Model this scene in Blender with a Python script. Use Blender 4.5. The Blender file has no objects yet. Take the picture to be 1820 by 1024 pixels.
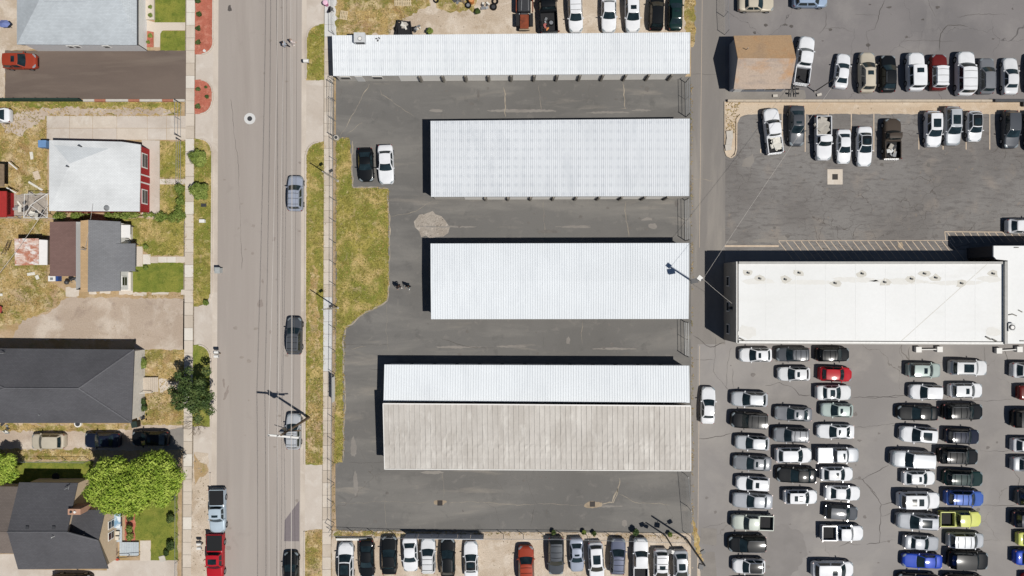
import bpy, math, random
import numpy as np
from mathutils import Vector, Matrix

R = random.Random(11)
NR = np.random.default_rng(11)
SC = bpy.context.scene
COL = SC.collection

# ------------------------------------------------------------------ camera, sky, sun, exposure
ALT = 88.0            # flying height in metres
GSD = 0.068           # metres on the ground per survey unit
cam = bpy.data.cameras.new("aerial_camera")
cam.sensor_width = 36.0
cam.lens = 18.0 * ALT / (910 * GSD)
cam.clip_start = 1.0
cam.clip_end = 3000.0
camo = bpy.data.objects.new("aerial_camera", cam)
COL.objects.link(camo)
camo.location = (0, 0, ALT)
SC.camera = camo

SUN_DIR = Vector((0.465, -0.305, 1.0)).normalized()
elev = math.asin(SUN_DIR.z)
azim = math.atan2(SUN_DIR.x, SUN_DIR.y)
world = bpy.data.worlds.new("World")
SC.world = world
world.use_nodes = True
wn = world.node_tree.nodes
wl = world.node_tree.links
sky = wn.new("ShaderNodeTexSky")
sky.sky_type = 'NISHITA'
sky.sun_disc = False
sky.sun_elevation = elev
sky.sun_rotation = azim
sky.altitude = 1300.0
sky.dust_density = 0.3
bg = wn["Background"]
bg.inputs[1].default_value = 0.05
wl.new(sky.outputs[0], bg.inputs[0])

sl = bpy.data.lights.new("sun", 'SUN')
sl.energy = 5.0
sl.angle = math.radians(0.5)
sl.color = (1.0, 0.96, 0.90)
so = bpy.data.objects.new("sun", sl)
COL.objects.link(so)
so.location = (40, -30, 90)
so.rotation_euler = SUN_DIR.to_track_quat('Z', 'Y').to_euler()

SC.view_settings.view_transform = 'Standard'
SC.view_settings.look = 'None'
SC.view_settings.exposure = -0.14
SC.view_settings.gamma = 1.0
SC.view_settings.use_curve_mapping = False
SC.render.engine = 'CYCLES'
SC.cycles.max_bounces = 6

# ------------------------------------------------------------------ helpers
def P(px, py, h=0.0):
    """survey grid reference (seen at height h) -> metres"""
    k = GSD * (ALT - h) / ALT
    return ((px - 910) * k, (512 - py) * k)

def lin(c):
    c = c / 255.0
    return c / 12.92 if c <= 0.04045 else ((c + 0.055) / 1.055) ** 2.4

ALB = 0.80
def rgb(r, g, b, k=None):
    k = ALB if k is None else k
    return (min(lin(r) * k, .86), min(lin(g) * k, .86), min(lin(b) * k, .86), 1.0)

class NT:
    def __init__(self, name):
        m = bpy.data.materials.new(name)
        m.use_nodes = True
        self.m = m
        self.t = m.node_tree
        self.bsdf = self.t.nodes["Principled BSDF"]
        self._pos = None
    def n(self, typ, **kw):
        nd = self.t.nodes.new(typ)
        for k, v in kw.items():
            setattr(nd, k, v)
        return nd
    def link(self, a, b):
        self.t.links.new(a, b)
    def pos(self, obj=False):
        if self._pos is None:
            if obj:
                self._pos = self.n("ShaderNodeTexCoord").outputs["Object"]
            else:
                self._pos = self.n("ShaderNodeNewGeometry").outputs["Position"]
        return self._pos
    def noise(self, scale, detail=4.0, rough=0.55, stretch=None, dist=0.0, offs=0.0):
        nz = self.n("ShaderNodeTexNoise")
        nz.inputs["Scale"].default_value = scale
        nz.inputs["Detail"].default_value = detail
        nz.inputs["Roughness"].default_value = rough
        nz.inputs["Distortion"].default_value = dist
        src = self.pos()
        if stretch or offs:
            mp = self.n("ShaderNodeMapping")
            mp.inputs["Scale"].default_value = stretch or (1, 1, 1)
            mp.inputs["Location"].default_value = (offs, offs * .7, 0)
            self.link(src, mp.inputs[0])
            src = mp.outputs[0]
        self.link(src, nz.inputs["Vector"])
        return nz.outputs["Fac"]
    def ramp(self, fac, lo, hi, a=0.0, b=1.0):
        r = self.n("ShaderNodeMapRange")
        r.inputs[1].default_value = lo
        r.inputs[2].default_value = hi
        r.inputs[3].default_value = a
        r.inputs[4].default_value = b
        self.link(fac, r.inputs[0])
        return r.outputs[0]
    def mix(self, fac, a, b, mode='MIX'):
        x = self.n("ShaderNodeMix", data_type='RGBA', blend_type=mode)
        if isinstance(fac, (int, float)):
            x.inputs[0].default_value = fac
        else:
            self.link(fac, x.inputs[0])
        for s, v in ((6, a), (7, b)):
            if isinstance(v, tuple):
                x.inputs[s].default_value = v
            else:
                self.link(v, x.inputs[s])
        return x.outputs[2]
    def math(self, op, a, b=None, c=None):
        x = self.n("ShaderNodeMath", operation=op)
        for i, v in enumerate((a, b, c)):
            if v is None:
                continue
            if isinstance(v, (int, float)):
                x.inputs[i].default_value = v
            else:
                self.link(v, x.inputs[i])
        return x.outputs[0]
    def bump(self, fac, strength=0.3, dist=0.02):
        b = self.n("ShaderNodeBump")
        b.inputs["Strength"].default_value = strength
        b.inputs["Distance"].default_value = dist
        self.link(fac, b.inputs["Height"])
        self.link(b.outputs[0], self.bsdf.inputs["Normal"])
    def done(self, col, rough=0.8, spec=0.3, metal=0.0):
        if isinstance(col, tuple):
            self.bsdf.inputs["Base Color"].default_value = col
        else:
            self.link(col, self.bsdf.inputs["Base Color"])
        self.bsdf.inputs["Roughness"].default_value = rough
        self.bsdf.inputs["Specular IOR Level"].default_value = spec
        self.bsdf.inputs["Metallic"].default_value = metal
        return self.m

MATS = {}
def layered(name, base, layers, fine=0.14, fine_scale=9.0, bump=0.25, rough=0.9, spec=0.2, cracks=None, island=0.0, bump_dist=0.03):
    """base colour plus (colour, noise scale, lo, hi, strength[, stretch]) layers"""
    t = NT(name)
    c = base
    for i, L in enumerate(layers):
        col, sc, lo, hi, st = L[:5]
        stretch = L[5] if len(L) > 5 else None
        f = t.ramp(t.noise(sc, 5.0, 0.6, stretch, 0.4, offs=13.7 * (i + 1)), lo, hi, 0.0, st)
        c = t.mix(f, c, col)
    if cracks:
        col, sc, wid, lo, hi = cracks
        nz = t.n("ShaderNodeTexNoise")
        nz.inputs["Scale"].default_value = 0.5
        nz.inputs["Detail"].default_value = 5.0
        t.link(t.pos(), nz.inputs["Vector"])
        sub = t.n("ShaderNodeVectorMath", operation='MULTIPLY_ADD')
        sub.inputs[1].default_value = (2.6, 2.6, 0)
        t.link(nz.outputs["Color"], sub.inputs[0])
        t.link(t.pos(), sub.inputs[2])
        v = t.n("ShaderNodeTexVoronoi", feature='DISTANCE_TO_EDGE')
        v.inputs["Scale"].default_value = sc
        t.link(sub.outputs[0], v.inputs["Vector"])
        line = t.ramp(v.outputs["Distance"], wid * .4, wid, 1.0, 0.0)
        mask = t.ramp(t.noise(0.12, 3.0, offs=31.0), lo, hi)
        c = t.mix(t.math('MULTIPLY', line, mask), c, col)
    fz = t.noise(fine_scale, 3.0, 0.7, offs=5.0)
    k = t.ramp(fz, 0.25, 0.75, 1.0 - fine, 1.0 + fine)
    cc = t.n("ShaderNodeCombineColor")
    for i in range(3):
        t.link(k, cc.inputs[i])
    c = t.mix(1.0, c, cc.outputs[0], 'MULTIPLY')
    if island:
        g = t.n("ShaderNodeNewGeometry")
        k2 = t.ramp(g.outputs["Random Per Island"], 0, 1, 1 - island, 1 + island)
        cc = t.n("ShaderNodeCombineColor")
        for i in range(3):
            t.link(k2, cc.inputs[i])
        c = t.mix(1.0, c, cc.outputs[0], 'MULTIPLY')
    if bump:
        t.bump(fz, bump, bump_dist)
    return t.done(c, rough, spec)

def plain(name, col, rough=0.6, spec=0.4, metal=0.0, var=0.10, scale=3.0, dirt=None, bump=0.0):
    t = NT(name)
    f = t.noise(scale, 4.0, 0.6)
    dark = tuple(x * (1 - var) for x in col[:3]) + (1,)
    lite = tuple(min(x * (1 + var), .9) for x in col[:3]) + (1,)
    c = t.mix(t.ramp(f, .3, .7), dark, lite)
    if dirt:
        c = t.mix(t.ramp(t.noise(dirt[1], 5.0, .65, offs=3.0), dirt[2], dirt[3], 0, dirt[4]), c, dirt[0])
    if bump:
        t.bump(t.noise(scale * 8, 3), bump, .01)
    return t.done(c, rough, spec, metal)

def paint(name, col, metal=0.0, rough=0.42):
    t = NT(name)
    t._pos = None
    f = t.noise(0.9, 3.0, .6)
    c = t.mix(t.ramp(f, .35, .7), tuple(x * .93 for x in col[:3]) + (1,), tuple(min(x * 1.04, .9) for x in col[:3]) + (1,))
    m = t.done(c, rough, 0.12, metal * .5)
    t.bsdf.inputs["Coat Weight"].default_value = 0.35
    t.bsdf.inputs["Coat Roughness"].default_value = 0.10
    return m

ORG = {}
def tag(o, label=None, cat=None, group=None, kind=None):
    if label: o["label"] = label
    if cat: o["category"] = cat
    if group: o["group"] = group
    if kind: o["kind"] = kind
    return o

def empty(name, loc, label=None, cat=None, group=None, kind=None, rz=0.0, parent=None):
    o = bpy.data.objects.new(name, None)
    o.empty_display_size = 0.3
    COL.objects.link(o)
    o.location = loc
    o.rotation_euler[2] = rz
    ORG[o.name] = Vector(loc)
    if parent:
        o.parent = parent
    return tag(o, label, cat, group, kind)

def ob(name, mesh, parent=None, mat=None, loc=(0, 0, 0), rz=0.0):
    o = bpy.data.objects.new(name, mesh)
    COL.objects.link(o)
    o.location = loc
    if rz:
        o.rotation_euler[2] = rz
    if parent:
        o.parent = parent
        ORG[o.name] = ORG.get(parent.name, Vector((0, 0, 0))) + Vector(loc)
    else:
        ORG[o.name] = Vector(loc)
    if mat is not None:
        if not mesh.materials:
            mesh.materials.append(None)
        o.material_slots[0].link = 'OBJECT'
        o.material_slots[0].material = mat
    return o

class MB:
    """collects shapes for ONE mesh"""
    def __init__(self):
        self.v = []
        self.f = []
    def add(self, vs, fs):
        b = len(self.v)
        self.v += [tuple(x) for x in vs]
        self.f += [tuple(i + b for i in f) for f in fs]
        return self
    def box(self, x0, x1, y0, y1, z0, z1):
        return self.add([(x0, y0, z0), (x1, y0, z0), (x1, y1, z0), (x0, y1, z0), (x0, y0, z1), (x1, y0, z1), (x1, y1, z1), (x0, y1, z1)],
                        [(0, 3, 2, 1), (4, 5, 6, 7), (0, 1, 5, 4), (1, 2, 6, 5), (2, 3, 7, 6), (3, 0, 4, 7)])
    def obox(self, c, dx, dy, dz, rz=0.0, rx=0.0, ry=0.0):
        m = Matrix.Rotation(rz, 3, 'Z') @ Matrix.Rotation(ry, 3, 'Y') @ Matrix.Rotation(rx, 3, 'X')
        vs = []
        for z in (-1, 1):
            for x, y in ((-1, -1), (1, -1), (1, 1), (-1, 1)):
                vs.append(Vector(c) + m @ Vector((x * dx / 2, y * dy / 2, z * dz / 2)))
        return self.add(vs, [(0, 3, 2, 1), (4, 5, 6, 7), (0, 1, 5, 4), (1, 2, 6, 5), (2, 3, 7, 6), (3, 0, 4, 7)])
    def prism(self, poly, z0, z1):
        n = len(poly)
        z0 = z0 if isinstance(z0, (list, tuple)) else [z0] * n
        z1 = z1 if isinstance(z1, (list, tuple)) else [z1] * n
        a = sum(poly[i][0] * poly[(i + 1) % n][1] - poly[(i + 1) % n][0] * poly[i][1] for i in range(n))
        idx = list(range(n)) if a > 0 else list(range(n))[::-1]
        poly = [poly[i] for i in idx]; z0 = [z0[i] for i in idx]; z1 = [z1[i] for i in idx]
        vs = [(x, y, z) for (x, y), z in zip(poly, z0)] + [(x, y, z) for (x, y), z in zip(poly, z1)]
        fs = [tuple(range(n))[::-1], tuple(range(n, 2 * n))] + [(i, (i + 1) % n, (i + 1) % n + n, i + n) for i in range(n)]
        return self.add(vs, fs)
    def quad(self, a, b, c, d):
        return self.add([a, b, c, d], [(0, 1, 2, 3)])
    def tube(self, p0, p1, r0, r1=None, n=6, caps=True):
        r1 = r0 if r1 is None else r1
        p0 = Vector(p0); p1 = Vector(p1)
        d = (p1 - p0)
        if d.length < 1e-6:
            return self
        q = d.to_track_quat('Z', 'Y')
        vs = []
        for p, r in ((p0, r0), (p1, r1)):
            for i in range(n):
                a = 2 * math.pi * i / n
                vs.append(p + q @ Vector((r * math.cos(a), r * math.sin(a), 0)))
        fs = [(i, (i + 1) % n, (i + 1) % n + n, i + n) for i in range(n)]
        if caps:
            fs += [tuple(range(n))[::-1], tuple(range(n, 2 * n))]
        return self.add(vs, fs)
    def path(self, pts, r, n=5):
        for a, b in zip(pts, pts[1:]):
            self.tube(a, b, r, r, n)
        return self
    def disc(self, c, r, n=16, z=None):
        return self.add([(c[0] + r * math.cos(2 * math.pi * i / n), c[1] + r * math.sin(2 * math.pi * i / n), c[2]) for i in range(n)], [tuple(range(n))])
    def ball(self, c, r, nu=8, nv=5, sz=1.0):
        vs = [(c[0], c[1], c[2] + r * sz)]
        for j in range(1, nv):
            ph = math.pi * j / nv
            for i in range(nu):
                a = 2 * math.pi * i / nu
                vs.append((c[0] + r * math.sin(ph) * math.cos(a), c[1] + r * math.sin(ph) * math.sin(a), c[2] + r * sz * math.cos(ph)))
        vs.append((c[0], c[1], c[2] - r * sz))
        fs = [(0, 1 + i, 1 + (i + 1) % nu) for i in range(nu)]
        for j in range(nv - 2):
            for i in range(nu):
                a = 1 + j * nu + i; b = 1 + j * nu + (i + 1) % nu
                fs.append((a, a + nu, b + nu, b))
        last = len(vs) - 1
        fs += [(last, last - nu + (i + 1) % nu, last - nu + i) for i in range(nu)]
        return self.add(vs, fs)
    def mesh(self, name, smooth=False, off=None):
        me = bpy.data.meshes.new(name)
        vs = self.v if off is None else [(x - off[0], y - off[1], z - off[2]) for x, y, z in self.v]
        me.from_pydata(vs, [], self.f)
        me.update()
        if smooth:
            me.polygons.foreach_set("use_smooth", [True] * len(me.polygons))
            me.set_sharp_from_angle(angle=math.radians(38))
        return me
    def build(self, name, mat, parent=None, smooth=False, **tg):
        off = ORG[parent.name] if parent else None
        me = self.mesh(name, smooth, off)
        if mat is not None:
            me.materials.append(mat)
        o = ob(name, me, parent)
        if tg:
            tag(o, **tg)
        return o

def inside(poly, x, y):
    r = np.zeros(len(x), bool)
    n = len(poly)
    for i in range(n):
        x0, y0 = poly[i]; x1, y1 = poly[(i + 1) % n]
        if y0 == y1:
            continue
        c = ((y0 > y) != (y1 > y)) & (x < (x1 - x0) * (y - y0) / (y1 - y0) + x0)
        r ^= c
    return r

def dense(poly, step, amp):
    """resample a metre polygon with a slightly uneven edge"""
    out = []
    n = len(poly)
    for i in range(n):
        a = Vector(poly[i]); b = Vector(poly[(i + 1) % n])
        m = max(1, int((b - a).length / step))
        nrm = Vector((-(b - a).y, (b - a).x)).normalized() if (b - a).length > 1e-6 else Vector((0, 0))
        for j in range(m):
            p = a.lerp(b, j / m) + nrm * R.uniform(-amp, amp)
            out.append((p.x, p.y))
    return out

SHEET_N = [0]
def sheet(name, polypx, mat, level, rough=0.0, step=0.35, parent=None, kind='structure', **tg):
    poly = [P(*p) for p in polypx]
    if rough:
        poly = dense(poly, step, rough)
    b = MB()
    SHEET_N[0] += 1
    zz = level * 0.005 + (SHEET_N[0] % 12) * 0.0004
    b.add([(x, y, zz) for x, y in poly], [tuple(range(len(poly)))])
    o = b.build(name, mat, parent)
    if sum(poly[i][0] * poly[(i + 1) % len(poly)][1] - poly[(i + 1) % len(poly)][0] * poly[i][1] for i in range(len(poly))) < 0:
        o.data.flip_normals()
    if kind:
        o["kind"] = kind
    tag(o, **tg)
    return o

def arc(cx, cy, r, a0, a1, n=6):
    return [(cx + r * math.cos(math.radians(a0 + (a1 - a0) * i / n)), cy + r * math.sin(math.radians(a0 + (a1 - a0) * i / n))) for i in range(n + 1)]
# ------------------------------------------------------------------ materials of the place
def c(h):
    return rgb(int(h[0:2], 16), int(h[2:4], 16), int(h[4:6], 16))
m_dirt = layered("dry_dirt", c("b9a184"), [(c("a58a5c"), .35, .42, .62, .8), (c("8f8848"), .5, .55, .7, .6), (c("d2c0a6"), .25, .55, .72, .7)], fine=.2, fine_scale=6)
m_dry = layered("dry_grass", c("b39a66"), [(c("b39c80"), .3, .5, .62, .8), (c("827d3c"), .38, .46, .58, .9), (c("cdb88f"), .8, .5, .62, .85), (c("98794f"), .55, .54, .66, .7), (c("6b7234"), 1.5, .58, .68, .75), (c("d6c6a4"), 2.4, .6, .7, .6)], fine=.4, fine_scale=6, bump=.8, bump_dist=.1)
m_green = layered("green_lawn", c("7d8539"), [(c("958f4a"), .4, .44, .62, .85), (c("5d6c2e"), .9, .5, .64, .8), (c("aba063"), 1.6, .58, .7, .7)], fine=.34, fine_scale=6, bump=.7, bump_dist=.08)
m_olive = layered("patchy_lawn", c("a2964f"), [(c("7a7f36"), .28, .42, .56, .9), (c("c4ab74"), .36, .49, .62, .9), (c("7b7437"), 1.3, .48, .64, .8), (c("5f6a2c"), 2.2, .58, .68, .7), (c("cbb98a"), 1.8, .58, .7, .7), (c("b59f7c"), .7, .6, .7, .7)], fine=.4, fine_scale=6, bump=.8, bump_dist=.1)
m_lush = layered("watered_lawn", c("788035"), [(c("8b8b3e"), .45, .44, .62, .85), (c("5b6b28"), 1.1, .5, .66, .75), (c("97924e"), 2.2, .6, .7, .5)], fine=.26, fine_scale=7, bump=.6, bump_dist=.06)
m_blades = layered("grass_blades", c("988f48"), [(c("b8a262"), .28, .47, .62, .85), (c("6b7a33"), .4, .5, .65, .7)], fine=.25, fine_scale=3, bump=0, island=.5)
m_dryblades = layered("straw_blades", c("b79d66"), [(c("8c8643"), .3, .48, .62, .85), (c("cdb98c"), .6, .5, .7, .6)], fine=.25, fine_scale=3, bump=0, island=.5)
m_road = layered("street_asphalt", c("aaa29b"), [(c("9b928b"), .05, .4, .65, .7, (3, .25, 1)), (c("b6ada5"), .12, .5, .7, .6, (2.5, .2, 1)), (c("8c837d"), .35, .62, .75, .35)], fine=.07, fine_scale=14, bump=.12)
m_gutter = layered("kerb_concrete", c("cfc4b7"), [(c("b4a79a"), .4, .45, .7, .7, (1, .4, 1)), (c("ddd4c9"), .8, .55, .7, .5)], fine=.08, fine_scale=10, bump=.1)
m_yard = layered("yard_asphalt", c("74726f"), [(c("6c6a67"), .07, .42, .6, .85), (c("85827d"), .16, .5, .66, .8, (.35, 1.6, 1)), (c("9f978c"), .24, .6, .72, .55, (.3, 1.8, 1)), (c("5e5d5b"), .5, .58, .72, .55), (c("8d8882"), .9, .58, .72, .4)], fine=.09, fine_scale=10, bump=.12, cracks=(c("69645f"), .075, .0016, .55, .6))
m_alley = layered("alley_asphalt", c("8d8883"), [(c("7d7975"), .05, .42, .62, .7, (2.2, .3, 1)), (c("9d978f"), .2, .55, .7, .6, (2.0, .25, 1)), (c("b0a594"), .5, .66, .76, .5)], fine=.07, fine_scale=12, bump=.12)
m_lotn = layered("upper_lot_asphalt", c("858180"), [(c("767373"), .07, .42, .62, .8), (c("94908d"), .2, .52, .7, .6), (c("6c6866"), .9, .66, .76, .5)], fine=.08, fine_scale=12, bump=.12, cracks=(c("5f5c5b"), .12, .0028, .4, .55))
m_lotm = layered("cracked_lot_asphalt", c("85827f"), [(c("74706d"), .09, .42, .6, .8), (c("948b82"), .3, .55, .7, .6), (c("686462"), 1.4, .5, .66, .7, (.45, 1.8, 1)), (c("a08c76"), 1.6, .64, .74, .5), (c("5c5653"), 3.5, .6, .7, .6, (.5, 1.5, 1))], fine=.16, fine_scale=9, bump=.2, cracks=(c("58524e"), .55, .011, .46, .6))
m_lots = layered("lower_lot_asphalt", c("979390"), [(c("878380"), .06, .42, .62, .7), (c("a6a19b"), .16, .52, .7, .6), (c("7f7a76"), .5, .66, .78, .4)], fine=.06, fine_scale=12, bump=.1, cracks=(c("77726d"), .1, .0022, .48, .6))
m_drive = layered("brown_driveway", c("75685f"), [(c("675b54"), .12, .42, .62, .8, (.4, 1.6, 1)), (c("83776c"), .25, .52, .7, .6, (.3, 1.8, 1))], fine=.08, fine_scale=10, bump=.15)
m_walk = layered("sidewalk_concrete", c("d3c8ba"), [(c("c1b5a6"), .3, .45, .65, .7), (c("ddd6cc"), .8, .55, .7, .6)], fine=.07, fine_scale=8, bump=.1)
m_walk2 = layered("new_sidewalk_concrete", c("d6d6d4"), [(c("c8c8c6"), .5, .45, .7, .6)], fine=.04, fine_scale=8, bump=.08)
m_conc = layered("driveway_concrete", c("cdc3b8"), [(c("bdb1a4"), .2, .42, .62, .8), (c("d9d2c8"), .6, .52, .7, .6), (c("a3978a"), 1.3, .66, .78, .4)], fine=.07, fine_scale=9, bump=.1)
m_joint = plain("joint_filler", c("8d8274"), .95, .1, var=.3, scale=4)
m_mulch = layered("red_bark_mulch", c("b96e5b"), [(c("a25c4a"), .8, .45, .65, .7), (c("ca8a76"), 1.5, .5, .66, .8), (c("8f5444"), 3.0, .58, .7, .6)], fine=.25, fine_scale=10, bump=.8, bump_dist=.06)
m_gravel = layered("tan_gravel", c("c8b9a7"), [(c("b4a28c"), .2, .42, .62, .8), (c("d8ccbd"), .5, .5, .66, .8), (c("a08c74"), .7, .6, .72, .6)], fine=.24, fine_scale=8, bump=.6, bump_dist=.05)
m_dirtlot = layered("packed_dirt_lot", c("c0b0a0"), [(c("ae9d8c"), .14, .42, .6, .8, (.5, 1.4, 1)), (c("d0c4b6"), .3, .5, .66, .8), (c("98877a"), .5, .58, .7, .6), (c("a8967f"), 1.6, .6, .72, .5)], fine=.16, fine_scale=7, bump=.35)
m_pale = layered("pale_gravel_bank", c("cfbfaa"), [(c("c0ab92"), .3, .42, .62, .8, (.2, 1.5, 1)), (c("dccfbe"), .7, .52, .7, .6)], fine=.18, fine_scale=9, bump=.4)
m_rubble = layered("rubble_patch", c("a39b91"), [(c("978e83"), .9, .45, .62, .7), (c("bfb6ab"), 1.6, .5, .68, .7)], fine=.25, fine_scale=6, bump=.7, bump_dist=.06, island=.18)
m_stone = layered("loose_stones", c("b5a691"), [], fine=.2, fine_scale=5, bump=0, island=.35)
m_crackfill = plain("weedy_crack", c("a3998a"), .95, .1, var=.3, scale=1.2)
m_crackdark = plain("open_crack", c("5c5855"), .95, .1, var=.25, scale=2)
m_patch = plain("asphalt_patch", c("6d6966"), .9, .2, var=.1, scale=1.2)
m_lightpatch = layered("worn_patch", c("8f8a84"), [(c("837e79"), .6, .45, .65, .7)], fine=.08, bump=.1)
m_line = plain("worn_white_paint", c("cbb9a4"), .8, .2, var=.12, scale=2.5)

m_wroof = None
def white_roof(name, base, dark, weave):
    t = NT(name)
    f = t.noise(.12, 4, .6)
    cc_ = t.mix(t.ramp(f, .4, .65), base, tuple(x * .94 for x in base[:3]) + (1,))
    f2 = t.noise(.8, 5, .6, (1, .25, 1))
    cc_ = t.mix(t.ramp(f2, .5, .75, 0, .35), cc_, dark)
    if weave:
        w = t.n("ShaderNodeTexWave", wave_type='BANDS', bands_direction='Y')
        w.inputs["Scale"].default_value = .30
        w.inputs["Distortion"].default_value = .5
        w.inputs["Detail"].default_value = 2
        t.link(t.pos(), w.inputs["Vector"])
        w2 = t.n("ShaderNodeTexWave", wave_type='BANDS', bands_direction='X')
        w2.inputs["Scale"].default_value = .34
        w2.inputs["Distortion"].default_value = .3
        t.link(t.pos(), w2.inputs["Vector"])
        k = t.math('MULTIPLY', t.ramp(w.outputs["Fac"], .5, 1, .15, 1), t.ramp(w2.outputs["Fac"], .3, 1, .25, 1))
        k = t.math('MULTIPLY', k, t.ramp(t.noise(.18, 3, offs=9), .3, .6, .45, 1))
        cc_ = t.mix(t.math('MULTIPLY', k, weave), cc_, dark)
    return t.done(cc_, .55, .3)
m_roofA = white_roof("white_metal_roofing", c("ecf0f3"), c("c8ced4"), .4)
m_roofB = white_roof("weathered_white_roofing", c("e1e5e9"), c("b9bfc6"), .5)
m_roofC = white_roof("clean_white_roofing", c("e6ebef"), c("ccd2d8"), 0)
m_tpo = layered("white_roof_membrane", c("eeefee"), [(c("e6e7e5"), .07, .4, .62, .9), (c("dcdbd6"), .3, .58, .76, .4, (.3, 1.3, 1))], fine=.025, fine_scale=3, bump=0, rough=.6)
m_tanroof = layered("grey_tan_roof_panel", c("c5c0b9"), [(c("b3ada5"), .3, .42, .6, .65, (1.5, .6, 1)), (c("d8d4cd"), .55, .53, .68, .7, (2.0, .6, 1)), (c("a19a92"), .8, .61, .73, .5, (2.0, .55, 1))], fine=.05, fine_scale=4, bump=.15, rough=.55, spec=.35, island=.03)
m_trim = plain("white_trim", c("eceae6"), .5, .4, var=.04)
m_wallw = plain("storage_wall_paint", c("cfcac1"), .8, .3, var=.06, scale=.8, dirt=(c("9a9186"), .6, .55, .75, .5))
m_door = plain("roll_up_door", c("dedbd5"), .5, .4, var=.04)
m_pil = plain("grey_pilaster", c("8e887f"), .8, .2, var=.1)
m_darkwin = plain("dark_window_glass", (0.012, 0.016, 0.02, 1), .08, .6, var=.1)
m_bwall = plain("grey_block_wall", c("9a958e"), .85, .2, var=.08, scale=.6)
m_steel = plain("galvanised_steel", c("a3a5a6"), .45, .5, metal=.4, var=.12)
m_dkmetal = plain("dark_metal", c("3c3d40"), .5, .5, var=.15)
m_black = plain("black_plastic", c("1d1d1f"), .6, .4, var=.15)
m_wood = plain("weathered_wood", c("83715d"), .85, .2, var=.2, scale=4)
m_pole = plain("utility_pole_wood", c("7d6c5b"), .9, .2, var=.25, scale=5)
m_whitepvc = plain("white_painted_wood", c("e9e8e4"), .6, .3, var=.04)
m_concw = plain("precast_concrete", c("c8c2b8"), .85, .2, var=.08)
def shingle(name, base, var=.12):
    t = NT(name)
    b = t.n("ShaderNodeTexBrick")
    b.inputs["Scale"].default_value = 1.0
    b.inputs["Brick Width"].default_value = .33
    b.inputs["Row Height"].default_value = .15
    b.inputs["Mortar Size"].default_value = .012
    b.inputs["Color1"].default_value = tuple(x * (1 + var) for x in base[:3]) + (1,)
    b.inputs["Color2"].default_value = tuple(x * (1 - var) for x in base[:3]) + (1,)
    b.inputs["Mortar"].default_value = tuple(x * .72 for x in base[:3]) + (1,)
    t.link(t.pos(), b.inputs["Vector"])
    f = t.noise(.25, 5, .6, offs=4)
    k = t.ramp(f, .3, .7, .88, 1.12)
    cc_ = t.n("ShaderNodeCombineColor")
    for i in range(3):
        t.link(k, cc_.inputs[i])
    col = t.mix(1.0, b.outputs["Color"], cc_.outputs[0], 'MULTIPLY')
    t.bump(b.outputs["Fac"], .25, .01)
    return t.done(col, .9, .2)
m_sh_lt = shingle("pale_grey_shingle", c("bcc3c8"), .06)
m_sh_white = shingle("white_shingle", c("dfe2e3"), .03)
m_sh_brown = shingle("brown_shingle", c("7d645e"), .06)
m_sh_tan = shingle("tan_shingle", c("c9aa82"), .08)
m_sh_grey = shingle("grey_shingle", c("7e7f82"), .06)
m_sh_dark = shingle("charcoal_shingle", c("5b5b5f"), .07)
m_sh_orange = layered("sun_bleached_tan_shingle", c("bb9c7a"), [(c("be8f62"), .5, .5, .68, .6), (c("a58f79"), .3, .48, .64, .6)], fine=.16, fine_scale=6, bump=.3)
m_sh_orange2 = layered("faded_tan_shingle", c("b9a797"), [(c("b98f66"), .25, .47, .6, .8), (c("9d9189"), .7, .5, .66, .6, (.5, 1.8, 1))], fine=.16, fine_scale=6, bump=.3)
m_sh_taupe = shingle("taupe_shingle", c("7d736d"), .06)

# ------------------------------------------------------------------ ground, street, walks, lots
b = MB()
b.add([(-500, -500, 0), (500, -500, 0), (500, 500, 0), (-500, 500, 0)], [(0, 1, 2, 3)])
b.build("ground", m_dirt, kind='structure')

sheet("street", [(389, -40), (537, -40), (537, 0), (533, 1024), (533, 1070), (383, 1070), (384, 1024), (388, 0)], m_road, 1)
sheet("gutter", [(379, -40), (390, -40), (388.5, 0), (384.5, 1024), (384, 1070), (375, 1070), (375.5, 1024), (379.5, 0)], m_gutter, 2)
sheet("gutter", [(536.5, -40), (545, -40), (545, 0), (541.5, 1024), (541, 1070), (532.5, 1070), (533, 1024), (536.5, 0)], m_gutter, 2)
# park strips between walk and kerb, street west side
def wx(y):   # west walk drifts slightly
    return -y * 0.0065
def strip(name, y0, y1, mat, lv=3, top=True, bot=True, rough=.06):
    xr0, xl0 = 378 + wx(y0), 347 + wx(y0)
    xr1, xl1 = 378 + wx(y1), 347 + wx(y1)
    pts = [(xl0, y0)]
    pts += arc(xr0 - 22, y0 + 22, 22, -90, 0) if top else [(xr0, y0)]
    pts += arc(xr1 - 22, y1 - 22, 22, 0, 90) if bot else [(xr1, y1)]
    pts += [(xl1, y1)]
    return sheet(name, pts, mat, lv, rough)
sheet("driveway_apron", [(345, -40), (381, -40), (380, 0), (376, 1024), (376, 1070), (338, 1070), (340, 1024), (345, 0)], m_conc, 1.5)
strip("mulch_bed", -40, 97, m_mulch, top=False)
strip("mulch_bed", 142, 203, m_mulch)
strip("park_strip", 247, 545, m_olive)
strip("park_strip", 613, 758, m_green, bot=False)
sheet("pebble_bed", [(345, 803), (370, 806), (372, 860), (368, 1024), (368, 1070), (339, 1070), (340, 1000), (342, 860)], m_gravel, 3, .08)
sheet("dirt_patch", [(345, 806)] + arc(358, 835, 13, -100, 100, 8) + [(346, 864)], m_dirt, 4, .1)
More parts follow.
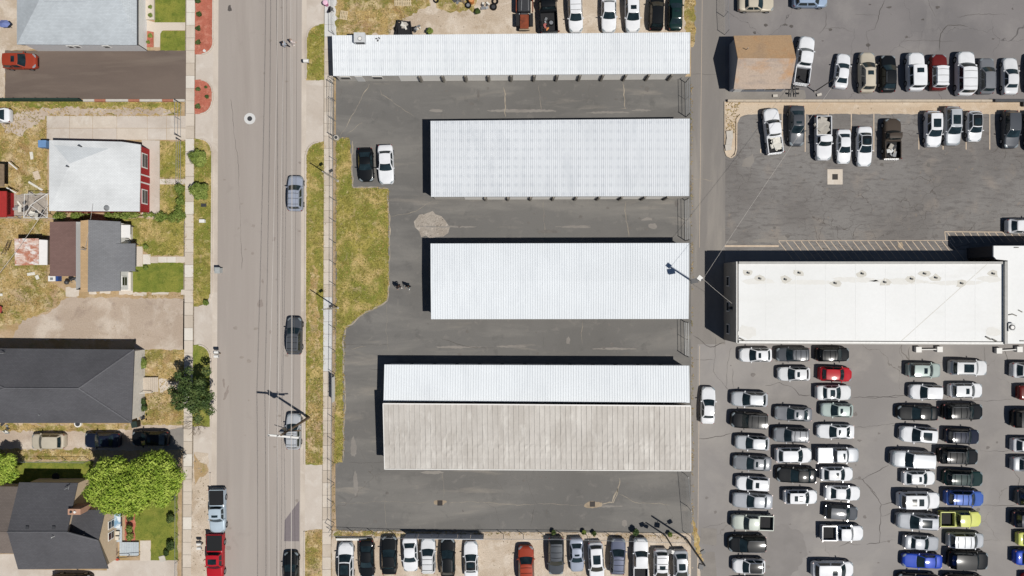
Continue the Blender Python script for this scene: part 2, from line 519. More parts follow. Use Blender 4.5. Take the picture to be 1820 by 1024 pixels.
# driveway and yards on the west side
sheet("driveway", [(9, 90), (331, 90), (331, 177), (9, 177)], m_drive, 2, .04)
sheet("sand_yard", [(-20, 0), (60, 0), (60, 88), (10, 90), (9, 178), (-20, 178)], m_gravel, 1, .1)
sheet("lawn", [(275, -40), (331, -40), (331, 40), (275, 40)], m_lush, 2)
sheet("lawn", [(288, 55), (331, 55), (331, 90), (285, 90), (285, 60)], m_lush, 2)
sheet("mulch_bed", [(262, -20), (274, -20), (273, 37), (262, 34)], m_mulch, 2)
sheet("mulch_bed", [(262, 55), (273, 57), (273, 84), (261, 84)], m_mulch, 2)
sheet("entry_path", [(242, -20), (262, -20), (262, 36), (275, 40), (331, 40), (331, 54), (290, 54), (285, 60), (284, 84), (274, 84), (274, 57), (260, 55), (256, 90), (242, 84)], m_walk, 1.6)
sheet("back_yard", [(-20, 180), (322, 180), (322, 204), (84, 204), (84, 390), (-20, 390)], m_dry, 1, .1)
sheet("dirt_track", [(96, 190), (300, 194), (318, 203), (86, 204), (40, 240), (10, 235), (0, 210), (30, 200)], m_dirtlot, 2, .25)
sheet("weedy_verge", [(0, 181), (322, 181), (322, 192), (150, 190), (60, 192), (0, 190)], m_olive, 3, .25)
sheet("white_gravel_yard", [(14, 345), (84, 343), (84, 386), (14, 386)], m_rubble, 2, .25)
sheet("lawn", [(276, 251), (331, 251), (331, 316), (276, 316)], m_olive, 3, .08)
sheet("lawn", [(276, 328), (331, 328), (331, 392), (276, 388)], m_olive, 3, .08)
sheet("lawn", [(214, 388), (331, 390), (330, 455), (265, 455), (240, 430), (214, 405)], m_olive, 2, .12)
sheet("lawn", [(234, 470), (255, 467), (330, 467), (330, 512), (322, 520), (234, 520)], m_lush, 2, .1)
sheet("back_yard", [(-20, 392), (90, 392), (90, 500), (118, 520), (110, 540), (40, 575), (-20, 580)], m_dry, 1, .2)
sheet("parking_dirt", [(118, 528), (235, 530), (331, 530), (331, 600), (328, 622), (240, 622), (240, 604), (20, 604), (40, 570), (90, 555)], m_dirtlot, 2, .15)
sheet("front_yard", [(250, 622), (330, 622), (328, 755), (250, 755)], m_dry, 2, .12)
sheet("side_drive", [(-20, 755), (330, 755), (328, 800), (-20, 800)], m_dirtlot, 1, .1)
sheet("dry_verge", [(-20, 754), (235, 754), (235, 764), (150, 767), (-20, 766)], m_dry, 2, .2)
sheet("dry_verge", [(-20, 797), (60, 800), (160, 797), (160, 818), (-20, 818)], m_dry, 2, .2)
sheet("asphalt_pad", [(300, 764), (328, 760), (328, 798), (290, 800)], m_lightpatch, 2, .1)
sheet("lawn", [(-20, 820), (165, 820), (165, 860), (-20, 860)], m_lush, 2, .1)
sheet("lawn", [(238, 880), (316, 860), (316, 996), (268, 996), (268, 960), (238, 960)], m_lush, 2, .06)
sheet("planting_bed", [(222, 912), (240, 912), (240, 962), (222, 962)], m_mulch, 3, .1)
sheet("concrete_drive", [(190, 996), (318, 996), (318, 1070), (-20, 1070), (-20, 985), (28, 985), (32, 1012), (190, 1014)], m_conc, 1.6)
sheet("concrete_path", [(249, 961), (268, 961), (268, 997), (249, 997)], m_walk, 2)
sheet("fence_strip", [(316, 860), (323, 860), (322, 1070), (315, 1070)], m_dirt, 2, .05)

# street east side
sheet("concrete_apron", [(545, -40), (578, -40), (577, 42), (577, 250), (576, 825), (573, 940), (573, 1070), (541, 1070), (545, 0)], m_conc, 1.5)
def estrip(y0, y1, mat):
    d0, d1 = -y0 * .0035, -y1 * .0035
    return sheet("park_strip", [(577 + d0, y0)] + [(577 + d1, y1), (545.5 + d1, y1)] + [(x, y) for x, y in arc(546 + d0 + 22, y0 + 24, 22, 180, 270)] , mat, 3, .08)
estrip(42, 143, m_olive)
estrip(251, 826, m_olive)
sheet("park_strip", [(573, 941), (572, 1070), (541, 1070), (542, 945), (556, 941)], m_dry, 3, .08)
sheet("dry_patch", [(546, 690), (566, 672), (573, 720), (570, 822), (544, 824)], m_dry, 4, .25)
sheet("dry_patch", [(552, 470), (566, 480), (562, 520), (570, 600), (556, 660), (549, 580)], m_dry, 4, .3)

# storage yard, alley, lots
sheet("storage_yard", [(597, 140), (1240, 136), (1240, 948), (1230, 948), (598, 944), (596, 900)], m_yard, 1)
sheet("alley", [(1228, -40), (1289, -40), (1289, 180), (1289, 440), (1289, 612), (1240, 612), (1240, 1070), (1228, 1070)], m_alley, 2)
sheet("upper_lot", [(1289, -60), (1960, -60), (1960, 180), (1289, 180)], m_lotn, 1)
sheet("middle_lot", [(1289, 200), (1960, 200), (1960, 445), (1289, 445)], m_lotm, 1)
sheet("lower_lot", [(1239, 611), (1960, 611), (1960, 1100), (1239, 1100)], m_lots, 1)
sheet("lower_lot", [(1289, 445), (1960, 445), (1960, 612), (1289, 612)], m_lots, 1)
sheet("gravel_bank", [(1290, 180), (1960, 180), (1960, 203), (1330, 203), (1316, 208), (1307, 225), (1307, 270), (1300, 280), (1290, 276)], m_pale, 2, .06)
sheet("grass_island", [(597, 247), (618, 245), (623, 250), (626, 333), (690, 335), (691, 515), (688, 532), (680, 543), (662, 550), (645, 558), (628, 572), (613, 585), (609, 600), (610, 700), (611, 760), (609, 822), (594, 824), (596, 700), (598, 500), (597, 340)], m_olive, 2, .1)
sheet("gravel_lot", [(597, -40), (1228, -40), (1228, 64), (597, 68)], m_gravel, 1)
sheet("dry_weeds", [(598, -40), (770, -40), (765, 10), (735, 25), (705, 45), (690, 62), (598, 64)], m_dry, 2, .3)
sheet("dry_weeds", [(775, -10), (850, -10), (845, 18), (800, 24), (780, 14)], m_dry, 2, .3)
sheet("weedy_strip", [(1217, -40), (1236, -40), (1235, 66), (1232, 84), (1226, 84), (1218, 60)], m_dry, 3, .15)
sheet("gravel_lot", [(592, 944), (1228, 948), (1240, 980), (1246, 1024), (1246, 1070), (590, 1070), (590, 960)], m_gravel, 2, .08)
sheet("weedy_verge", [(594, 945), (720, 946), (720, 953), (640, 952), (594, 962)], m_dry, 3, .2)
sheet("weedy_strip", [(1230, 925), (1238, 930), (1243, 968), (1250, 1000), (1238, 985), (1230, 955)], m_dry, 4, .2)
sheet("rubble_patch", [(735, 393), (741, 389), (745, 381), (755, 380), (768, 376), (774, 382), (784, 385), (791, 394), (799, 404), (796, 413), (788, 420), (776, 421), (764, 424), (757, 419), (749, 422), (744, 411), (738, 404)], m_rubble, 2, .1, 1.2)
sheet("worn_patch", [(1322, 285), (1338, 272), (1340, 288), (1334, 297), (1318, 296)], m_lightpatch, 2, .12)
sheet("worn_patch", [(1246, 938), (1274, 940), (1273, 970), (1246, 966)], m_lightpatch, 3)
sheet("worn_patch", [(1245, 980), (1270, 982), (1278, 1060), (1245, 1060)], m_lightpatch, 3, .05)
sheet("damp_patch", [(1372, 938), (1400, 932), (1425, 948), (1435, 985), (1410, 1020), (1360, 1060), (1350, 1000)], plain("damp_asphalt", c("8a8683"), .9, .2, var=.06, scale=.7), 2, .25)
sheet("asphalt_patch", [(506, 925), (532, 890), (532, 962), (505, 962)], plain("fresh_patch", c("80787a"), .9, .2, var=.06), 2)
sheet("asphalt_pad", [(598, 335), (600, 246), (604, 246)], m_lightpatch, 1.5)
# dark and pale wear marks on the paving
def blot(px, py, rx, ry, mat, lv, n=12, rot=0):
    pts = []
    for i in range(n):
        a = 2 * math.pi * i / n
        k = R.uniform(.75, 1.2)
        x, y = rx * k * math.cos(a), ry * k * math.sin(a)
        pts.append((px + x * math.cos(rot) - y * math.sin(rot), py + x * math.sin(rot) + y * math.cos(rot)))
    return sheet("stain", pts, mat, lv, .05, .2)
m_oil = plain("oil_stain", c("5d5855"), .7, .3, var=.2, scale=2)
m_oil2 = plain("faint_oil_stain", c("6f6b67"), .8, .3, var=.15, scale=2)
m_rust = plain("tan_silt", c("a2937f"), .95, .1, var=.2, scale=1.5)
for x, y, rx, ry in ((975, 412, 22, 3.5), (850, 170, 2.5, 9), (867, 157, 2, 3), (1150, 159, 4, 5), (1650, 293, 3, 5), (1150, 408, 3, 3), (1203, 362, 4, 6)):
    blot(x, y, rx, ry, m_oil2, 2.5)
for x, y, rx, ry in ((1406, 47, 4, 2.5), (1396, 44, 4, 2), (1361, 45, 4, 2.5), (1580, 13, 5, 2), (1611, 66, 3, 2), (1459, 324, 2, 1.5), (408, 15, 4, 6), (1546, 8, 3, 1.5)):
    blot(x, y, rx, ry, m_oil, 2.5)
for x, y, rx, ry in ((810, 617, 40, 2), (910, 616, 26, 2.5), (1150, 390, 10, 3), (1160, 402, 7, 5), (1090, 620, 40, 2), (770, 840, 22, 3), (1010, 605, 4, 7), (1110, 930, 5, 7), (1080, 900, 30, 2), (930, 197, 60, 2.5), (1080, 200, 40, 2), (1360, 428, 22, 4), (1390, 425, 10, 6), (1300, 430, 10, 3), (628, 795, 5, 20), (632, 860, 4, 22), (775, 197, 12, 3), (800, 403, 60, 1.5), (1020, 403, 30, 2), (1140, 196, 16, 2)):
    blot(x, y, rx, ry, m_lightpatch, 2.2)
for x, y, rx, ry in ((782, 893, 11, 5.5), (1053, 897, 17, 6), (1600, 436, 5, 6)):
    blot(x, y, rx, ry, m_rust, 2.4)
stn = random.Random(21)
for (xa, xb, ya, yb, n_, mm) in ((1245, 1820, 640, 1020, 60, plain("lot_oil_spot", c("7d7874"), .8, .25, var=.15, scale=2)), (1300, 1820, 10, 170, 26, m_oil), (1295, 1800, 205, 420, 24, m_oil2), (620, 1205, 150, 205, 14, m_oil2), (620, 1205, 840, 930, 16, m_oil2), (700, 1205, 360, 425, 12, m_oil2), (690, 1205, 575, 630, 12, m_oil2), (395, 530, 10, 1010, 26, plain("street_spot", c("999088"), .85, .2, var=.1))):
    for _ in range(n_):
        k_ = stn.uniform(1.2, 4.2)
        blot(stn.uniform(xa, xb), stn.uniform(ya, yb), k_, k_ * stn.uniform(.4, 1.1), mm, 2.5 if mm is not m_oil else 1.5, 9)
m_skid = plain("tyre_rub", c("968c85"), .85, .2, var=.1)
for x, y, rx, ry, ro in ((402, 700, 3, 14, .3), (398, 680, 2, 9, -.2), (463, 540, 5, 8, 0), (487, 425, 3, 4, 0), (481, 590, 2, 3, 0), (467, 500, 2, 4, 0), (533, 290, 2, 3, 0), (532, 411, 3, 2, 0)):
    blot(x, y, rx, ry, m_skid, 2.2, rot=ro)

# cracks: thin ribbons laid along surveyed lines
def ribbon(mb, pts, w, z, jag=.12):
    pp = []
    for a, bb in zip(pts, pts[1:]):
        A = Vector(P(*a)); B = Vector(P(*bb))
        n = max(1, int((B - A).length / .22))
        ph = R.uniform(0, 6)
        for i in range(n):
            q = A.lerp(B, i / n)
            s_ = min(1, i * .5, (n - i) * .5)
            wob = s_ * jag * (.7 * math.sin(i * .21 + ph) + .4 * math.sin(i * .83 + ph * 2))
            dd_ = (B - A).normalized()
            pp.append(q + Vector((-dd_.y, dd_.x)) * wob + Vector((R.uniform(-jag, jag), R.uniform(-jag, jag))) * .25)
    pp.append(Vector(P(*pts[-1])))
    w *= .8
    n0 = len(mb.v)
    wk = 1.0
    for i, q in enumerate(pp):
        d = pp[min(i + 1, len(pp) - 1)] - pp[max(i - 1, 0)]
        n = Vector((-d.y, d.x)).normalized() if d.length > 1e-6 else Vector((1, 0))
        wk = clampw(wk + R.uniform(-.3, .3))
        e_ = min(1, .25 + i * .3, .25 + (len(pp) - 1 - i) * .3)
        n = n * (w * .38 * wk * e_)
        mb.v += [(q.x + n.x, q.y + n.y, z), (q.x - n.x, q.y - n.y, z)]
    for i in range(len(pp) - 1):
        k = n0 + i * 2
        mb.f.append((k, k + 1, k + 3, k + 2))
def clampw(x):
    return max(.35, min(1.35, x))
b1, b2 = MB(), MB()
for pts, w in (([(657, 150), (640, 180), (622, 212), (604, 245)], .13), ([(676, 160), (678, 168), (700, 183), (718, 196), (737, 208)], .07), ([(645, 218), (615, 240)], .05),
               ([(895, 155), (898, 175), (897, 200), (899, 208)], .16), ([(958, 152), (960, 180), (962, 197)], .1), ([(1107, 146), (1110, 175), (1112, 194)], .18), ([(1104, 194), (1116, 192)], .14),
               ([(967, 356), (967, 420)], .07), ([(1112, 358), (1113, 390), (1118, 422)], .1), ([(1035, 570), (1035, 612)], .06), ([(695, 385), (725, 380), (752, 367), (770, 356)], .09),
               ([(600, 894), (690, 892), (768, 893)], .06), ([(796, 893), (850, 893), (905, 896), (1040, 897)], .05), ([(1066, 897), (1090, 893), (1098, 870), (1101, 850)], .15), ([(1088, 893), (1098, 868)], .25), ([(1100, 878), (1130, 893), (1190, 898)], .07),
               ([(787, 840), (789, 870), (788, 885)], .06), ([(686, 540), (687, 580), (690, 625)], .06), ([(622, 620), (650, 616)], .06), ([(685, 884), (686, 940)], .05), ([(690, 336), (692, 420), (691, 500), (688, 535), (662, 551), (640, 562), (614, 585), (610, 612), (613, 700), (611, 800), (609, 823)], .22),
               ([(626, 250), (627, 333), (690, 335)], .2), ([(1226, 318), (1270, 322)], .06)):
    ribbon(b1, pts, w, .0150)
for pts, w in (([(935, 840), (940, 862), (950, 890), (958, 900)], .06), ([(862, 893), (880, 902), (888, 935)], .06), ([(951, 900), (943, 935)], .05), ([(614, 613), (690, 612)], .05), ([(700, 660), (655, 655)], .04), ([(620, 822), (690, 822)], .05),
               ([(965, 590), (966, 620)], .04), ([(784, 602), (830, 616), (880, 619)], .07), ([(410, 176), (424, 300), (428, 420), (430, 480)], .05), ([(1229, 640), (1270, 640)], .05), ([(1229, 132), (1286, 132)], .05)):
    ribbon(b2, pts, w, .0154, .08)
for pts, w in (([(1232, 596), (1262, 617), (1288, 608)], .1), ([(1300, 618), (1292, 650), (1290, 690)], .07), ([(1302, 655), (1304, 690)], .05), ([(1360, 685), (1386, 680), (1408, 688), (1420, 702), (1440, 702)], .1), ([(1514, 707), (1600, 705)], .06), ([(1540, 707), (1612, 703), (1690, 712), (1800, 711)], .07), ([(1520, 759), (1575, 755), (1600, 752)], .07),
               ([(1515, 852), (1533, 852), (1558, 880)], .09), ([(1533, 852), (1560, 838), (1580, 826)], .08), ([(1240, 780), (1272, 776), (1300, 770)], .08), ([(1540, 862), (1566, 896), (1565, 930), (1563, 965), (1540, 968)], .09), ([(1566, 898), (1590, 893)], .07), ([(1567, 918), (1590, 910)], .06), ([(1563, 965), (1592, 960)], .06), ([(1742, 800), (1800, 803)], .06), ([(1745, 898), (1810, 898)], .06), ([(1748, 961), (1778, 959)], .05), ([(1515, 960), (1490, 972)], .09), ([(1505, 965), (1530, 968)], .07), ([(1246, 940), (1290, 928)], .06), ([(1272, 600), (1268, 660), (1300, 700)], .05),
               ([(1800, 835), (1812, 850), (1810, 870)], .07), ([(1616, 617), (1616, 640)], .08), ([(1749, 617), (1750, 660)], .08), ([(1785, 617), (1795, 660)], .06)):
    ribbon(b2, pts, w, .0154, .1)
for pts, w in (([(1468, 20), (1468, 45), (1456, 60)], .08), ([(1466, 50), (1500, 50), (1520, 58)], .07), ([(1572, 0), (1562, 28), (1555, 52), (1540, 56), (1544, 90)], .09), ([(1520, 26), (1560, 28)], .06), ([(1650, 0), (1662, 30)], .06), ([(1670, 90), (1672, 60), (1684, 45), (1720, 47)], .1), ([(1700, 30), (1740, 25), (1790, 27)], .06), ([(1600, 73), (1700, 73)], .05)):
    ribbon(b2, pts, w, .0154, .1)
b1.build("weedy_cracks", m_crackfill, kind='stuff')
b2.build("open_cracks", m_crackdark, kind='stuff')

# painted stall and hatch lines
lines = empty("painted_lines", (0, 0, 0), kind='structure')
def stripe(a, bb, w=.1, z=.0182):
    A = Vector(P(*a)); B = Vector(P(*bb))
    d = B - A
    n = Vector((-d.y, d.x)).normalized() * w / 2
    mb = MB()
    mb.quad((A.x + n.x, A.y + n.y, z), (A.x - n.x, A.y - n.y, z), (B.x - n.x, B.y - n.y, z), (B.x + n.x, B.y + n.y, z))
    o = mb.build("painted_line", m_line, lines)
    if o.data.polygons[0].normal.z < 0:
        o.data.flip_normals()
for x, y0, y1 in ((1390, 200, 268), (1431, 200, 270), (1472, 201, 210), (1513, 202, 236), (1553, 202, 270), (1633, 200, 266), (1676, 255, 266), (1717, 250, 266), (1759, 199, 266), (1352, 265, 272), (1801, 258, 262)):
    stripe((x, y0), (x, y1), .12)
for i in range(26):
    x = 1384 + i * 13.2
    if x < 1695:
        stripe((x, 429), (x + 26, 462), .09)
stripe((1384, 428), (1690, 427.5), .07, .0222)
stripe((1679, 412), (1822, 413), .1, .0222); stripe((1679, 412), (1681, 428), .1)
for i in range(6):
    stripe((1684 + i * 13, 413.5), (1697 + i * 13, 432), .09)
for i in range(5):
    stripe((1756 + i * 13, 413.5), (1770 + i * 13, 430), .09)
stripe((1243.5, 615), (1239.5, 1024), .05); stripe((1248, 0), (1243, 440), .04)
stripe((1288, 437.5), (1384, 437.5), .22, .0222)

# ------------------------------------------------------------------ sidewalks laid slab by slab, kerbs stone by stone
def slabs(rootname, x0f, x1f, y0, y1, pitch, mat_f, z=.055, gap=.035):
    root = empty(rootname, (0, 0, 0), kind='structure')
    y = y0
    me = None
    i = 0
    while y < y1:
        xa, xb = x0f(y + pitch / 2), x1f(y + pitch / 2)
        A = P(xa, y); B = P(xb, y + pitch)
        w, l = B[0] - A[0], A[1] - B[1]
        if me is None or abs(me["w"] - w) > .02:
            mb = MB().box(-w / 2 + gap / 2, w / 2 - gap / 2, -l / 2 + gap / 2, l / 2 - gap / 2, 0, z)
            me = mb.mesh("slab")
            me["w"] = w
            me.materials.append(None)
        o = ob("slab", me, root, mat_f(y, i), ((A[0] + B[0]) / 2, (A[1] + B[1]) / 2, R.uniform(0, .006)))
        y += pitch
        i += 1
    return root
m_walkb = layered("stained_sidewalk_concrete", c("c9bdae"), [(c("b8ab9b"), .3, .45, .65, .7)], fine=.07, fine_scale=8, bump=.1)
m_walkc = layered("bright_sidewalk_concrete", c("dfd9cf"), [(c("d0c8bc"), .3, .45, .65, .7)], fine=.07, fine_scale=8, bump=.1)
def westmat(y, i):
    if 0 < y < 22: return m_walkc
    return (m_walk, m_walk, m_walkb, m_walk, m_walkc)[(i * 7) % 5]
slabs("sidewalk", lambda y: 331.5 + wx(y) , lambda y: 347 + wx(y) , -22, 1050, 22.4, westmat)
def eastmat(y, i):
    if y < 64: return m_walk2
    if 524 < y < 652: return m_walk2
    return (m_walkb, m_walk, m_walk)[(i * 5) % 3]
slabs("sidewalk", lambda y: 577 - y * .0042, lambda y: 592.5 - y * .004, -22, 1050, 22.0, eastmat)
sheet("sidewalk_bed", [(330, -40), (349, -40), (342, 1070), (322, 1070)], m_joint, 2)
sheet("sidewalk_bed", [(576, -40), (594, -40), (589, 1070), (572, 1070)], m_joint, 2)
sheet("concrete_strip", [(592, -40), (598, -40), (598, 64), (592, 64)], m_walk2, 2)

kerb = empty("kerb", (0, 0, 0), kind='structure')
def kerbrun(xf, y0, y1):
    n = max(1, round((y1 - y0) / 36))
    st = (y1 - y0) / n
    for i in range(n):
        ya, yb = y0 + i * st, y0 + (i + 1) * st
        A = P(xf((ya + yb) / 2), ya); B = P(xf((ya + yb) / 2), yb)
        mb = MB().box(-.09, .09, -(A[1] - B[1]) / 2 + .01, (A[1] - B[1]) / 2 - .01, 0, .13)
        o = ob("kerb_stone", mb.mesh("kerb_stone"), kerb, m_gutter, (A[0], (A[1] + B[1]) / 2, 0))
for y0, y1 in ((-30, 70), (165, 180), (270, 522), (637, 745), (840, 1050)):
    kerbrun(lambda y: 379.5 + wx(y), y0, y1)
for y0, y1 in ((66, 140), (274, 826), (944, 1050)):
    kerbrun(lambda y: 544.6 - y * .0035, y0, y1)
# curved ends of the park strips
def kerbarc(cx, cy, r, a0, a1):
    pts = arc(cx, cy, r, a0, a1, 6)
    for p, q in zip(pts, pts[1:]):
        A = Vector(P(*p)); B = Vector(P(*q)); d = B - A
        mb = MB().obox((0, 0, .065), d.length * 1.02, .16, .13, math.atan2(d.y, d.x))
        ob("kerb_stone", mb.mesh("kerb_stone"), kerb, m_gutter, ((A.x + B.x) / 2, (A.y + B.y) / 2, 0))
kerbarc(357.5, 75, 22, 0, 85); kerbarc(356, 164, 22, -85, 0); kerbarc(355, 181, 22, 0, 85); kerbarc(354.5, 269, 22, -85, 0)
kerbarc(352.5, 523, 22, 0, 85); kerbarc(352, 635, 22, -85, 0)
kerbarc(568, 66, 22, 180, 268); kerbarc(567, 275, 22, 180, 268)

# driveway slabs by the house with the red front
drive = empty("concrete_driveway", (0, 0, 0), kind='structure')
xs = [83, 124, 165, 208, 262, 296, 332]
for x0, x1 in zip(xs, xs[1:]):
    for y0, y1 in ((206, 228), (228, 249)):
        A = P(x0, y1); B = P(x1, y0)
        mb = MB().box(A[0] + .02, B[0] - .02, A[1] + .02, B[1] - .02, 0, .04)
        o = mb.build("slab", (m_conc, m_walk, m_conc)[R.randrange(3)], drive)
for x0, x1, y0, y1 in ((252, 276, 249, 284), (252, 276, 284, 318), (252, 276, 318, 352), (252, 276, 352, 386), (276, 294, 318, 328), (294, 312, 318, 328), (312, 331, 318, 328)):
    A = P(x0, y1); B = P(x1, y0)
    MB().box(A[0] + .02, B[0] - .02, A[1] + .02, B[1] - .02, 0, .035).build("slab", (m_conc, m_walk, m_walkc)[R.randrange(3)], drive)
path = empty("garden_path", (0, 0, 0), kind='structure')
for x0, x1, y0, y1 in ((241, 254, 438, 474), (254, 268, 452, 470), (268, 281, 456, 468), (281, 297, 456, 467), (297, 313, 456, 467), (313, 331, 456, 467)):
    A = P(x0, y1); B = P(x1, y0)
    MB().box(A[0] + .02, B[0] - .02, A[1] + .02, B[1] - .02, 0, .035).build("slab", (m_conc, m_walk, m_walkc)[R.randrange(3)], path)
for x0, x1, y0, y1 in ((117, 140, 511, 527), (158, 172, 518, 523), (178, 196, 517, 522), (212, 236, 515, 524), (236, 260, 520, 526), (270, 300, 520, 524), (322, 330, 515, 524)):
    sheet("concrete_edge", [(x0, y0), (x1, y0), (x1, y1), (x0, y1)], m_walk, 3, .1)

# manhole, drains
mh = empty("manhole", (*P(444, 211), 0), "round dark manhole cover set in a pale concrete ring in the street", "manhole cover")
q = P(444, 211)
MB().tube((q[0], q[1], 0), (q[0], q[1], .022), .68, n=24).build("collar", m_walk2, mh)
MB().tube((q[0], q[1], 0), (q[0], q[1], .03), .3, n=20).build("cover", m_dkmetal, mh)
for x, y, hw, lab in ((782, 894, 4.6, "square drain grate with pale silt, by the first weedy crack near the lower fence"), (1053, 896, 4.6, "square drain grate with a wide silt fan beside the broad weedy crack"), (1484, 314.5, 5, "square drain grate set in a square concrete pad in the cracked lot")):
    q = P(x, y)
    d = empty("drain", (*q, 0), lab, "drain", "storm drain grates")
    k = hw * GSD
    if x > 1400:
        MB().box(q[0] - .92, q[0] + .92, q[1] - .92, q[1] + .92, 0, .025).build("concrete_pad", m_walk, d)
    g = MB()
    g.box(q[0] - k, q[0] + k, q[1] - k, q[1] + k, 0, .03)
    g.build("pit", m_black, d)
    for i in range(5):
        xx = q[0] - k + .05 + i * (2 * k - .1) / 4
        MB().box(xx - .02, xx + .02, q[1] - k, q[1] + k, .03, .045).build("bar", plain("rusty_iron", c("4f443c"), .8, .3) if i == 0 and x < 800 else bpy.data.materials["rusty_iron"], d)
m_ms = plain("black_rubber", c("222222"), .8, .3)
# ------------------------------------------------------------------ buildings
def root_at(name, px, py, label, cat, group=None):
    q = P(px, py)
    return empty(name, (q[0], q[1], 0), label, cat, group)

def lerp2(a, b, t):
    return (a[0] + (b[0] - a[0]) * t, a[1] + (b[1] - a[1]) * t)

def rib_roof(root, cs, zs, pitch, rh, mat, thick=.12, ridge=0.0, name="roof", panels=False, rw=.05):
    """cs: NW, NE, SE, SW roof corners in metres, zs their heights; ribs run north-south"""
    NW, NE, SE, SW = cs
    zNW, zNE, zSE, zSW = zs
    L = Vector(NE) - Vector(NW)
    n = max(2, round(L.length / pitch))
    def pt(u, v):
        a = lerp2(NW, NE, u); b_ = lerp2(SW, SE, u)
        p = lerp2(a, b_, v)
        z = (zNW + (zNE - zNW) * u) * (1 - v) + (zSW + (zSE - zSW) * u) * v + ridge * (1 - abs(2 * v - 1))
        return Vector((p[0], p[1], z))
    vs_ = (0, .5, 1) if ridge else (0, 1)
    if panels:
        base = MB()
        base.prism([tuple(pt(0, 0))[:2], tuple(pt(1, 0))[:2], tuple(pt(1, 1))[:2], tuple(pt(0, 1))[:2]], [z - thick for z in (zNW, zNE, zSE, zSW)], [z - .03 for z in (zNW, zNE, zSE, zSW)])
        ro = base.build(name, m_trim, root)
        for i in range(n):
            mb = MB()
            u0, u1 = (i + .02) / n, (i + .98) / n
            e = .012
            prof = ((u0, 0.05), (u0 + .10 / n, .05), (u0 + .15 / n, 0.0), (u1, 0.004))
            j = R.uniform(-.006, .008)
            rows = []
            for v in (0.012, .15, .28, .4, .48, .55, .60, .64, .69, .75, .82, .9, .99):
                amp = .006 if v < .4 else .026 if v < .85 else .012
                jj = R.uniform(-amp, amp)
                rows.append([pt(u, v) + Vector((0, 0, h + j + (jj if 0 < k < 3 else 0) + (.014 if v == .64 else 0))) for k, (u, h) in enumerate(prof)])
            for ra, rb in zip(rows, rows[1:]):
                for k in range(3):
                    mb.quad(rb[k], rb[k + 1], ra[k + 1], ra[k])
            mb.build("roof_panel", mat, ro)
        # edge flashings
        for (u0, v0, u1, v1) in ((-.001, .0, .0015, 1), (.9985, 0, 1.001, 1), (0, -.006, 1, .011), (0, .991, 1, 1.003)):
            mb = MB()
            a, b_, c_, d_ = pt(u0, v0), pt(u1, v0), pt(u1, v1), pt(u0, v1)
            mb.prism([(p.x, p.y) for p in (d_, c_, b_, a)], [p.z - .02 for p in (d_, c_, b_, a)], [p.z + .05 for p in (d_, c_, b_, a)])
            mb.build("edge_flashing", m_trim, ro)
        return ro
    mb = MB()
    for va, vb in zip(vs_, vs_[1:]):
        a, b_, c_, d_ = pt(0, va), pt(1, va), pt(1, vb), pt(0, vb)
        mb.prism([(p.x, p.y) for p in (d_, c_, b_, a)], [p.z - thick for p in (d_, c_, b_, a)], [p.z for p in (d_, c_, b_, a)])
        for i in range(n + 1):
            u = i / n
            du = rw / L.length
            u = min(max(u, du), 1 - du)
            p0, p1, p2, p3 = pt(u - du, va), pt(u + du, va), pt(u + du, vb), pt(u - du, vb)
            q0, q1, q2, q3 = [p + Vector((0, 0, rh)) for p in (pt(u - du * .4, va), pt(u + du * .4, va), pt(u + du * .4, vb), pt(u - du * .4, vb))]
            mb.add([p0, p1, p2, p3, q0, q1, q2, q3], [(7, 6, 5, 4), (0, 4, 7, 3) [::-1], (1, 5, 6, 2), (0, 1, 5, 4), (2, 3, 7, 6)])
    return mb.build(name, mat, root)

m_doorline = m_door
def roll_door_mesh(w, h):
    mb = MB()
    n = 9
    for i in range(n):
        z0 = i * h / n
        mb.add([(-w / 2, 0, z0), (w / 2, 0, z0), (w / 2, -.03, z0 + h / n * .5), (-w / 2, -.03, z0 + h / n * .5)], [(0, 1, 2, 3)])
        mb.add([(-w / 2, -.03, z0 + h / n * .5), (w / 2, -.03, z0 + h / n * .5), (w / 2, 0, z0 + h / n), (-w / 2, 0, z0 + h / n)], [(0, 1, 2, 3)])
    return mb.mesh("roll_door")

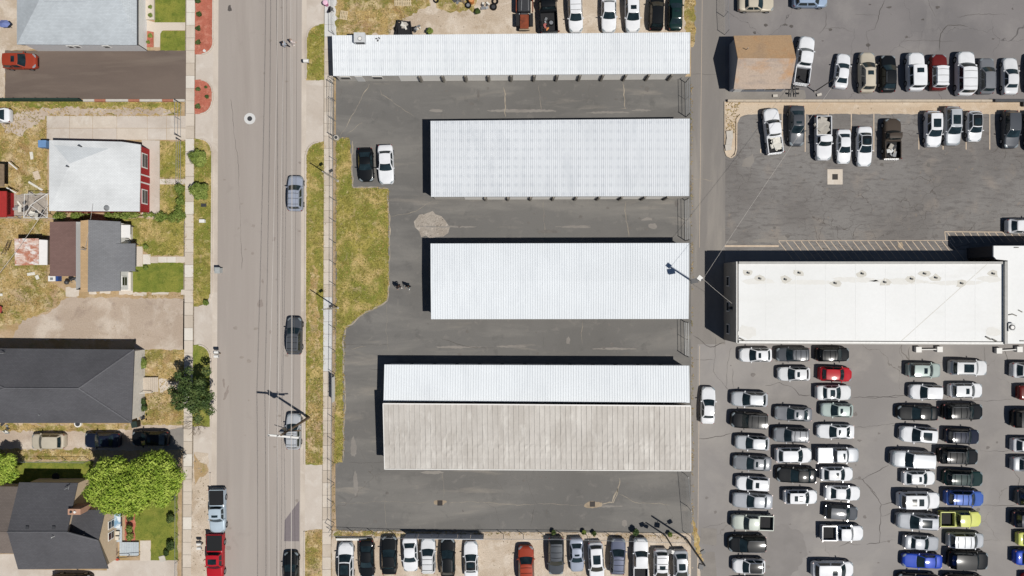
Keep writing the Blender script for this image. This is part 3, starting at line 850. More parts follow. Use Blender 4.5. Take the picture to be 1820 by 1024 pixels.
def storage(px, h, label, group, pitch, mat, ridge=0.0, doors=(40, 733 - 40), front_pil=True, south=True, north=True, over=.25, rh=.035):
    """px: roof corner readings NW NE SE SW at height h"""
    cs = [P(x, y, h) for x, y in px]
    root = root_at("storage_building", (px[0][0] + px[2][0]) / 2, (px[0][1] + px[2][1]) / 2, label, "storage building", group)
    NW, NE, SE, SW = [Vector(c_) for c_ in cs]
    rib_roof(root, cs, [h] * 4, pitch, rh, mat, ridge=ridge)
    o = .22
    wNW, wNE, wSE, wSW = NW + Vector((o, -o)), NE + Vector((-o, -o)), SE + Vector((-o, over)), SW + Vector((o, over))
    MB().prism([tuple(wSW), tuple(wSE), tuple(wNE), tuple(wNW)], 0, [h - .125] * 4).build("wall", m_wallw, root)
    # doors
    for side, (A, B), sgn in (("s", (wSW, wSE), -1), ("n", (wNW, wNE), 1)):
        if (side == "s" and not south) or (side == "n" and not north):
            continue
        d = (B - A); Ld = d.length
        ang = math.atan2(d.y, d.x)
        x0, pit = doors
        start = x0 * GSD
        n = int((Ld - start - .2) / (pit * GSD))
        me = roll_door_mesh(pit * GSD - .42, h - .42)
        me.materials.append(m_door)
        for i in range(n):
            c_ = A + d.normalized() * (start + (i + .5) * pit * GSD)
            nrm = Vector((d.y, -d.x)).normalized() * (-sgn)
            nrm = Vector((0, sgn)) if abs(d.y) < .01 * Ld else Vector((-d.y, d.x)).normalized() * sgn
            p = c_ + nrm * .03
            dd = ob("roll_up_door", me, root, None, (p.x - root.location.x, p.y - root.location.y, 0.02), ang if sgn < 0 else ang + math.pi)
            if front_pil:
                p2 = A + d.normalized() * (start + (i + 1) * pit * GSD)
                mb = MB().obox((p2.x + nrm.x * .13, p2.y + nrm.y * .13, (h - .3) / 2), .2, .24, h - .3, ang)
                mb.build("pilaster", m_pil, root)
    return root, (wNW, wNE, wSE, wSW)

ra, wa = storage([(590, 63), (1227, 57.5), (1226, 131), (592, 135)], 2.6, "long white storage building with a boxy cooler on its roof, along the top gravel lot", "rows of storage buildings", .25, m_roofA, doors=(105, 39.8), north=False, over=.1)
# windows, door and cooler of the office end
for x, w in ((614, 16), (671, 16)):
    q = P(x, 138.5, 1.5)
    y = wa[3].y + (wa[2].y - wa[3].y) * ((q[0] - wa[3].x) / (wa[2].x - wa[3].x))
    wf = MB().box(q[0] - w * .034 - .07, q[0] + w * .034 + .07, y - .06, y, 1.0, 1.95).build("window", m_trim, ra)
    MB().box(q[0] - w * .034, q[0] + w * .034, y - .075, y - .06, 1.07, 1.88).build("pane", m_darkwin, wf)
q = P(640, 139, 1.0)
y = wa[3].y + (wa[2].y - wa[3].y) * .08
MB().box(q[0] - .45, q[0] + .45, y - .05, y, 0.02, 2.05).build("door", m_whitepvc, ra)
qx, qy = P(640, 69, 3.1)
co = empty("rooftop_cooler", (qx, qy, 2.6), "pale grey boxy cooler on the edge of the white storage roof", "cooler")
MB().box(qx - .66, qx + .62, qy - .5, qy + .62, 2.66, 3.45).build("cabinet", plain("cooler_casing", c("cfd1d2"), .5, .4), co)
MB().tube((qx + .05, qy - .1, 3.45), (qx + .05, qy - .1, 3.5), .26, n=18).build("fan_ring", m_steel, co)
MB().tube((qx + .05, qy - .1, 3.5), (qx + .05, qy - .1, 3.52), .2, n=18).build("fan_guard", m_trim, co)
g = MB()
for i in range(7):
    g.box(qx - .5, qx + .5, qy - .54, qy - .5, 2.75 + i * .09, 2.8 + i * .09)
g.build("side_louvre", m_dkmetal, co)
sq = P(672, 70, 2.75)
st = empty("roof_debris", (*sq, 2.6), "small scatter of dark scraps on the white roof beside the cooler", "roof debris")
for i in range(3):
    MB().obox((sq[0] + i * .16 - .2, sq[1] + (.1, -.12, .16)[i], 2.68), .22, .12, .08, i * 1.1).build("scrap", m_dkmetal, st)

rb_, wb_ = storage([(765, 215), (1226, 211), (1225, 348.5), (766, 350)], 2.85, "white storage building with faint grid-like grey weathering, second from the top gravel lot", "rows of storage buildings", .245, m_roofB, doors=(50, 39.5), over=.05)
rc_, wc_ = storage([(765, 433), (1225, 432), (1224, 567), (766, 567.5)], 2.9, "white storage building crossed by a floodlight pole's shadow, third from the top gravel lot", "rows of storage buildings", .285, m_roofC, ridge=.14, doors=(50, 39.5), over=.3)
for x, y in ((1093, 536), (1052, 517), (1194, 458), (1200, 490), (1174, 559)):
    q = P(x, y, 2.8)
    ob("roof_spot", MB().obox((0, 0, 0), .2, .12, .05, R.uniform(0, 3)).mesh("roof_spot"), rc_, m_dkmetal, (q[0] - rc_.location.x, q[1] - rc_.location.y, 2.86))

rd = root_at("storage_building", 955, 742, "storage building with a white upper roof and a taller grey tan roof joined along it", "storage building", "rows of storage buildings")
cs = [P(683, 648, 2.8), P(1225, 650, 2.8), P(1226, 716, 2.8), P(681.5, 713, 2.8)]
rib_roof(rd, cs, [2.8] * 4, .3, .035, m_roofC, name="white_roof")
cw = [Vector(x) for x in cs]
MB().prism([(cw[3].x + .2, cw[3].y), (cw[2].x - .2, cw[2].y), (cw[1].x - .2, cw[1].y - .2), (cw[0].x + .2, cw[0].y - .2)], 0, 2.66).build("wall", m_wallw, rd)
ct = [P(681, 717, 3.4), P(1227, 721, 3.4), P(1228.5, 838, 3.4), P(683, 835, 3.4)]
rib_roof(rd, ct, [3.5, 3.5, 3.2, 3.2], .605, .05, m_tanroof, name="tan_roof", panels=True, thick=.2)
ctv = [Vector(x) for x in ct]
MB().prism([(ctv[3].x + .2, ctv[3].y + .2), (ctv[2].x - .2, ctv[2].y + .2), (ctv[1].x - .2, ctv[1].y - .12), (ctv[0].x + .2, ctv[0].y - .12)], 0, [2.98, 2.98, 3.28, 3.28]).build("wall", m_wallw, rd)
me = roll_door_mesh(2.3, 2.3); me.materials.append(m_door)
for i in range(13):
    for (A, B, s_) in ((Vector((ctv[3].x + .2, ctv[3].y + .2)), Vector((ctv[2].x - .2, ctv[2].y + .2)), -1), (Vector((cw[0].x + .2, cw[0].y - .2)), Vector((cw[1].x - .2, cw[1].y - .2)), 1)):
        p = A.lerp(B, (i + .5) / 13) + Vector((0, .03 * s_))
        an = math.atan2((B - A).y, (B - A).x)
        ob("roll_up_door", me, rd, None, (p.x - rd.location.x, p.y - rd.location.y, .02), an if s_ < 0 else an + math.pi)

# big white flat-roofed building
rw = root_at("commercial_building", 1548, 538, "big flat white roofed building with small pipe vents, above the packed car lot", "commercial building")
HB = 5.0
q0 = P(1309, 465, HB); q1 = P(1788, 465, HB); q2 = P(1788, 611.5, HB); q3 = P(1309, 609.5, HB)
MB().prism([q3, q2, q1, q0], 0, HB - .25).build("wall", m_bwall, rw)
e = .28
MB().prism([(q3[0] + e, q3[1] + e), (q2[0] - e, q2[1] + e), (q1[0] - e, q1[1] - e), (q0[0] + e, q0[1] - e)], HB - .25, HB - .12).build("roof", m_tpo, rw)
m_cop = plain("coping_metal", c("a9a8a4"), .5, .4)
m_copw = plain("white_coping", c("e6e5e1"), .5, .4)
def coping(a, b_, mat, w=.28, z0=HB - .249, z1=HB + .05):
    a = Vector(a); b_ = Vector(b_)
    d = (b_ - a).normalized(); n = Vector((d.y, -d.x)) * w
    MB().prism([tuple(a), tuple(b_), tuple(b_ + n), tuple(a + n)], z0, z1).build("coping", mat, rw)
coping((q0[0] + e, q0[1]), (q1[0] - e, q1[1]), m_cop)
coping(q1, q2, m_cop, z1=HB + .25)
coping((q2[0] - e, q2[1]), (q3[0] + e, q3[1]), m_copw, w=.2)
coping((q3[0], q3[1]), (q0[0], q0[1]), m_copw, w=.1, z1=HB - .02)
MB().prism([(q3[0] + .1, q3[1] - .12), (q2[0] - .1, q2[1] - .12), (q2[0] - .1, q2[1] - .003), (q3[0] + .1, q3[1] - .003)], HB - .35, HB - .18).build("gutter", m_cop, rw)
m_vst = plain("vent_grey", c("77756f"), .7, .3)
m_vstain = plain("roof_stain", c("d6d3ca"), .8, .2, var=.06)
vents = ((1331, 485.4), (1351.6, 495.5), (1397, 497), (1421.7, 485.4), (1485.7, 503.7), (1534, 486.7), (1574, 502), (1621.7, 496), (1645, 486.7), (1665, 494), (1711, 504), (1767, 486.7))
for i, (x, y) in enumerate(vents):
    q = P(x, y, HB + .1)
    v = MB().tube((q[0], q[1], HB - .12), (q[0], q[1], HB + .1), .09, .09, 8)
    v.tube((q[0], q[1], HB + .1), (q[0], q[1], HB + .14), .13, .08, 8)
    vv = v.build("roof_vent", m_vst, rw)
    pts = dense([(q[0] + k * math.cos(a) , q[1] + .6 * k * math.sin(a)) for k, a in ((R.uniform(.45, .9), j * math.pi / 4) for j in range(8))], .2, .03)
    MB().add([(px_, py_, HB - .115) for px_, py_ in pts], [tuple(range(len(pts)))]).build("stain", m_vstain, vv)
for x, y, l in ((1320, 604, 10), (1757, 601, 9), (1768, 605, 8)):
    q = P(x, y, HB)
    MB().obox((q[0], q[1], HB - .03), l * .068, .16, .14, -.5).build("pipe_support", m_vst, rw)
# membrane laps and ponding marks
for i in range(1, 9):
    xx = q0[0] + (q1[0] - q0[0]) * i / 9
    MB().box(xx - .035, xx + .035, q3[1] + e + .02, q0[1] - e - .02, HB - .1195, HB - .112).build("membrane_lap", m_tpo, rw)
for (x, y, rx__, ry__) in ((1350, 500, 2.2, .35), (1440, 502, 3.2, .3), (1520, 497, 3.0, .3), (1600, 500, 3.4, .35), (1700, 503, 3.6, .3), (1760, 496, 1.6, .35), (1330, 590, 1.2, .8), (1765, 590, 1.0, .6)):
    q = P(x, y, HB)
    pts = dense([(q[0] + rx__ * R.uniform(.7, 1.1) * math.cos(j * math.pi / 6), q[1] + ry__ * R.uniform(.7, 1.2) * math.sin(j * math.pi / 6)) for j in range(12)], .25, .05)
    MB().add([(a_, b__, HB - .1165) for a_, b__ in pts], [tuple(range(len(pts)))]).build("ponding_mark", plain("ponding_dirt", c("e6e5e0"), .8, .2, var=.03) if x == 1350 else bpy.data.materials["ponding_dirt"], rw)
# seam across the membrane
sm = MB()
A = Vector(P(1602, 607, HB)); B = Vector(P(1755, 470, HB)); d = (B - A).normalized(); n = Vector((-d.y, d.x)) * .03
sm.quad((A.x - n.x, A.y - n.y, HB - .114), (B.x - n.x, B.y - n.y, HB - .114), (B.x + n.x, B.y + n.y, HB - .114), (A.x + n.x, A.y + n.y, HB - .114))
sm.build("membrane_seam", m_vstain, rw)
for i in range(7):
    q = P(1360 + i * 62, 611, 2.2)
    MB().box(q[0] - 1.2, q[0] + 1.2, q3[1] - .05, q3[1] - .002, .02, 2.6).build("service_door", m_door, rw)
for y in (500, 545, 585):
    q = P(1292, y, 2)
    wn_ = MB().box(q0[0] - .05, q0[0], q[1] - .6, q[1] + .6, 1.2, 2.3).build("window", m_trim, rw)
    MB().box(q0[0] - .06, q0[0] - .05, q[1] - .5, q[1] + .5, 1.3, 2.2).build("pane", m_darkwin, wn_)
q = P(1296, 547, 4)
MB().box(q0[0] - .35, q0[0], P(0, 550, 3.5)[1], P(0, 545, 3.5)[1], 3.1, 3.5).build("wall_lamp", m_dkmetal, rw)
# annex
rx = root_at("annex_building", 1850, 530, "white flat roofed annex with a roof fan, joined onto the end of the big building", "commercial building")
z = 4.92
a0 = P(1766, 437, z); a1 = P(1960, 437, z); a2 = P(1960, 611, z); a3 = P(1791, 611, z); a4 = P(1791, 463, z); a5 = P(1771, 461, z); a6 = P(1766, 456, z)
pl = [a3, a2, a1, a0, a6, a5, a4]
MB().prism(pl, 0, z - .2).build("wall", plain("shade_darkened_wall", c("4a484a"), .85, .2), rx)  # wall colour darkened to stand in for the shade on its west face
MB().prism([(x + (.0), y) for x, y in pl], z - .199, z).build("roof", m_tpo, rx)
q = P(1798.5, 582, 5.4)
fan = MB().box(q[0] - .4, q[0] + .4, q[1] - .45, q[1] + .45, z, z + .5).build("roof_fan", m_steel, rx)
MB().tube((q[0], q[1], z + .5), (q[0], q[1], z + .6), .32, n=14).build("fan_ring", m_dkmetal, fan)
MB().tube((q[0], q[1], z + .6), (q[0], q[1], z + .62), .2, n=14).build("fan_hub", m_trim, fan)
for x, y, rz in ((1796, 559, .2), (1803, 560, -.4), (1813, 553, -.5), (1816, 606, 0), (1806, 422 + 18, 0)):
    q = P(x, y, z)
    MB().obox((q[0], q[1], z + .04), .5, .1, .08, rz).build("roof_pipe", m_vst, rx)

# tan gable shed office
rs = root_at("small_office", 1352, 112, "small gabled building with sun bleached tan shingles, by the white pickup", "building")
eh, rh_ = 2.3, 3.9
n0, n1 = P(1304, 63.5, eh), P(1406, 62.5, eh)
s0, s1 = P(1304, 159, eh), P(1404.5, 158, eh)
k0, k1 = P(1311.5, 103.5, rh_), P(1415, 104, rh_)
kx0, kx1 = k0[0], k1[0]
t = .1
def slope(a, b_, cc, d, mat, name, root):
    """a,b eave ends, cc,d ridge ends (x,y,z)"""
    A, B, C_, D = [Vector(v) for v in (a, b_, cc, d)]
    n_ = (B - A).cross(D - A).normalized()
    if n_.z < 0: n_ = -n_
    lo = [v - n_ * t for v in (A, B, C_, D)]
    mb = MB()
    vs = [*lo, A, B, C_, D]
    mb.add(vs, [(0, 1, 2, 3), (4, 5, 6, 7), (0, 1, 5, 4), (1, 2, 6, 5), (2, 3, 7, 6), (3, 0, 4, 7)])
    o = mb.build(name, mat, root)
    bmn = o.data
    import bmesh
    bb = bmesh.new(); bb.from_mesh(bmn); bmesh.ops.recalc_face_normals(bb, faces=bb.faces); bb.to_mesh(bmn); bb.free()
    return o
slope((*s0, eh), (*s1, eh), (*k1, rh_), (*k0, rh_), m_sh_orange2, "roof_slope", rs)
slope((*n1, eh), (*n0, eh), (*k0, rh_), (*k1, rh_), m_sh_orange, "roof_slope", rs)
m_panel_ = None
m_bluewall = plain("grey_blue_siding", c("8d939e"), .8, .2, var=.05)
xw0, xw1 = max(n0[0], s0[0]) + .15, min(n1[0], s1[0]) - .25
yn, ys = n0[1] - .3, s0[1] + .35
ym = (k0[1])
w = MB()
gz = rh_ - .12
ez = eh - .02
w.add([(xw0, ys, 0), (xw0, yn, 0), (xw0, yn, ez + .1), (xw0, ym, gz), (xw0, ys, ez + .1), (xw1, ys, 0), (xw1, yn, 0), (xw1, yn, ez + .1), (xw1, ym, gz), (xw1, ys, ez + .1)],
      [(0, 4, 3, 2, 1), (5, 6, 7, 8, 9), (0, 5, 9, 4), (1, 2, 7, 6), (0, 1, 6, 5)])
w.build("wall", m_bluewall, rs)
for xx, ww in ((xw0 + 2.2, 1.6), (xw0 + 4.6, 1.4)):
    wf = MB().box(xx - ww / 2, xx + ww / 2, ys - .05, ys, .8, 1.9).build("window", m_trim, rs)
    MB().box(xx - ww / 2 + .08, xx + ww / 2 - .08, ys - .06, ys - .05, .88, 1.82).build("pane", m_darkwin, wf)
MB().box(xw0 + .4, xw0 + 1.3, ys - .05, ys, 0.02, 2.0).build("door", m_whitepvc, rs)
q = P(1328, 87, 3.6)
MB().tube((q[0], q[1], 3.1), (q[0], q[1], 3.95), .05, n=6).build("vent_pipe", m_steel, rs)
sheet("concrete_edge", [(1288, 160), (1430, 160), (1432, 176), (1288, 178)], m_lightpatch, 2, .1)

def cap(root, a, b_, mat, r=.09):
    A_, B_ = Vector(a), Vector(b_)
    A_.z += .02; B_.z += .02
    MB().tube(A_, B_, r, r, 6).build("ridge_cap", mat, root)
m_capd = shingle("charcoal_cap", c("6c6c70"), .1)
# houses on the west side ------------------------------------------------
def hip(root, eave, ridge, mats, thick=.14, name="roof_slope"):
    """eave: list of (x,y,z) corners counter-clockwise from SW; faces given by index into eave+ridge"""
    pts = [Vector(p) for p in eave + ridge[0]]
    for f, m in zip(ridge[1], mats):
        poly = [pts[i] for i in f]
        n_ = (poly[1] - poly[0]).cross(poly[2] - poly[0]).normalized()
        if n_.z < 0:
            poly = poly[::-1]; n_ = -n_
        lo = [p - Vector((0, 0, thick)) for p in poly]
        k = len(poly)
        mb = MB().add(poly + lo, [tuple(range(k)), tuple(range(k, 2 * k))[::-1]] + [((i + 1) % k, i, i + k, (i + 1) % k + k) for i in range(k)])
        mb.build(name, m, root)
def E(px, py, h):
    return (*P(px, py, h), h)
def windows_on(root, axis, at, centres, w, z0, z1, out, frame=m_whitepvc, bars=True):
    for cc_ in centres:
        mb = MB(); pb = MB()
        if axis == 'x':   # wall facing +-y at y=at
            fr = MB().box(cc_ - w / 2, cc_ + w / 2, min(at, at + out * .06), max(at, at + out * .06), z0, z1).build("window", frame, root)
            a, b_ = sorted((at + out * .06, at + out * .075))
            for s_ in (0, 1):
                MB().box(cc_ - w / 2 + .12, cc_ + w / 2 - .12, a, b_, z0 + .07 + s_ * (z1 - z0) / 2, z0 - .04 + (s_ + 1) * (z1 - z0) / 2 ).build("pane", m_darkwin, fr)
        else:
            fr = MB().box(min(at, at + out * .06), max(at, at + out * .06), cc_ - w / 2, cc_ + w / 2, z0, z1).build("window", frame, root)
            a, b_ = sorted((at + out * .06, at + out * .075))
            for s_ in (0, 1):
                MB().box(a, b_, cc_ - w / 2 + .12, cc_ + w / 2 - .12, z0 + .07 + s_ * (z1 - z0) / 2, z0 - .04 + (s_ + 1) * (z1 - z0) / 2).build("pane", m_darkwin, fr)

# house 1, pale grey shingles, white wall
h1 = root_at("house", 140, 30, "house with a broad pale grey shingle roof and white wall above the brown driveway", "house")
eh = 2.6
hip(h1, [E(30, 79, eh), E(243, 80, eh), E(243, -190, eh), E(30, -190, eh)],
    ([E(90, -40, 4.6), E(200, -40, 4.6)], [(0, 1, 5, 4), (1, 2, 5), (2, 3, 4, 5), (3, 0, 4)]), [m_sh_lt] * 4)
wy = P(0, 80, eh)[1] + .12
wx0, wx1 = P(34, 80, eh)[0] + .5, P(243, 80, eh)[0] - .12
m_wwall = plain("white_siding", c("e9e9e8"), .7, .3, var=.03)
MB().box(wx0, wx1, wy, P(0, -190, eh)[1] - .3, 0, eh - .16).build("wall", m_wwall, h1)
windows_on(h1, 'x', wy, [P(127, 81, 1.5)[0], P(139, 81, 1.5)[0]], .72, 1.3, 2.0, -1)
windows_on(h1, 'x', wy, [P(191, 81, 1.5)[0]], .8, 1.3, 2.0, -1)
MB().box(wx1 + .12, wx1 + .24, wy - .12, P(0, -190, eh)[1], eh - .17, eh - .05).build("gutter", m_dkmetal, h1)
MB().box(wx1 + .03, wx1 + .1, wy + .02, wy + .1, 0, eh - .17).build("downpipe", m_dkmetal, h1)
MB().box(wx1, wx1 + 1.0, P(0, 36, 0)[1], P(0, 0, 0)[1], 0, .28).build("porch_step", m_walk, h1)
q = P(116, 3, 3.8); MB().box(q[0] - 2.4, q[0] + 2.4, q[1] - .05, q[1] + .05, 3.55, 3.95).build("ridge_vent", m_sh_lt, h1)
q0_, q1_ = P(226, 0, 3.2), P(231, 34, 2.9)
MB().box(q0_[0], q1_[0], q1_[1], q0_[1], 2.7, 3.05).build("roof_cricket", m_sh_taupe, h1)
can = empty("patio_umbrella", (*P(24, 51), 0), "closed blue grey tarp covered umbrella in the sandy yard beside the pale grey roof", "umbrella")
q = P(22, 50)
m_tarp = plain("blue_grey_tarp", c("6f7db0"), .7, .3, var=.12)
MB().tube((q[0], q[1], 0), (q[0], q[1], 1.7), .03).build("pole", m_dkmetal, can)
cone = MB()
for i in range(6):
    a, a2 = i * math.pi / 3, (i + 1) * math.pi / 3
    cone.add([(q[0], q[1], 1.75), (q[0] + .75 * math.cos(a), q[1] + .5 * math.sin(a), 1.45), (q[0] + .75 * math.cos(a2), q[1] + .5 * math.sin(a2), 1.45)], [(0, 1, 2)])
cone.build("canopy", m_tarp, can)

# house 2, white roof, red front
h2 = root_at("house", 170, 312, "house with a plain white roof and a red front wall with white framed windows", "house")
eh = 2.6
hip(h2, [E(87, 375, eh), E(247.8, 376, eh), E(250, 257, eh), E(216, 252, eh), E(87.5, 249, eh)],
    ([E(124, 291, 2.95), E(193, 264, 2.76), E(96, 258, 2.66)], [(0, 1, 5), (1, 2, 5), (2, 6, 5), (2, 3, 6), (3, 4, 7, 6), (6, 7, 5), (4, 0, 5, 7)]),
    [m_sh_white, m_sh_white, m_sh_white, m_sh_white, m_sh_white, shingle("shaded_white_shingle", c("d0d5d8"), .03), m_sh_white])  # north hip facet greyer, its shade put into the shingle colour
m_red = plain("red_siding", c("a5282b"), .7, .3, var=.06)
ex = P(249, 300, eh)[0] - .02
sy = P(0, 375.5, eh)[1] + .1
ny = P(0, 257, eh)[1] - .12
MB().prism([(P(88, 0, eh)[0] + .3, sy), (ex - .1, sy), (ex - .1, ny), (P(88, 0, eh)[0] + .3, ny + .3)], 0, eh - .16).build("wall", m_red, h2)
windows_on(h2, 'y', ex - .1, [P(0, 286, 1.4)[1], P(0, 350, 1.4)[1]], 1.75, .7, 2.0, 1)
for yy in (312.5, 326):
    qy = P(0, yy, 1.2)[1]
    MB().box(ex - .1, ex - .04, qy - .08, qy + .08, 0.05, 2.4).build("door_trim", m_whitepvc, h2)
MB().box(ex - .1, ex - .06, P(0, 325, 1.2)[1] + .0, P(0, 313.6, 1.2)[1], 0.05, 2.2).build("door", m_red, h2)
MB().box(ex - .1, ex + 1.1, P(0, 386, 0)[1], P(0, 250, 0)[1], 0, .12).build("porch_slab", m_conc, h2)
for x, y, a_ in ((141, 259.5, .3), (120, 296, .6)):
    q = P(x, y, 3.2); MB().tube((q[0], q[1], 2.7), (q[0], q[1], 3.5), .07, n=8).build("vent_pipe", m_dkmetal, h2)
for x, y in ((187, 369),):
    q = P(x, y, 2.9); MB().tube((q[0], q[1], 2.6), (q[0], q[1] , 3.1), .38, .05, 10).build("satellite_dish", m_steel, h2)
q = P(80, 257, 1.2)
ac = empty("window_cooler", (q[0], q[1], 0), "blue grey swamp cooler against the back wall of the white roofed house", "cooler")
MB().box(q[0] - .45, q[0] + .5, q[1] - .45, q[1] + .4, 1.0, 1.8).build("cabinet", plain("blue_cooler_casing", c("6f93bd"), .5, .4), ac)
MB().box(q[0] - .4, q[0] - .3, q[1] - .35, q[1] + .3, 0, 1.0).build("leg", m_dkmetal, ac)
MB().box(q[0] + .3, q[0] + .4, q[1] - .35, q[1] + .3, 0, 1.0).build("leg", m_dkmetal, ac)
# canopy frame behind house 2
q00, q11 = P(42, 387, 2.3), P(84, 345, 2.3)
fr = empty("canopy_frame", ((q00[0] + q11[0]) / 2, (q00[1] + q11[1]) / 2, 0), "bare white canopy frame standing behind the white roofed house", "canopy frame")
cs4 = [(q00[0], q00[1]), (q11[0], q00[1]), (q11[0], q11[1]), (q00[0] + .1, q11[1])]
apx = ((q00[0] + q11[0]) / 2 - .2, (q00[1] + q11[1]) / 2, 2.9)
for (x, y) in cs4:
    MB().tube((x, y, 0), (x, y, 2.3), .04).build("leg", m_whitepvc, fr)
for i in range(4):
    a, b_ = cs4[i], cs4[(i + 1) % 4]
    MB().tube((*a, 2.3), (*b_, 2.3), .032).build("side_bar", m_whitepvc, fr)
for i in (0, 1, 2):
    MB().tube((*cs4[i], 2.32), apx, .032).build("roof_bar", m_whitepvc, fr)

# house 3
h3 = root_at("house", 160, 455, "house whose roof is brown, tan and grey in bands, with small white porches", "house")
eh = 2.6
MB().prism([P(88, 491, eh), P(148, 491, eh), P(148, 394, eh), P(88, 394.5, eh)], [eh - .15] * 4, [2.55, 2.75, 2.75, 2.55]).build("flat_roof", m_sh_brown, h3)
rz_ = 4.0
hip(h3, [E(143, 518, 3.88), E(213.5, 517, 2.5), E(214, 394, 2.5), E(143, 392.5, 3.88)],
    ([E(156, 519, rz_), E(157, 391, rz_)], [(0, 4, 5, 3), (1, 2, 5, 4)]), [m_sh_tan, m_sh_grey])
hip(h3, [E(205, 483, 2.75), E(240, 482.5, 2.35), E(240.5, 433, 2.35), E(205, 433, 2.75)], ([], [(0, 1, 2, 3)]), [m_sh_grey], thick=.12)
m_tanwall = plain("tan_siding", c("c9ad92"), .8, .2, var=.06)
a = P(90, 489, eh); b_ = P(212, 515, eh); d_ = P(212, 396, eh)
MB().box(a[0], P(143, 0, eh)[0], a[1], P(0, 396, eh)[1], 0, 2.4).build("wall", m_tanwall, h3)
x0, x1, y0, y1 = P(145, 0, eh)[0], P(211.5, 0, eh)[0], P(0, 515, eh)[1], P(0, 396, eh)[1]
rx_ = P(156.5, 0, rz_)[0]
w = MB()
w.add([(x0, y0, 0), (x1, y0, 0), (x1, y0, 2.45), (rx_, y0, 3.85), (x0, y0, 3.7), (x0, y1, 0), (x1, y1, 0), (x1, y1, 2.45), (rx_, y1, 3.85), (x0, y1, 3.7)],
      [(0, 1, 2, 3, 4), (5, 9, 8, 7, 6), (1, 6, 7, 2), (0, 4, 9, 5)])
w.build("gable_wall", m_wwall, h3)
for y0_, y1_ in ((400, 427), (484, 517)):
    qa, qb = P(214, y1_, .5), P(232.5, y0_, .5)
    MB().box(qa[0], qb[0], qa[1], qb[1], 0, .5).build("porch_floor", m_walkc, h3)
qa, qb = P(213.5, 430, 2.2), P(232, 400, 2.2)
MB().box(qa[0], qb[0] - .05, qa[1] + .5, qb[1], 2.1, 2.2).build("porch_roof", m_trim, h3)
for xx, yy in ((232, 402), (232, 428), (239, 434), (239, 482)):
    q = P(xx, yy, 1)
    MB().tube((q[0] - .05, q[1], 0), (q[0] - .05, q[1], 2.1), .05).build("porch_post", m_dkmetal, h3)
q = P(152, 443, 4.1)
MB().tube((q[0], q[1], 3.7), (q[0], q[1], 4.9), .045).tube((q[0] - .3, q[1], 4.7), (q[0] + .4, q[1] - .15, 4.7), .03).build("service_mast", m_steel, h3)
q = P(165, 437, 3.9)
windows_on(h3, 'y', x1, [P(0, 411, 1.4)[1], P(0, 500, 1.4)[1]], 1.2, .9, 2.0, 1)
q = P(219, 490, .7)
mt = MB().box(q[0] - .3, q[0] + .35, q[1] - .3, q[1] + .3, .5, .56).build("door_mat", m_dkmetal, h3)
# rusty shed behind
h3s = root_at("shed", 52, 448, "small shed with a rust streaked corrugated roof and white side strip", "shed")
m_rustroof = layered("rusted_corrugated_iron", c("d9c3b6"), [(c("b5745a"), 1.1, .44, .58, .9, (.8, 1.8, 1)), (c("e7e4e0"), .9, .52, .62, .9, (.8, 1.6, 1)), (c("9a5a42"), 2.0, .58, .68, .7)], fine=.12, fine_scale=6, bump=.1, rough=.6)
ca = [P(25, 424, 2.2), P(70, 424, 2.2), P(70, 471, 2.2), P(26, 472, 2.2)]
rib_roof(h3s, ca, [2.15, 2.35, 2.35, 2.15], .2, .03, m_rustroof, thick=.06)
MB().prism([P(70.3, 471, 2.2), P(84, 471, 2.2), P(84.5, 427, 2.2), P(70.3, 426, 2.2)], [2.1] * 4, [2.3, 2.25, 2.25, 2.3]).build("side_roof", m_trim, h3s)
MB().box(ca[3][0] + .15, P(83, 0, 2.2)[0] - .1, ca[3][1] + .15, ca[0][1] - .15, 0, 2.08).build("wall", m_wood, h3s)
q = P(20, 440)
ld = empty("ladder", (*q, 0), "grey wooden ladder leaning on the rusty shed", "ladder")
for dx in (-.2, .2):
    MB().tube((q[0] + dx - .1, q[1] + .9, .05), (q[0] + dx + .35, q[1] - .9, 1.9), .04).build("rail", m_wood, ld)
for i in range(6):
    f = (i + .5) / 6
    MB().tube((q[0] - .3 + f * .45, q[1] + .9 - 1.8 * f, .05 + 1.85 * f), (q[0] + .1 + f * .45, q[1] + .9 - 1.8 * f, .05 + 1.85 * f), .025).build("rung", m_wood, ld)
# red barn at the edge, low dark lean-to
rbn = root_at("barn", -30, 365, "red walled outbuilding cut by the edge of the photo", "outbuilding")
MB().box(P(-90, 0)[0], P(15, 0, 1.0)[0], P(0, 384, 1)[1], P(0, 342, 1)[1], 0, 2.4).build("wall", m_red, rbn)
MB().prism([P(-90, 386, 2.5), P(12, 386, 2.5), P(12, 340, 2.5), P(-90, 340, 2.5)], 2.41, 2.55).build("roof", plain("red_metal_roof", c("a8322f"), .6, .3), rbn)
ltn = root_at("lean_to", -15, 308, "low dark lean-to roof at the photo's edge above the red outbuilding", "lean-to")
MB().prism([P(-60, 330, 2), P(8, 332, 2), P(8, 292, 2), P(-60, 288, 2)], [2.0] * 4, [2.1] * 4).build("roof", m_wood, ltn)
MB().box(P(-55, 0)[0], P(5, 0)[0], P(0, 326)[1], P(0, 296)[1], 0, 1.98).build("wall", m_wood, ltn)
for x, y, rz in ((12, 292, -.7), (9, 336, -.5)):
    q = P(x, y, 2.1)
    MB().obox((q[0], q[1], 1.0), 1.3, .12, .12, rz).build("prop_board", m_whitepvc, ltn)

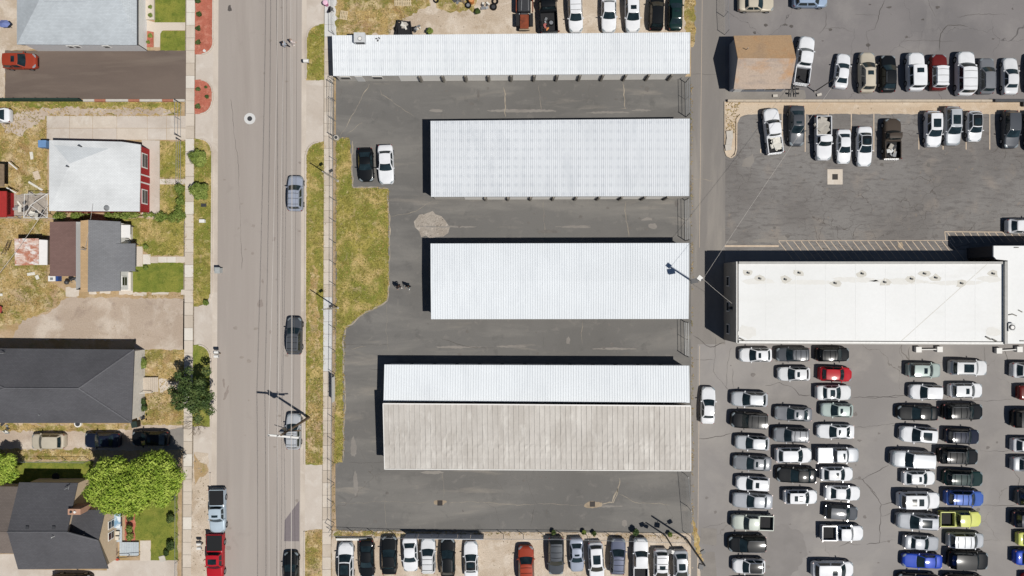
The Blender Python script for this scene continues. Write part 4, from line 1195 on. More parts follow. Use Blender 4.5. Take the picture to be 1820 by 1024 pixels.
# house 4 charcoal hip
h4 = root_at("house", 100, 686, "long house with a charcoal hip roof and a white railed front porch", "house")
eh = 3.3
hip(h4, [E(-140, 752, eh), E(233.5, 752, eh), E(238.5, 621.5, eh), E(-140, 618, eh)],
    ([E(8, 690, 5.4), E(140, 690.5, 5.4)], [(0, 1, 5, 4), (1, 2, 5), (2, 3, 4, 5), (3, 0, 4)]), [m_sh_dark] * 4)
a = P(-140, 752, eh); b_ = P(237, 621, eh)
ex = b_[0] - .3
MB().box(a[0] + .3, ex, a[1] + .35, b_[1] - .3, 0, eh - .16).build("wall", plain("cream_siding", c("ddd8cf"), .7, .3), h4)
for a_, b__ in ((E(8, 690, 5.4), E(140, 690.5, 5.4)), (E(140, 690.5, 5.4), E(233.5, 752, 3.3)), (E(140, 690.5, 5.4), E(238.5, 621.5, 3.3)), (E(8, 690, 5.4), E(-140, 752, 3.3)), (E(8, 690, 5.4), E(-140, 618, 3.3))):
    cap(h4, a_, b__, m_capd)
q = P(10, 627, 3.5)
MB().tube((q[0], q[1], 3.3), (q[0], q[1], 4.5), .045).tube((q[0] - .3, q[1], 4.4), (q[0] + .35, q[1], 4.4), .03).build("service_mast", m_steel, h4)
q = P(72, 737, 3.7); MB().tube((q[0], q[1], 3.3), (q[0], q[1], 4.0), .07).build("vent_pipe", m_steel, h4)
# porch deck boards, railing, ramp
px0, px1 = ex, P(252, 0, .6)[0]
for (ya, yb, nm) in ((625, 668, 1), (700, 744, 1)):
    Y0, Y1 = P(0, yb, .6)[1], P(0, ya, .6)[1]
    n = int((Y1 - Y0) / .3)
    for i in range(n):
        MB().box(px0, px1, Y0 + i * .3 + .01, Y0 + i * .3 + .29, .5, .55).build("deck_board", m_whitepvc, h4)
    MB().box(px1 - .06, px1, Y0, Y1, 1.4, 1.46).build("porch_rail", m_whitepvc, h4)
    k = int((Y1 - Y0) / .16)
    bal = MB()
    for i in range(k):
        bal.box(px1 - .05, px1 - .015, Y0 + i * .16, Y0 + i * .16 + .035, .55, 1.4)
    bal.build("baluster_row", m_whitepvc, h4)
n = 9
Y0, Y1 = P(0, 697, .5)[1], P(0, 671, .5)[1]
X0, X1 = ex, P(283, 0, .3)[0]
for i in range(int((X1 - X0) / .22)):
    MB().box(X0 + i * .22 + .008, X0 + i * .22 + .212, Y0, Y1, .4 - i * .012, .46 - i * .012).build("ramp_board", m_walkb, h4)
MB().tube((X0, Y0, 1.3), (P(275, 0)[0], Y0, 1.0), .04).build("handrail", m_whitepvc, h4)
MB().tube((P(275, 0)[0], Y0, 0), (P(275, 0)[0], Y0, 1.0), .04).build("rail_post", m_whitepvc, h4)
sheet("concrete_path", [(283, 672), (300, 676), (331, 680), (331, 692), (300, 692), (283, 698)], m_walk, 3, .12)

# house 5, several charcoal roofs
h5 = root_at("house", 90, 935, "house with stepped charcoal roofs and a tan gable front beside the big bright tree", "house")
eN, rH = 3.0, 5.2
hip(h5, [E(34, 857.5, eN), E(138, 858.5, eN)], ([E(119, 945, rH), E(13, 945, rH)], [(0, 1, 2, 3)]), [m_sh_dark])
hip(h5, [E(32, 1012, eN), E(192, 1011, eN)], ([E(175, 961, 4.35), E(119, 946, rH), E(13, 945.5, rH)], [(0, 1, 2, 3, 4)]), [m_sh_dark])
hip(h5, [E(-90, 983, 2.6), E(25, 984, 2.6), E(13, 945, 4.9), E(-80, 945, 4.9)], ([], [(0, 1, 2, 3)]), [m_sh_taupe])
hip(h5, [E(-90, 864, 2.6), E(33, 865, 2.6), E(13, 944.5, 4.9), E(-80, 944.5, 4.9)], ([], [(0, 1, 2, 3)]), [m_sh_taupe])
hip(h5, [E(127, 907, 3.1), E(187, 906, 3.1)], ([E(175, 960.5, 4.35), E(120, 960, 4.35)], [(0, 1, 2, 3)]), [m_sh_dark])
m_beige = plain("beige_stucco", c("d3bfa4"), .85, .2, var=.06)
xa, xb = P(36, 0, 3)[0], P(132, 0, 3)[0]
MB().box(xa + .3, xb, P(0, 1008, 3)[1] , P(0, 862, 3)[1], 0, 2.8).build("wall", m_beige, h5)
cap(h5, E(119, 945.5, rH), E(13, 945.5, rH), m_capd)
cap(h5, E(119, 946, rH), E(175, 961, 4.37), m_capd)
# east gable front
gx = P(186, 0, 3)[0] - .05
gy0, gy1, gy2 = P(0, 1008, 3)[1], P(0, 960, 4.3)[1], P(0, 910, 3)[1]
w = MB()
w.add([(xb, gy0, 0), (gx, gy0, 0), (gx, gy0, 2.8), (gx, gy1, 4.15), (gx, gy2, 2.9), (gx, gy2, 0), (xb, gy2, 0), (xb, gy2, 2.9), (xb, gy1, 4.15), (xb, gy0, 2.8)],
      [(1, 5, 4, 3, 2), (0, 1, 2, 9), (5, 6, 7, 4)])
w.build("gable_wall", m_beige, h5)
w = MB()
wy0, wy1, wym = P(0, 1008, 3)[1], P(0, 862, 3)[1], P(0, 945, rH)[1]
w.add([(xb + .01, wy0, 2.7), (xb + .01, wy1, 2.7), (xb + .01, wym, 4.95)], [(0, 1, 2)])
w.build("end_gable", m_beige, h5)
MB().box(P(-80, 0, 2.6)[0], xa + .29, P(0, 978, 2.6)[1], P(0, 870, 2.6)[1], 0, 2.5).build("side_wall", m_beige, h5)
windows_on(h5, 'y', gx, [P(0, 932, 1.6)[1], P(0, 952, 1.6)[1]], 1.0, 1.0, 2.2, 1)
q = P(134, 909, 4.4)
ch = MB().box(q[0] - .75, q[0] + .7, q[1] - .33, q[1] + .33, 2.5, 4.6).build("chimney", plain("brick_chimney", c("b9927c"), .9, .2), h5)
MB().tube((q[0] - .35, q[1], 4.6), (q[0] - .35, q[1], 4.75), .14, n=8).build("flue", m_dkmetal, ch)
MB().tube((q[0] + .1, q[1], 4.6), (q[0] + .1, q[1], 4.75), .14, n=8).build("flue", m_whitepvc, ch)
for x, y in ((50, 937), (97, 937), (144, 954)):
    q = P(x, y, 4.9); MB().box(q[0] - .17, q[0] + .17, q[1] - .16, q[1] + .16, 4.5, 5.1 if y < 950 else 4.6).build("roof_vent", m_dkmetal, h5)
q = P(84, 960, 4.9)
MB().tube((q[0] + .9, q[1] + .5, 4.3), (q[0] + .9, q[1] + .5, 5.6), .045).build("service_mast", m_whitepvc, h5)
q = P(121, 866, 3.4)
MB().tube((q[0], q[1], 3.1), (q[0], q[1], 3.8), .04).tube((q[0] - .25, q[1] - .2, 3.75), (q[0] + .35, q[1] + .1, 3.75), .03).tube((q[0] + .2, q[1] - .2, 3.7), (q[0] + .3, q[1] + .3, 3.7), .03).build("antenna", m_steel, h5)
# deck and porch in front of it
dk = MB()
X0, X1 = P(212, 0, .4)[0], P(249, 0, .4)[0]
Y0, Y1 = P(0, 988, .4)[1], P(0, 964, .4)[1]
for i in range(int((X1 - X0) / .21)):
    MB().box(X0 + i * .21 + .008, X0 + i * .21 + .2, Y0, Y1, .3, .36).build("deck_board", plain("grey_deck", c("b9c2c8"), .7, .3) if i == 0 else bpy.data.materials["grey_deck"], h5)
X0b, X1b = P(197, 0, .4)[0], P(216, 0, .4)[0]
Y0b, Y1b = P(0, 964, .4)[1], P(0, 908, .4)[1]
MB().box(X0b, X1b, Y0b + .02, Y1b, .25, .34).build("porch_floor", bpy.data.materials["grey_deck"], h5)
MB().tube((X0, Y0, 1.1), (X1, Y0 + .2, 1.0), .035).build("handrail", m_dkmetal, h5)
for f in (0, .5, 1):
    x = X0 + (X1 - X0) * f
    MB().tube((x, Y0 + .2 * f, .36), (x, Y0 + .2 * f, 1.05), .03).build("rail_post", m_dkmetal, h5)
MB().box(P(203, 0)[0], P(211, 0)[0], P(0, 985)[1], P(0, 973)[1], .362, .39).build("door_mat", plain("brown_mat", c("7b665a"), .9, .2), h5)
# porch furniture
for i, (x, y) in enumerate(((206, 948), (205, 957))):
    q = P(x, y, .7)
    ch_ = empty("porch_chair", (*q, .34), ("cream porch chair nearer the big bright tree, on the house deck", "cream porch chair nearer the door mat, on the house deck")[i], "chair", "porch chairs")
    MB().box(q[0] - .36, q[0] + .36, q[1] - .22, q[1] + .22, .55, .66).build("seat", plain("cream_cushion", c("d8cfbf"), .9, .2) if i == 0 else bpy.data.materials["cream_cushion"], ch_)
    MB().box(q[0] - .4, q[0] - .3, q[1] - .26, q[1] + .26, .6, 1.1).build("backrest", bpy.data.materials["cream_cushion"], ch_)
    for dx in (-.3, .3):
        for dy in (-.2, .2):
            MB().box(q[0] + dx - .03, q[0] + dx + .03, q[1] + dy - .03, q[1] + dy + .03, .34, .55).build("leg", m_dkmetal, ch_)
q = P(206, 925, .8)
pc = empty("porch_swing", (*q, .34), "porch seat under a blue and white patterned cover beside the big bright tree", "porch seat")
MB().box(q[0] - .55, q[0] + .55, q[1] - .9, q[1] + .9, .7, .85).build("cover", layered("blue_white_cloth", c("7fa3bd"), [(c("dfe6ea"), .9, .45, .55, 1.0), (c("4f6aa8"), 1.2, .58, .64, .9)], fine=.05, bump=.2), pc)
MB().box(q[0] - .5, q[0] + .5, q[1] - .8, q[1] + .8, .36, .7).build("base", m_dkmetal, pc)

# ------------------------------------------------------------------ fences
m_wire = plain("chain_link_wire", c("9a9c9d"), .5, .5, metal=.3)
def chainlink(name, pts, hgt, label, group=None, gap=2.7, mat=m_steel, wire=True, cat="fence", wgap=.3):
    pts = [Vector(P(*p)) for p in pts]
    root = empty(name, (pts[0].x, pts[0].y, 0), label, cat, group)
    wires = MB()
    post = MB().tube((0, 0, 0), (0, 0, hgt + .05), .035, n=6).mesh("post")
    for a, b_ in zip(pts, pts[1:]):
        d = b_ - a
        n = max(1, round(d.length / gap))
        for i in range(n + (1 if b_ is pts[-1] else 0)):
            p = a + d * (i / n)
            ob("post", post, root, mat, (p.x - pts[0].x, p.y - pts[0].y, 0))
        MB().tube((a.x, a.y, hgt), (b_.x, b_.y, hgt), .025, n=5).build("top_rail", mat, root)
        if wire:
            L = d.length
            dn = d.normalized()
            k = int(L / wgap)
            r = .0024
            perp = Vector((-dn.y, dn.x)) * r
            for i in range(-int(hgt / wgap), k + 1):
                for s_ in (1, -1):
                    t0, t1 = i * wgap, i * wgap + hgt
                    z0, z1 = (0, hgt) if s_ > 0 else (hgt, 0)
                    if t1 <= 0 or t0 >= L: continue
                    A0, A1 = max(t0, 0), min(t1, L)
                    za = z0 + (z1 - z0) * (A0 - t0) / hgt; zb_ = z0 + (z1 - z0) * (A1 - t0) / hgt
                    p, q_ = a + dn * A0, a + dn * A1
                    wires.quad((p.x + perp.x, p.y + perp.y, za), (p.x - perp.x, p.y - perp.y, za), (q_.x - perp.x, q_.y - perp.y, zb_), (q_.x + perp.x, q_.y + perp.y, zb_))
    if wire:
        o = wires.build("wire_mesh", m_wire, root)
        o["kind"] = "stuff"
    return root
chainlink("chain_link_fence", [(595.5, 144), (597.5, 252), (598, 320), (597.5, 545), (594.5, 823), (594.5, 930), (590.5, 937)], 1.9, "long chain link fence along the street walk beside the storage yard", "chain link fences")
chainlink("chain_link_fence", [(592, 944), (700, 948), (860, 949), (1000, 950), (1215, 956)], 1.8, "chain link fence between the storage yard and the parked cars below it", "chain link fences")
chainlink("chain_link_fence", [(1217, 842), (1222, 900), (1226, 952)], 1.9, "chain link fence by the alley below the two-toned storage building", "chain link fences")
chainlink("chain_link_fence", [(1286, -20), (1286.5, 30), (1288, 62)], 1.9, "chain link fence running from the top edge to the small tan roofed building", "chain link fences")
chainlink("chain_link_fence", [(318.5, 862), (318, 1040)], 1.1, "low wire fence between the big tree's lawn and the sidewalk", "chain link fences")
chainlink("chain_link_fence", [(-10, 816), (160, 818)], 1.4, "wire fence behind the house with stepped charcoal roofs", "chain link fences")
chainlink("chain_link_fence", [(-10, 389), (85, 388.5)], 1.2, "wire fence below the bare white canopy frame", "chain link fences")
chainlink("chain_link_fence", [(593.5, -20), (594.5, 62)], 1.6, "chain link fence by the street walk beside the weedy gravel lot", "chain link fences")
# yard gates, with closer frames
def gate(name, a, b_, hgt, label, rung=3, group="rolling yard gates"):
    a = Vector(P(*a)); b_ = Vector(P(*b_))
    root = empty(name, (a.x, a.y, 0), label, "gate", group)
    for p in (a, b_):
        MB().tube((p.x, p.y, 0), (p.x, p.y, hgt + .1), .05).build("post", m_dkmetal, root)
    for i in range(rung):
        z = .15 + (hgt - .15) * i / (rung - 1)
        MB().tube((a.x, a.y, z), (b_.x, b_.y, z), .03).build("rail", m_steel, root)
    n = int((b_ - a).length / 1.8)
    for i in range(1, n):
        p = a.lerp(b_, i / n)
        MB().tube((p.x, p.y, .15), (p.x, p.y, hgt), .02).build("bar", m_steel, root)
    return root
gate("yard_gate", (593, 150), (594.5, 244), 1.9, "rolling metal gate across the yard entrance beside the street walk")
gate("yard_gate", (1218, 147), (1219, 208), 1.9, "double metal gate by the alley between the top two storage buildings")
gate("yard_gate", (1217, 356), (1218, 428), 1.9, "metal gate by the alley between the second and third storage buildings")
gate("yard_gate", (1216.5, 572), (1217.5, 632), 1.9, "metal gate by the alley below the third storage building")
# solid tarp screen on lower fence
sc_ = empty("fence_screen", (*P(790, 948.5), 0), "solid blue grey screen panel fixed upright along the fence above the parked cars", "fence screen")
A, B = P(722, 947), P(860, 949)
m_screen = plain("blue_grey_sheeting", c("c9ced8"), .7, .3, var=.06)
n = 6
for i in range(n):
    x0 = A[0] + (B[0] - A[0]) * i / n; x1 = A[0] + (B[0] - A[0]) * (i + 1) / n
    y = A[1] + (B[1] - A[1]) * (i + .5) / n
    MB().box(x0 + .015, x1 - .015, y - .12, y - .07, .05, 1.75).build("panel", m_screen, sc_)
bn = empty("fence_banner", (*P(595, 688), 0), "long white banner hung on the street fence beside the narrow grass strip", "banner")
A, B = P(595.5, 712), P(596, 668)
MB().box(A[0] + .05, A[0] + .085, A[1], B[1], .45, 1.75).build("banner_sheet", m_whitepvc, bn)
MB().tube((A[0] + .065, A[1], 1.78), (A[0] + .065, B[1], 1.78), .025).build("top_rope", m_steel, bn)
# green screen fence along the brown driveway and low kerb wall
gf = empty("green_fence", (*P(70, 180), 0), "dark green solid fence along the lower edge of the brown driveway", "fence")
m_gf = plain("green_mesh_screen", c("2f4a42"), .8, .2, var=.12)
for i in range(8):
    a, b_ = P(-6 + i * 19.5, 180.5), P(-6 + (i + 1) * 19.5, 180.5)
    MB().box(a[0] + .01, b_[0] - .01, a[1] - .03, a[1] + .03, .05, 1.35).build("panel", m_gf, gf)
    MB().tube((a[0], a[1] + .06, 0), (a[0], a[1] + .06, 1.45), .03).build("post", m_dkmetal, gf)
gw = empty("retaining_curb", (*P(235, 180), 0), "low pale curb wall between the brown driveway and the weedy verge", "curb wall")
for i in range(9):
    a, b_ = P(150 + i * 20, 179.5), P(150 + (i + 1) * 20, 179.5)
    MB().box(a[0] + .01, b_[0] - .01, a[1] - .14, a[1] + .14, 0, .3).build("block", (m_concw, plain("brick_red_block", c("a9715c"), .9, .2), m_concw)[i % 3] if i < 3 else (m_concw, bpy.data.materials["brick_red_block"], m_concw)[i % 3], gw)
# tall steel gate by the street in front of the red house
gate("driveway_gate", (322, 184), (322, 244), 1.7, "tall grey steel gate across the driveway of the white roofed house", 3, None)
gate("garden_fence", (322, 250), (321.5, 328), 1.3, "grey steel garden fence in front of the white roofed house", 3, None)
# low wall and bank across the upper lots
rwl = empty("low_wall", (*P(1560, 179), 0), "low tan concrete wall dividing the upper car lot from the gravel bank", "low wall")
for i in range(24):
    a, b_ = P(1292 + i * 28, 180), P(1292 + (i + 1) * 28, 180)
    MB().box(a[0] + .01, b_[0] - .01, a[1] - .16, a[1] + .1, 0, .42).build("wall_block", plain("tan_concrete", c("c3b6a4"), .9, .2) if i == 0 else bpy.data.materials["tan_concrete"], rwl)
q = P(1800, 181)
bm_ = empty("barrier_beam", (*q, 0), "dark steel beam lying along the gravel bank at the photo's edge", "beam")
MB().box(P(1762, 0)[0], P(1850, 0)[0], q[1] - .18, q[1] + .12, .42, .75).build("beam", m_dkmetal, bm_)
MB().box(P(1815, 0)[0], P(1819, 0)[0], P(0, 190)[1], q[1], 0, .42).build("foot", m_dkmetal, bm_)
pk = empty("planter_kerb", (*P(1298, 245), 0), kind='structure')
ptsk = [(1288, 181), (1288, 268), (1291, 277), (1299, 281), (1306, 276), (1308.5, 266), (1309, 212), (1316, 204)]
for a, b_ in zip(ptsk, ptsk[1:]):
    A, B = Vector(P(*a)), Vector(P(*b_)); d = B - A
    nseg = max(1, int(d.length / 1.4))
    for i in range(nseg):
        mid = A + d * ((i + .5) / nseg)
        ob("kerb_stone", MB().obox((0, 0, .07), d.length / nseg - .02, .14, .14, math.atan2(d.y, d.x)).mesh("kerb_stone"), pk, m_pale, (mid.x - pk.location.x, mid.y - pk.location.y, 0))
slb = empty("broken_slab", (*P(1296, 252), 0), "broken pale concrete slabs tipped in the planter beside the alley", "concrete rubble")
for x, y, dx, dy, rz in ((1297, 240, .75, 1.0, .1), (1296, 253, .7, .8, -.1), (1294.5, 262, .7, .7, .15)):
    q = P(x, y, .3)
    MB().obox((q[0], q[1], .28), dx, dy, .12, rz, .05, -.15).build("slab_piece", m_concw, slb)
# loading barriers in front of the white building
for i, (x0, y0, x1, y1) in enumerate(((1632.5, 621.5, 1670, 621), (1775.5, 623.5, 1812, 621))):
    A, B = Vector(P(x0, y0, .4)), Vector(P(x1, y1, .4))
    br = empty("parking_barrier", ((A.x + B.x) / 2, (A.y + B.y) / 2, 0), ("white barrier of two square blocks and a bar, middle of the white building's wall", "white barrier of two square blocks and a bar, below the annex")[i], "barrier", "white wall barriers")
    for p in (A, B):
        MB().box(p.x - .33, p.x + .33, p.y - .33, p.y + .33, 0, .5).build("block", m_whitepvc, br)
    d = (B - A).normalized() * .34
    MB().tube((A.x + d.x, A.y + d.y, .35), (B.x - d.x, B.y - d.y, .35), .07).build("bar", m_whitepvc, br)
    
# ------------------------------------------------------------------ poles and wires
def pole_between(base, h, r=.14):
    return (*P(*base), 0)
up = empty("utility_pole", (*P(549, 742), 0), "tall wooden utility pole with a white crossarm, above the parked silver car", "utility pole")
bx, by = P(549, 742)
MB().tube((bx, by, 0), (bx, by, 10.6), .17, .11, 9).build("shaft", m_pole, up)
zc = 10.2
ca0, ca1 = P(476, 773, zc), P(531, 778, zc)
off = Vector((bx, by)) - (Vector(ca0) + (Vector(ca1) - Vector(ca0)) * .55)
MB().obox(((ca0[0] + ca1[0]) / 2, (ca0[1] + ca1[1]) / 2, zc), (Vector(ca1) - Vector(ca0)).length, .2, .2, math.atan2(ca1[1] - ca0[1], ca1[0] - ca0[0])).build("crossarm", m_whitepvc, up)
MB().obox(((ca0[0] + ca1[0]) / 2 + .3, (ca0[1] + ca1[1]) / 2 + .3, 8.9), 2.4, .12, .14, .05).build("lower_arm", m_pole, up)
ws = [(479, 495, 480), (495, 505, 497), (519.5, 517, 518)]
for x, _, _ in ws:
    q = P(x, 774, zc)
    MB().tube((q[0], q[1], zc + .05), (q[0], q[1], zc + .38), .06, .04, 7).build("insulator", m_dkmetal, up)
MB().tube((bx - .45, by + .1, 8.0), (bx - .45, by + .1, 9.0), .24, n=12).build("transformer", m_steel, up)
MB().tube((bx, by, 7.6), (bx - 1.6, by + .6, 7.9), .04).build("lamp_arm", m_steel, up)
m_wirec = plain("pale_cable", c("cfc9c2"), .5, .4, var=.03)
m_wired = plain("dark_cable", c("54524f"), .6, .3)
def cable(a, b_, sag, r, mat, label, group, n=14, cat="cable"):
    mb = MB()
    pts = []
    for i in range(n + 1):
        t_ = i / n
        pts.append((a[0] + (b_[0] - a[0]) * t_, a[1] + (b_[1] - a[1]) * t_, a[2] + (b_[2] - a[2]) * t_ - sag * 4 * t_ * (1 - t_)))
    mb.path(pts, r, 5)
    o = mb.build("overhead_cable", mat)
    tag(o, label, cat, group)
    return o
nm = ("western", "middle", "eastern")
lab = ("the crossarm cable nearest the houses", "the middle crossarm cable", "the crossarm cable nearest the yard")
for (xm, xt, xb_), nn in zip(ws, lab):
    q = P(xm, 774, zc)
    cable((*q, zc + .4), (*P(xt + (xt - xm) * .25, -190, zc), zc + .4), .35, .02, m_wirec, "pale overhead cable toward the top edge, " + nn, "street cables")
    cable((*q, zc + .4), (*P(xb_, 1200, zc), zc + .4), .15, .02, m_wirec, "pale overhead cable toward the bottom edge, " + nn, "street cables")
for x0, x1, i in ((522, 517, 0), (524, 528, 1)):
    cable((*P(x0 - 3, 755, 7.5), 7.6), (*P(x1, -190, 7.5), 7.6), .5, .014, m_wirec if i == 0 else m_wired, ("thin pale lower cable along the street above the parked cars", "thin dark lower cable along the street above the parked cars")[i], "lower street cables")
    cable((*P(x0 - 3, 755, 7.5), 7.6), (*P(x1 - 2, 1200, 7.5), 7.6), .3, .014, m_wirec if i == 0 else m_wired, ("thin pale lower cable running to the bottom edge", "thin dark lower cable running to the bottom edge")[i], "lower street cables")

def lamp(base, h, label, group, heads, r=.1, mat=m_dkmetal, name="light_pole", arms=()):
    bx_, by_ = P(*base)
    root = empty(name, (bx_, by_, 0), label, "light pole", group)
    MB().tube((bx_, by_, 0), (bx_, by_, h), r, r * .75, 8).build("shaft", mat, root)
    MB().tube((bx_, by_, 0), (bx_, by_, .25), r * 1.9, r * 1.6, 8).build("base", m_concw, root)
    for (dx, dy, dz, w, l, hh, mt) in heads:
        MB().tube((bx_, by_, h + dz), (bx_ + dx, by_ + dy, h + dz), .035).build("arm", mat, root)
        MB().obox((bx_ + dx, by_ + dy, h + dz), w, l, hh, math.atan2(dy, dx)).build("lamp_head", mt, root)
    return root
m_palepole = plain("pale_steel_pole", c("b9b2a8"), .5, .4)
for y, lb in ((322, "slim yard light pole by the street fence near the two parked cars"), (547, "slim yard light pole by the street fence near the two walkers")):
    lamp((600.5, y), 7.2, lb, "yard light poles", [(.55, .35, -1.6, .45, .3, .16, m_dkmetal)], .085, m_palepole)
lamp((1217, 499), 8.2, "light pole with a round white lamp rising past the third storage building's end", None, [(-.25, .2, -.15, .5, .5, .14, m_whitepvc), (-.55, -.1, -1.4, .75, .5, .45, m_dkmetal)], .12, m_dkmetal)
lamp((1182, 951), 5.0, "shorter floodlight pole among the cars in the lower gravel lot", "floodlight poles", [(-.55, -.2, -.15, .5, .45, .3, m_dkmetal), (-.15, -.35, -.4, .4, .4, .25, m_whitepvc)], .1, m_dkmetal)
lamp((1219, 957), 8.9, "tall floodlight pole at the lower corner of the storage yard", "floodlight poles", [(-.1, -.6, -1.6, .55, .5, .35, m_dkmetal), (.6, .35, -3.4, .5, .4, .3, m_dkmetal)], .13, m_dkmetal)
lamp((1447.6, 163), 5.8, "thin dark pole beside the wrecked frame near the small tan roofed building", None, [(.2, .1, -.2, .25, .2, .1, m_steel)], .07, m_dkmetal)
cable((*P(1487, 143, 5.8), 5.75), (*P(1250, 496, 8.2), 8.1), .5, .013, m_wirec, "pale cable slanting over the middle car lot to the round lamp's pole", "service cables")
cable((*P(1250, 496, 8.2), 8.1), (*P(1303, 541, 4.2), 4.2), .2, .014, m_wirec, "short pale cable from the round lamp's pole to the white building", "service cables")
cable((*P(-20, 512, 5), 5.2), (*P(84, 366, 2.9), 2.9), .3, .022, m_wirec, "pale cable crossing above the rusty shed", "service cables")
cable((*P(152, 443, 4.6), 4.7), (*P(163, 362, 3.2), 3.0), .1, .016, m_wirec, "short pale cable between the striped roof house and the white roofed house", "service cables")
# ------------------------------------------------------------------ vehicles
m_glass = plain("car_window_glass", (0.012, 0.022, 0.026, 1), .06, .6, var=.5, scale=1.3)
m_tyre = plain("tyre_rubber", c("1a1a1b"), .9, .2)
m_rim = plain("alloy_rim", c("a5a8ab"), .35, .5, metal=.5)
m_headl = plain("headlight_lens", c("8d979c"), .15, .5)
m_taill = plain("taillight_lens", c("7d1414"), .15, .5)
m_rail = plain("roof_rail_metal", c("b4b6b8"), .3, .5, metal=.6)
m_bar = plain("dark_roof_bar", c("2a2b2d"), .5, .4)
m_bed = plain("dark_bed_liner", c("2c2c2e"), .85, .2, var=.15)
m_trimb = plain("black_car_trim", c("17181a"), .5, .4)
PAINT = {}
for k, h, mt in (("white", "e9ebee", 0), ("pearl", "dfe1e3", 0), ("silver", "b9bdc2", .25), ("palegrey", "a9adb3", .2), ("grey", "7d8085", .25), ("slate", "4e5258", .2), ("black", "15181b", 0), ("navy", "1c2335", .1), ("bluegrey", "61677b", .2),
                 ("steelblue", "a0a8b8", .2), ("royal", "2a4bb4", .1), ("midblue", "4464b0", .1), ("iceblue", "b8c8d4", .1), ("lightblue", "9db0c8", .15), ("red", "b5202c", 0), ("orange", "9c3f2b", 0), ("rustred", "9c3f2b", .1), ("beige", "c9c0ae", .15), ("sage", "a9b7b3", .15),
                 ("lime", "d7dc78", 0), ("brown", "4d443c", 0), ("rust", "7a3f2e", 0), ("darkgreen", "16302f", .1), ("maroon", "6b2321", 0), ("silvergreen", "b3bab2", .15)):
    PAINT[k] = paint("paint_" + k, c(h), mt)

SPEC = {
    'sedan': dict(L=4.75, W=1.82, H=1.44, zb=.98, hood=.80, xc=1.02, xf=.12, xr=-1.10, xb=-1.86, wr=.60, tail=1.0),
    'coupe': dict(L=4.6, W=1.84, H=1.38, zb=.95, hood=.78, xc=.85, xf=.0, xr=-.9, xb=-1.85, wr=.58, tail=.97),
    'suv': dict(L=4.6, W=1.86, H=1.68, zb=1.08, hood=.96, xc=1.12, xf=.30, xr=-1.82, xb=-2.12, wr=.65, tail=1.0),
    'crossover': dict(L=4.5, W=1.84, H=1.62, zb=1.04, hood=.92, xc=1.06, xf=.18, xr=-1.42, xb=-2.02, wr=.61, tail=1.0),
    'wagon': dict(L=4.75, W=1.83, H=1.55, zb=1.0, hood=.84, xc=1.0, xf=.08, xr=-1.95, xb=-2.2, wr=.62, tail=.98),
    'saloon': dict(L=4.9, W=1.86, H=1.47, zb=1.0, hood=.83, xc=.92, xf=.02, xr=-1.25, xb=-1.75, wr=.62, tail=1.02),
    'hatch': dict(L=4.15, W=1.77, H=1.50, zb=1.0, hood=.88, xc=1.0, xf=.22, xr=-1.50, xb=-1.92, wr=.61, tail=.98),
    'bigsuv': dict(L=5.1, W=2.0, H=1.86, zb=1.17, hood=1.08, xc=1.20, xf=.50, xr=-2.18, xb=-2.42, wr=.72, tail=1.08),
    'van': dict(L=5.05, W=1.98, H=1.76, zb=1.08, hood=.95, xc=1.5, xf=.62, xr=-2.05, xb=-2.38, wr=.70, tail=1.05),
    'jeep': dict(L=4.4, W=1.82, H=1.80, zb=1.14, hood=1.06, xc=.82, xf=.55, xr=-1.85, xb=-2.0, wr=.72, tail=1.08),
    'pickup': dict(L=5.75, W=1.96, H=1.84, zb=1.18, hood=1.10, xc=1.42, xf=.82, xr=-.55, xb=-.78, wr=.68, tail=1.15, bed=-.86),
    'regcab': dict(L=5.6, W=1.96, H=1.82, zb=1.18, hood=1.10, xc=1.12, xf=.62, xr=-.12, xb=-.28, wr=.68, tail=1.15, bed=-.36),
}
def clampf(x, a, b_): return max(a, min(b_, x))

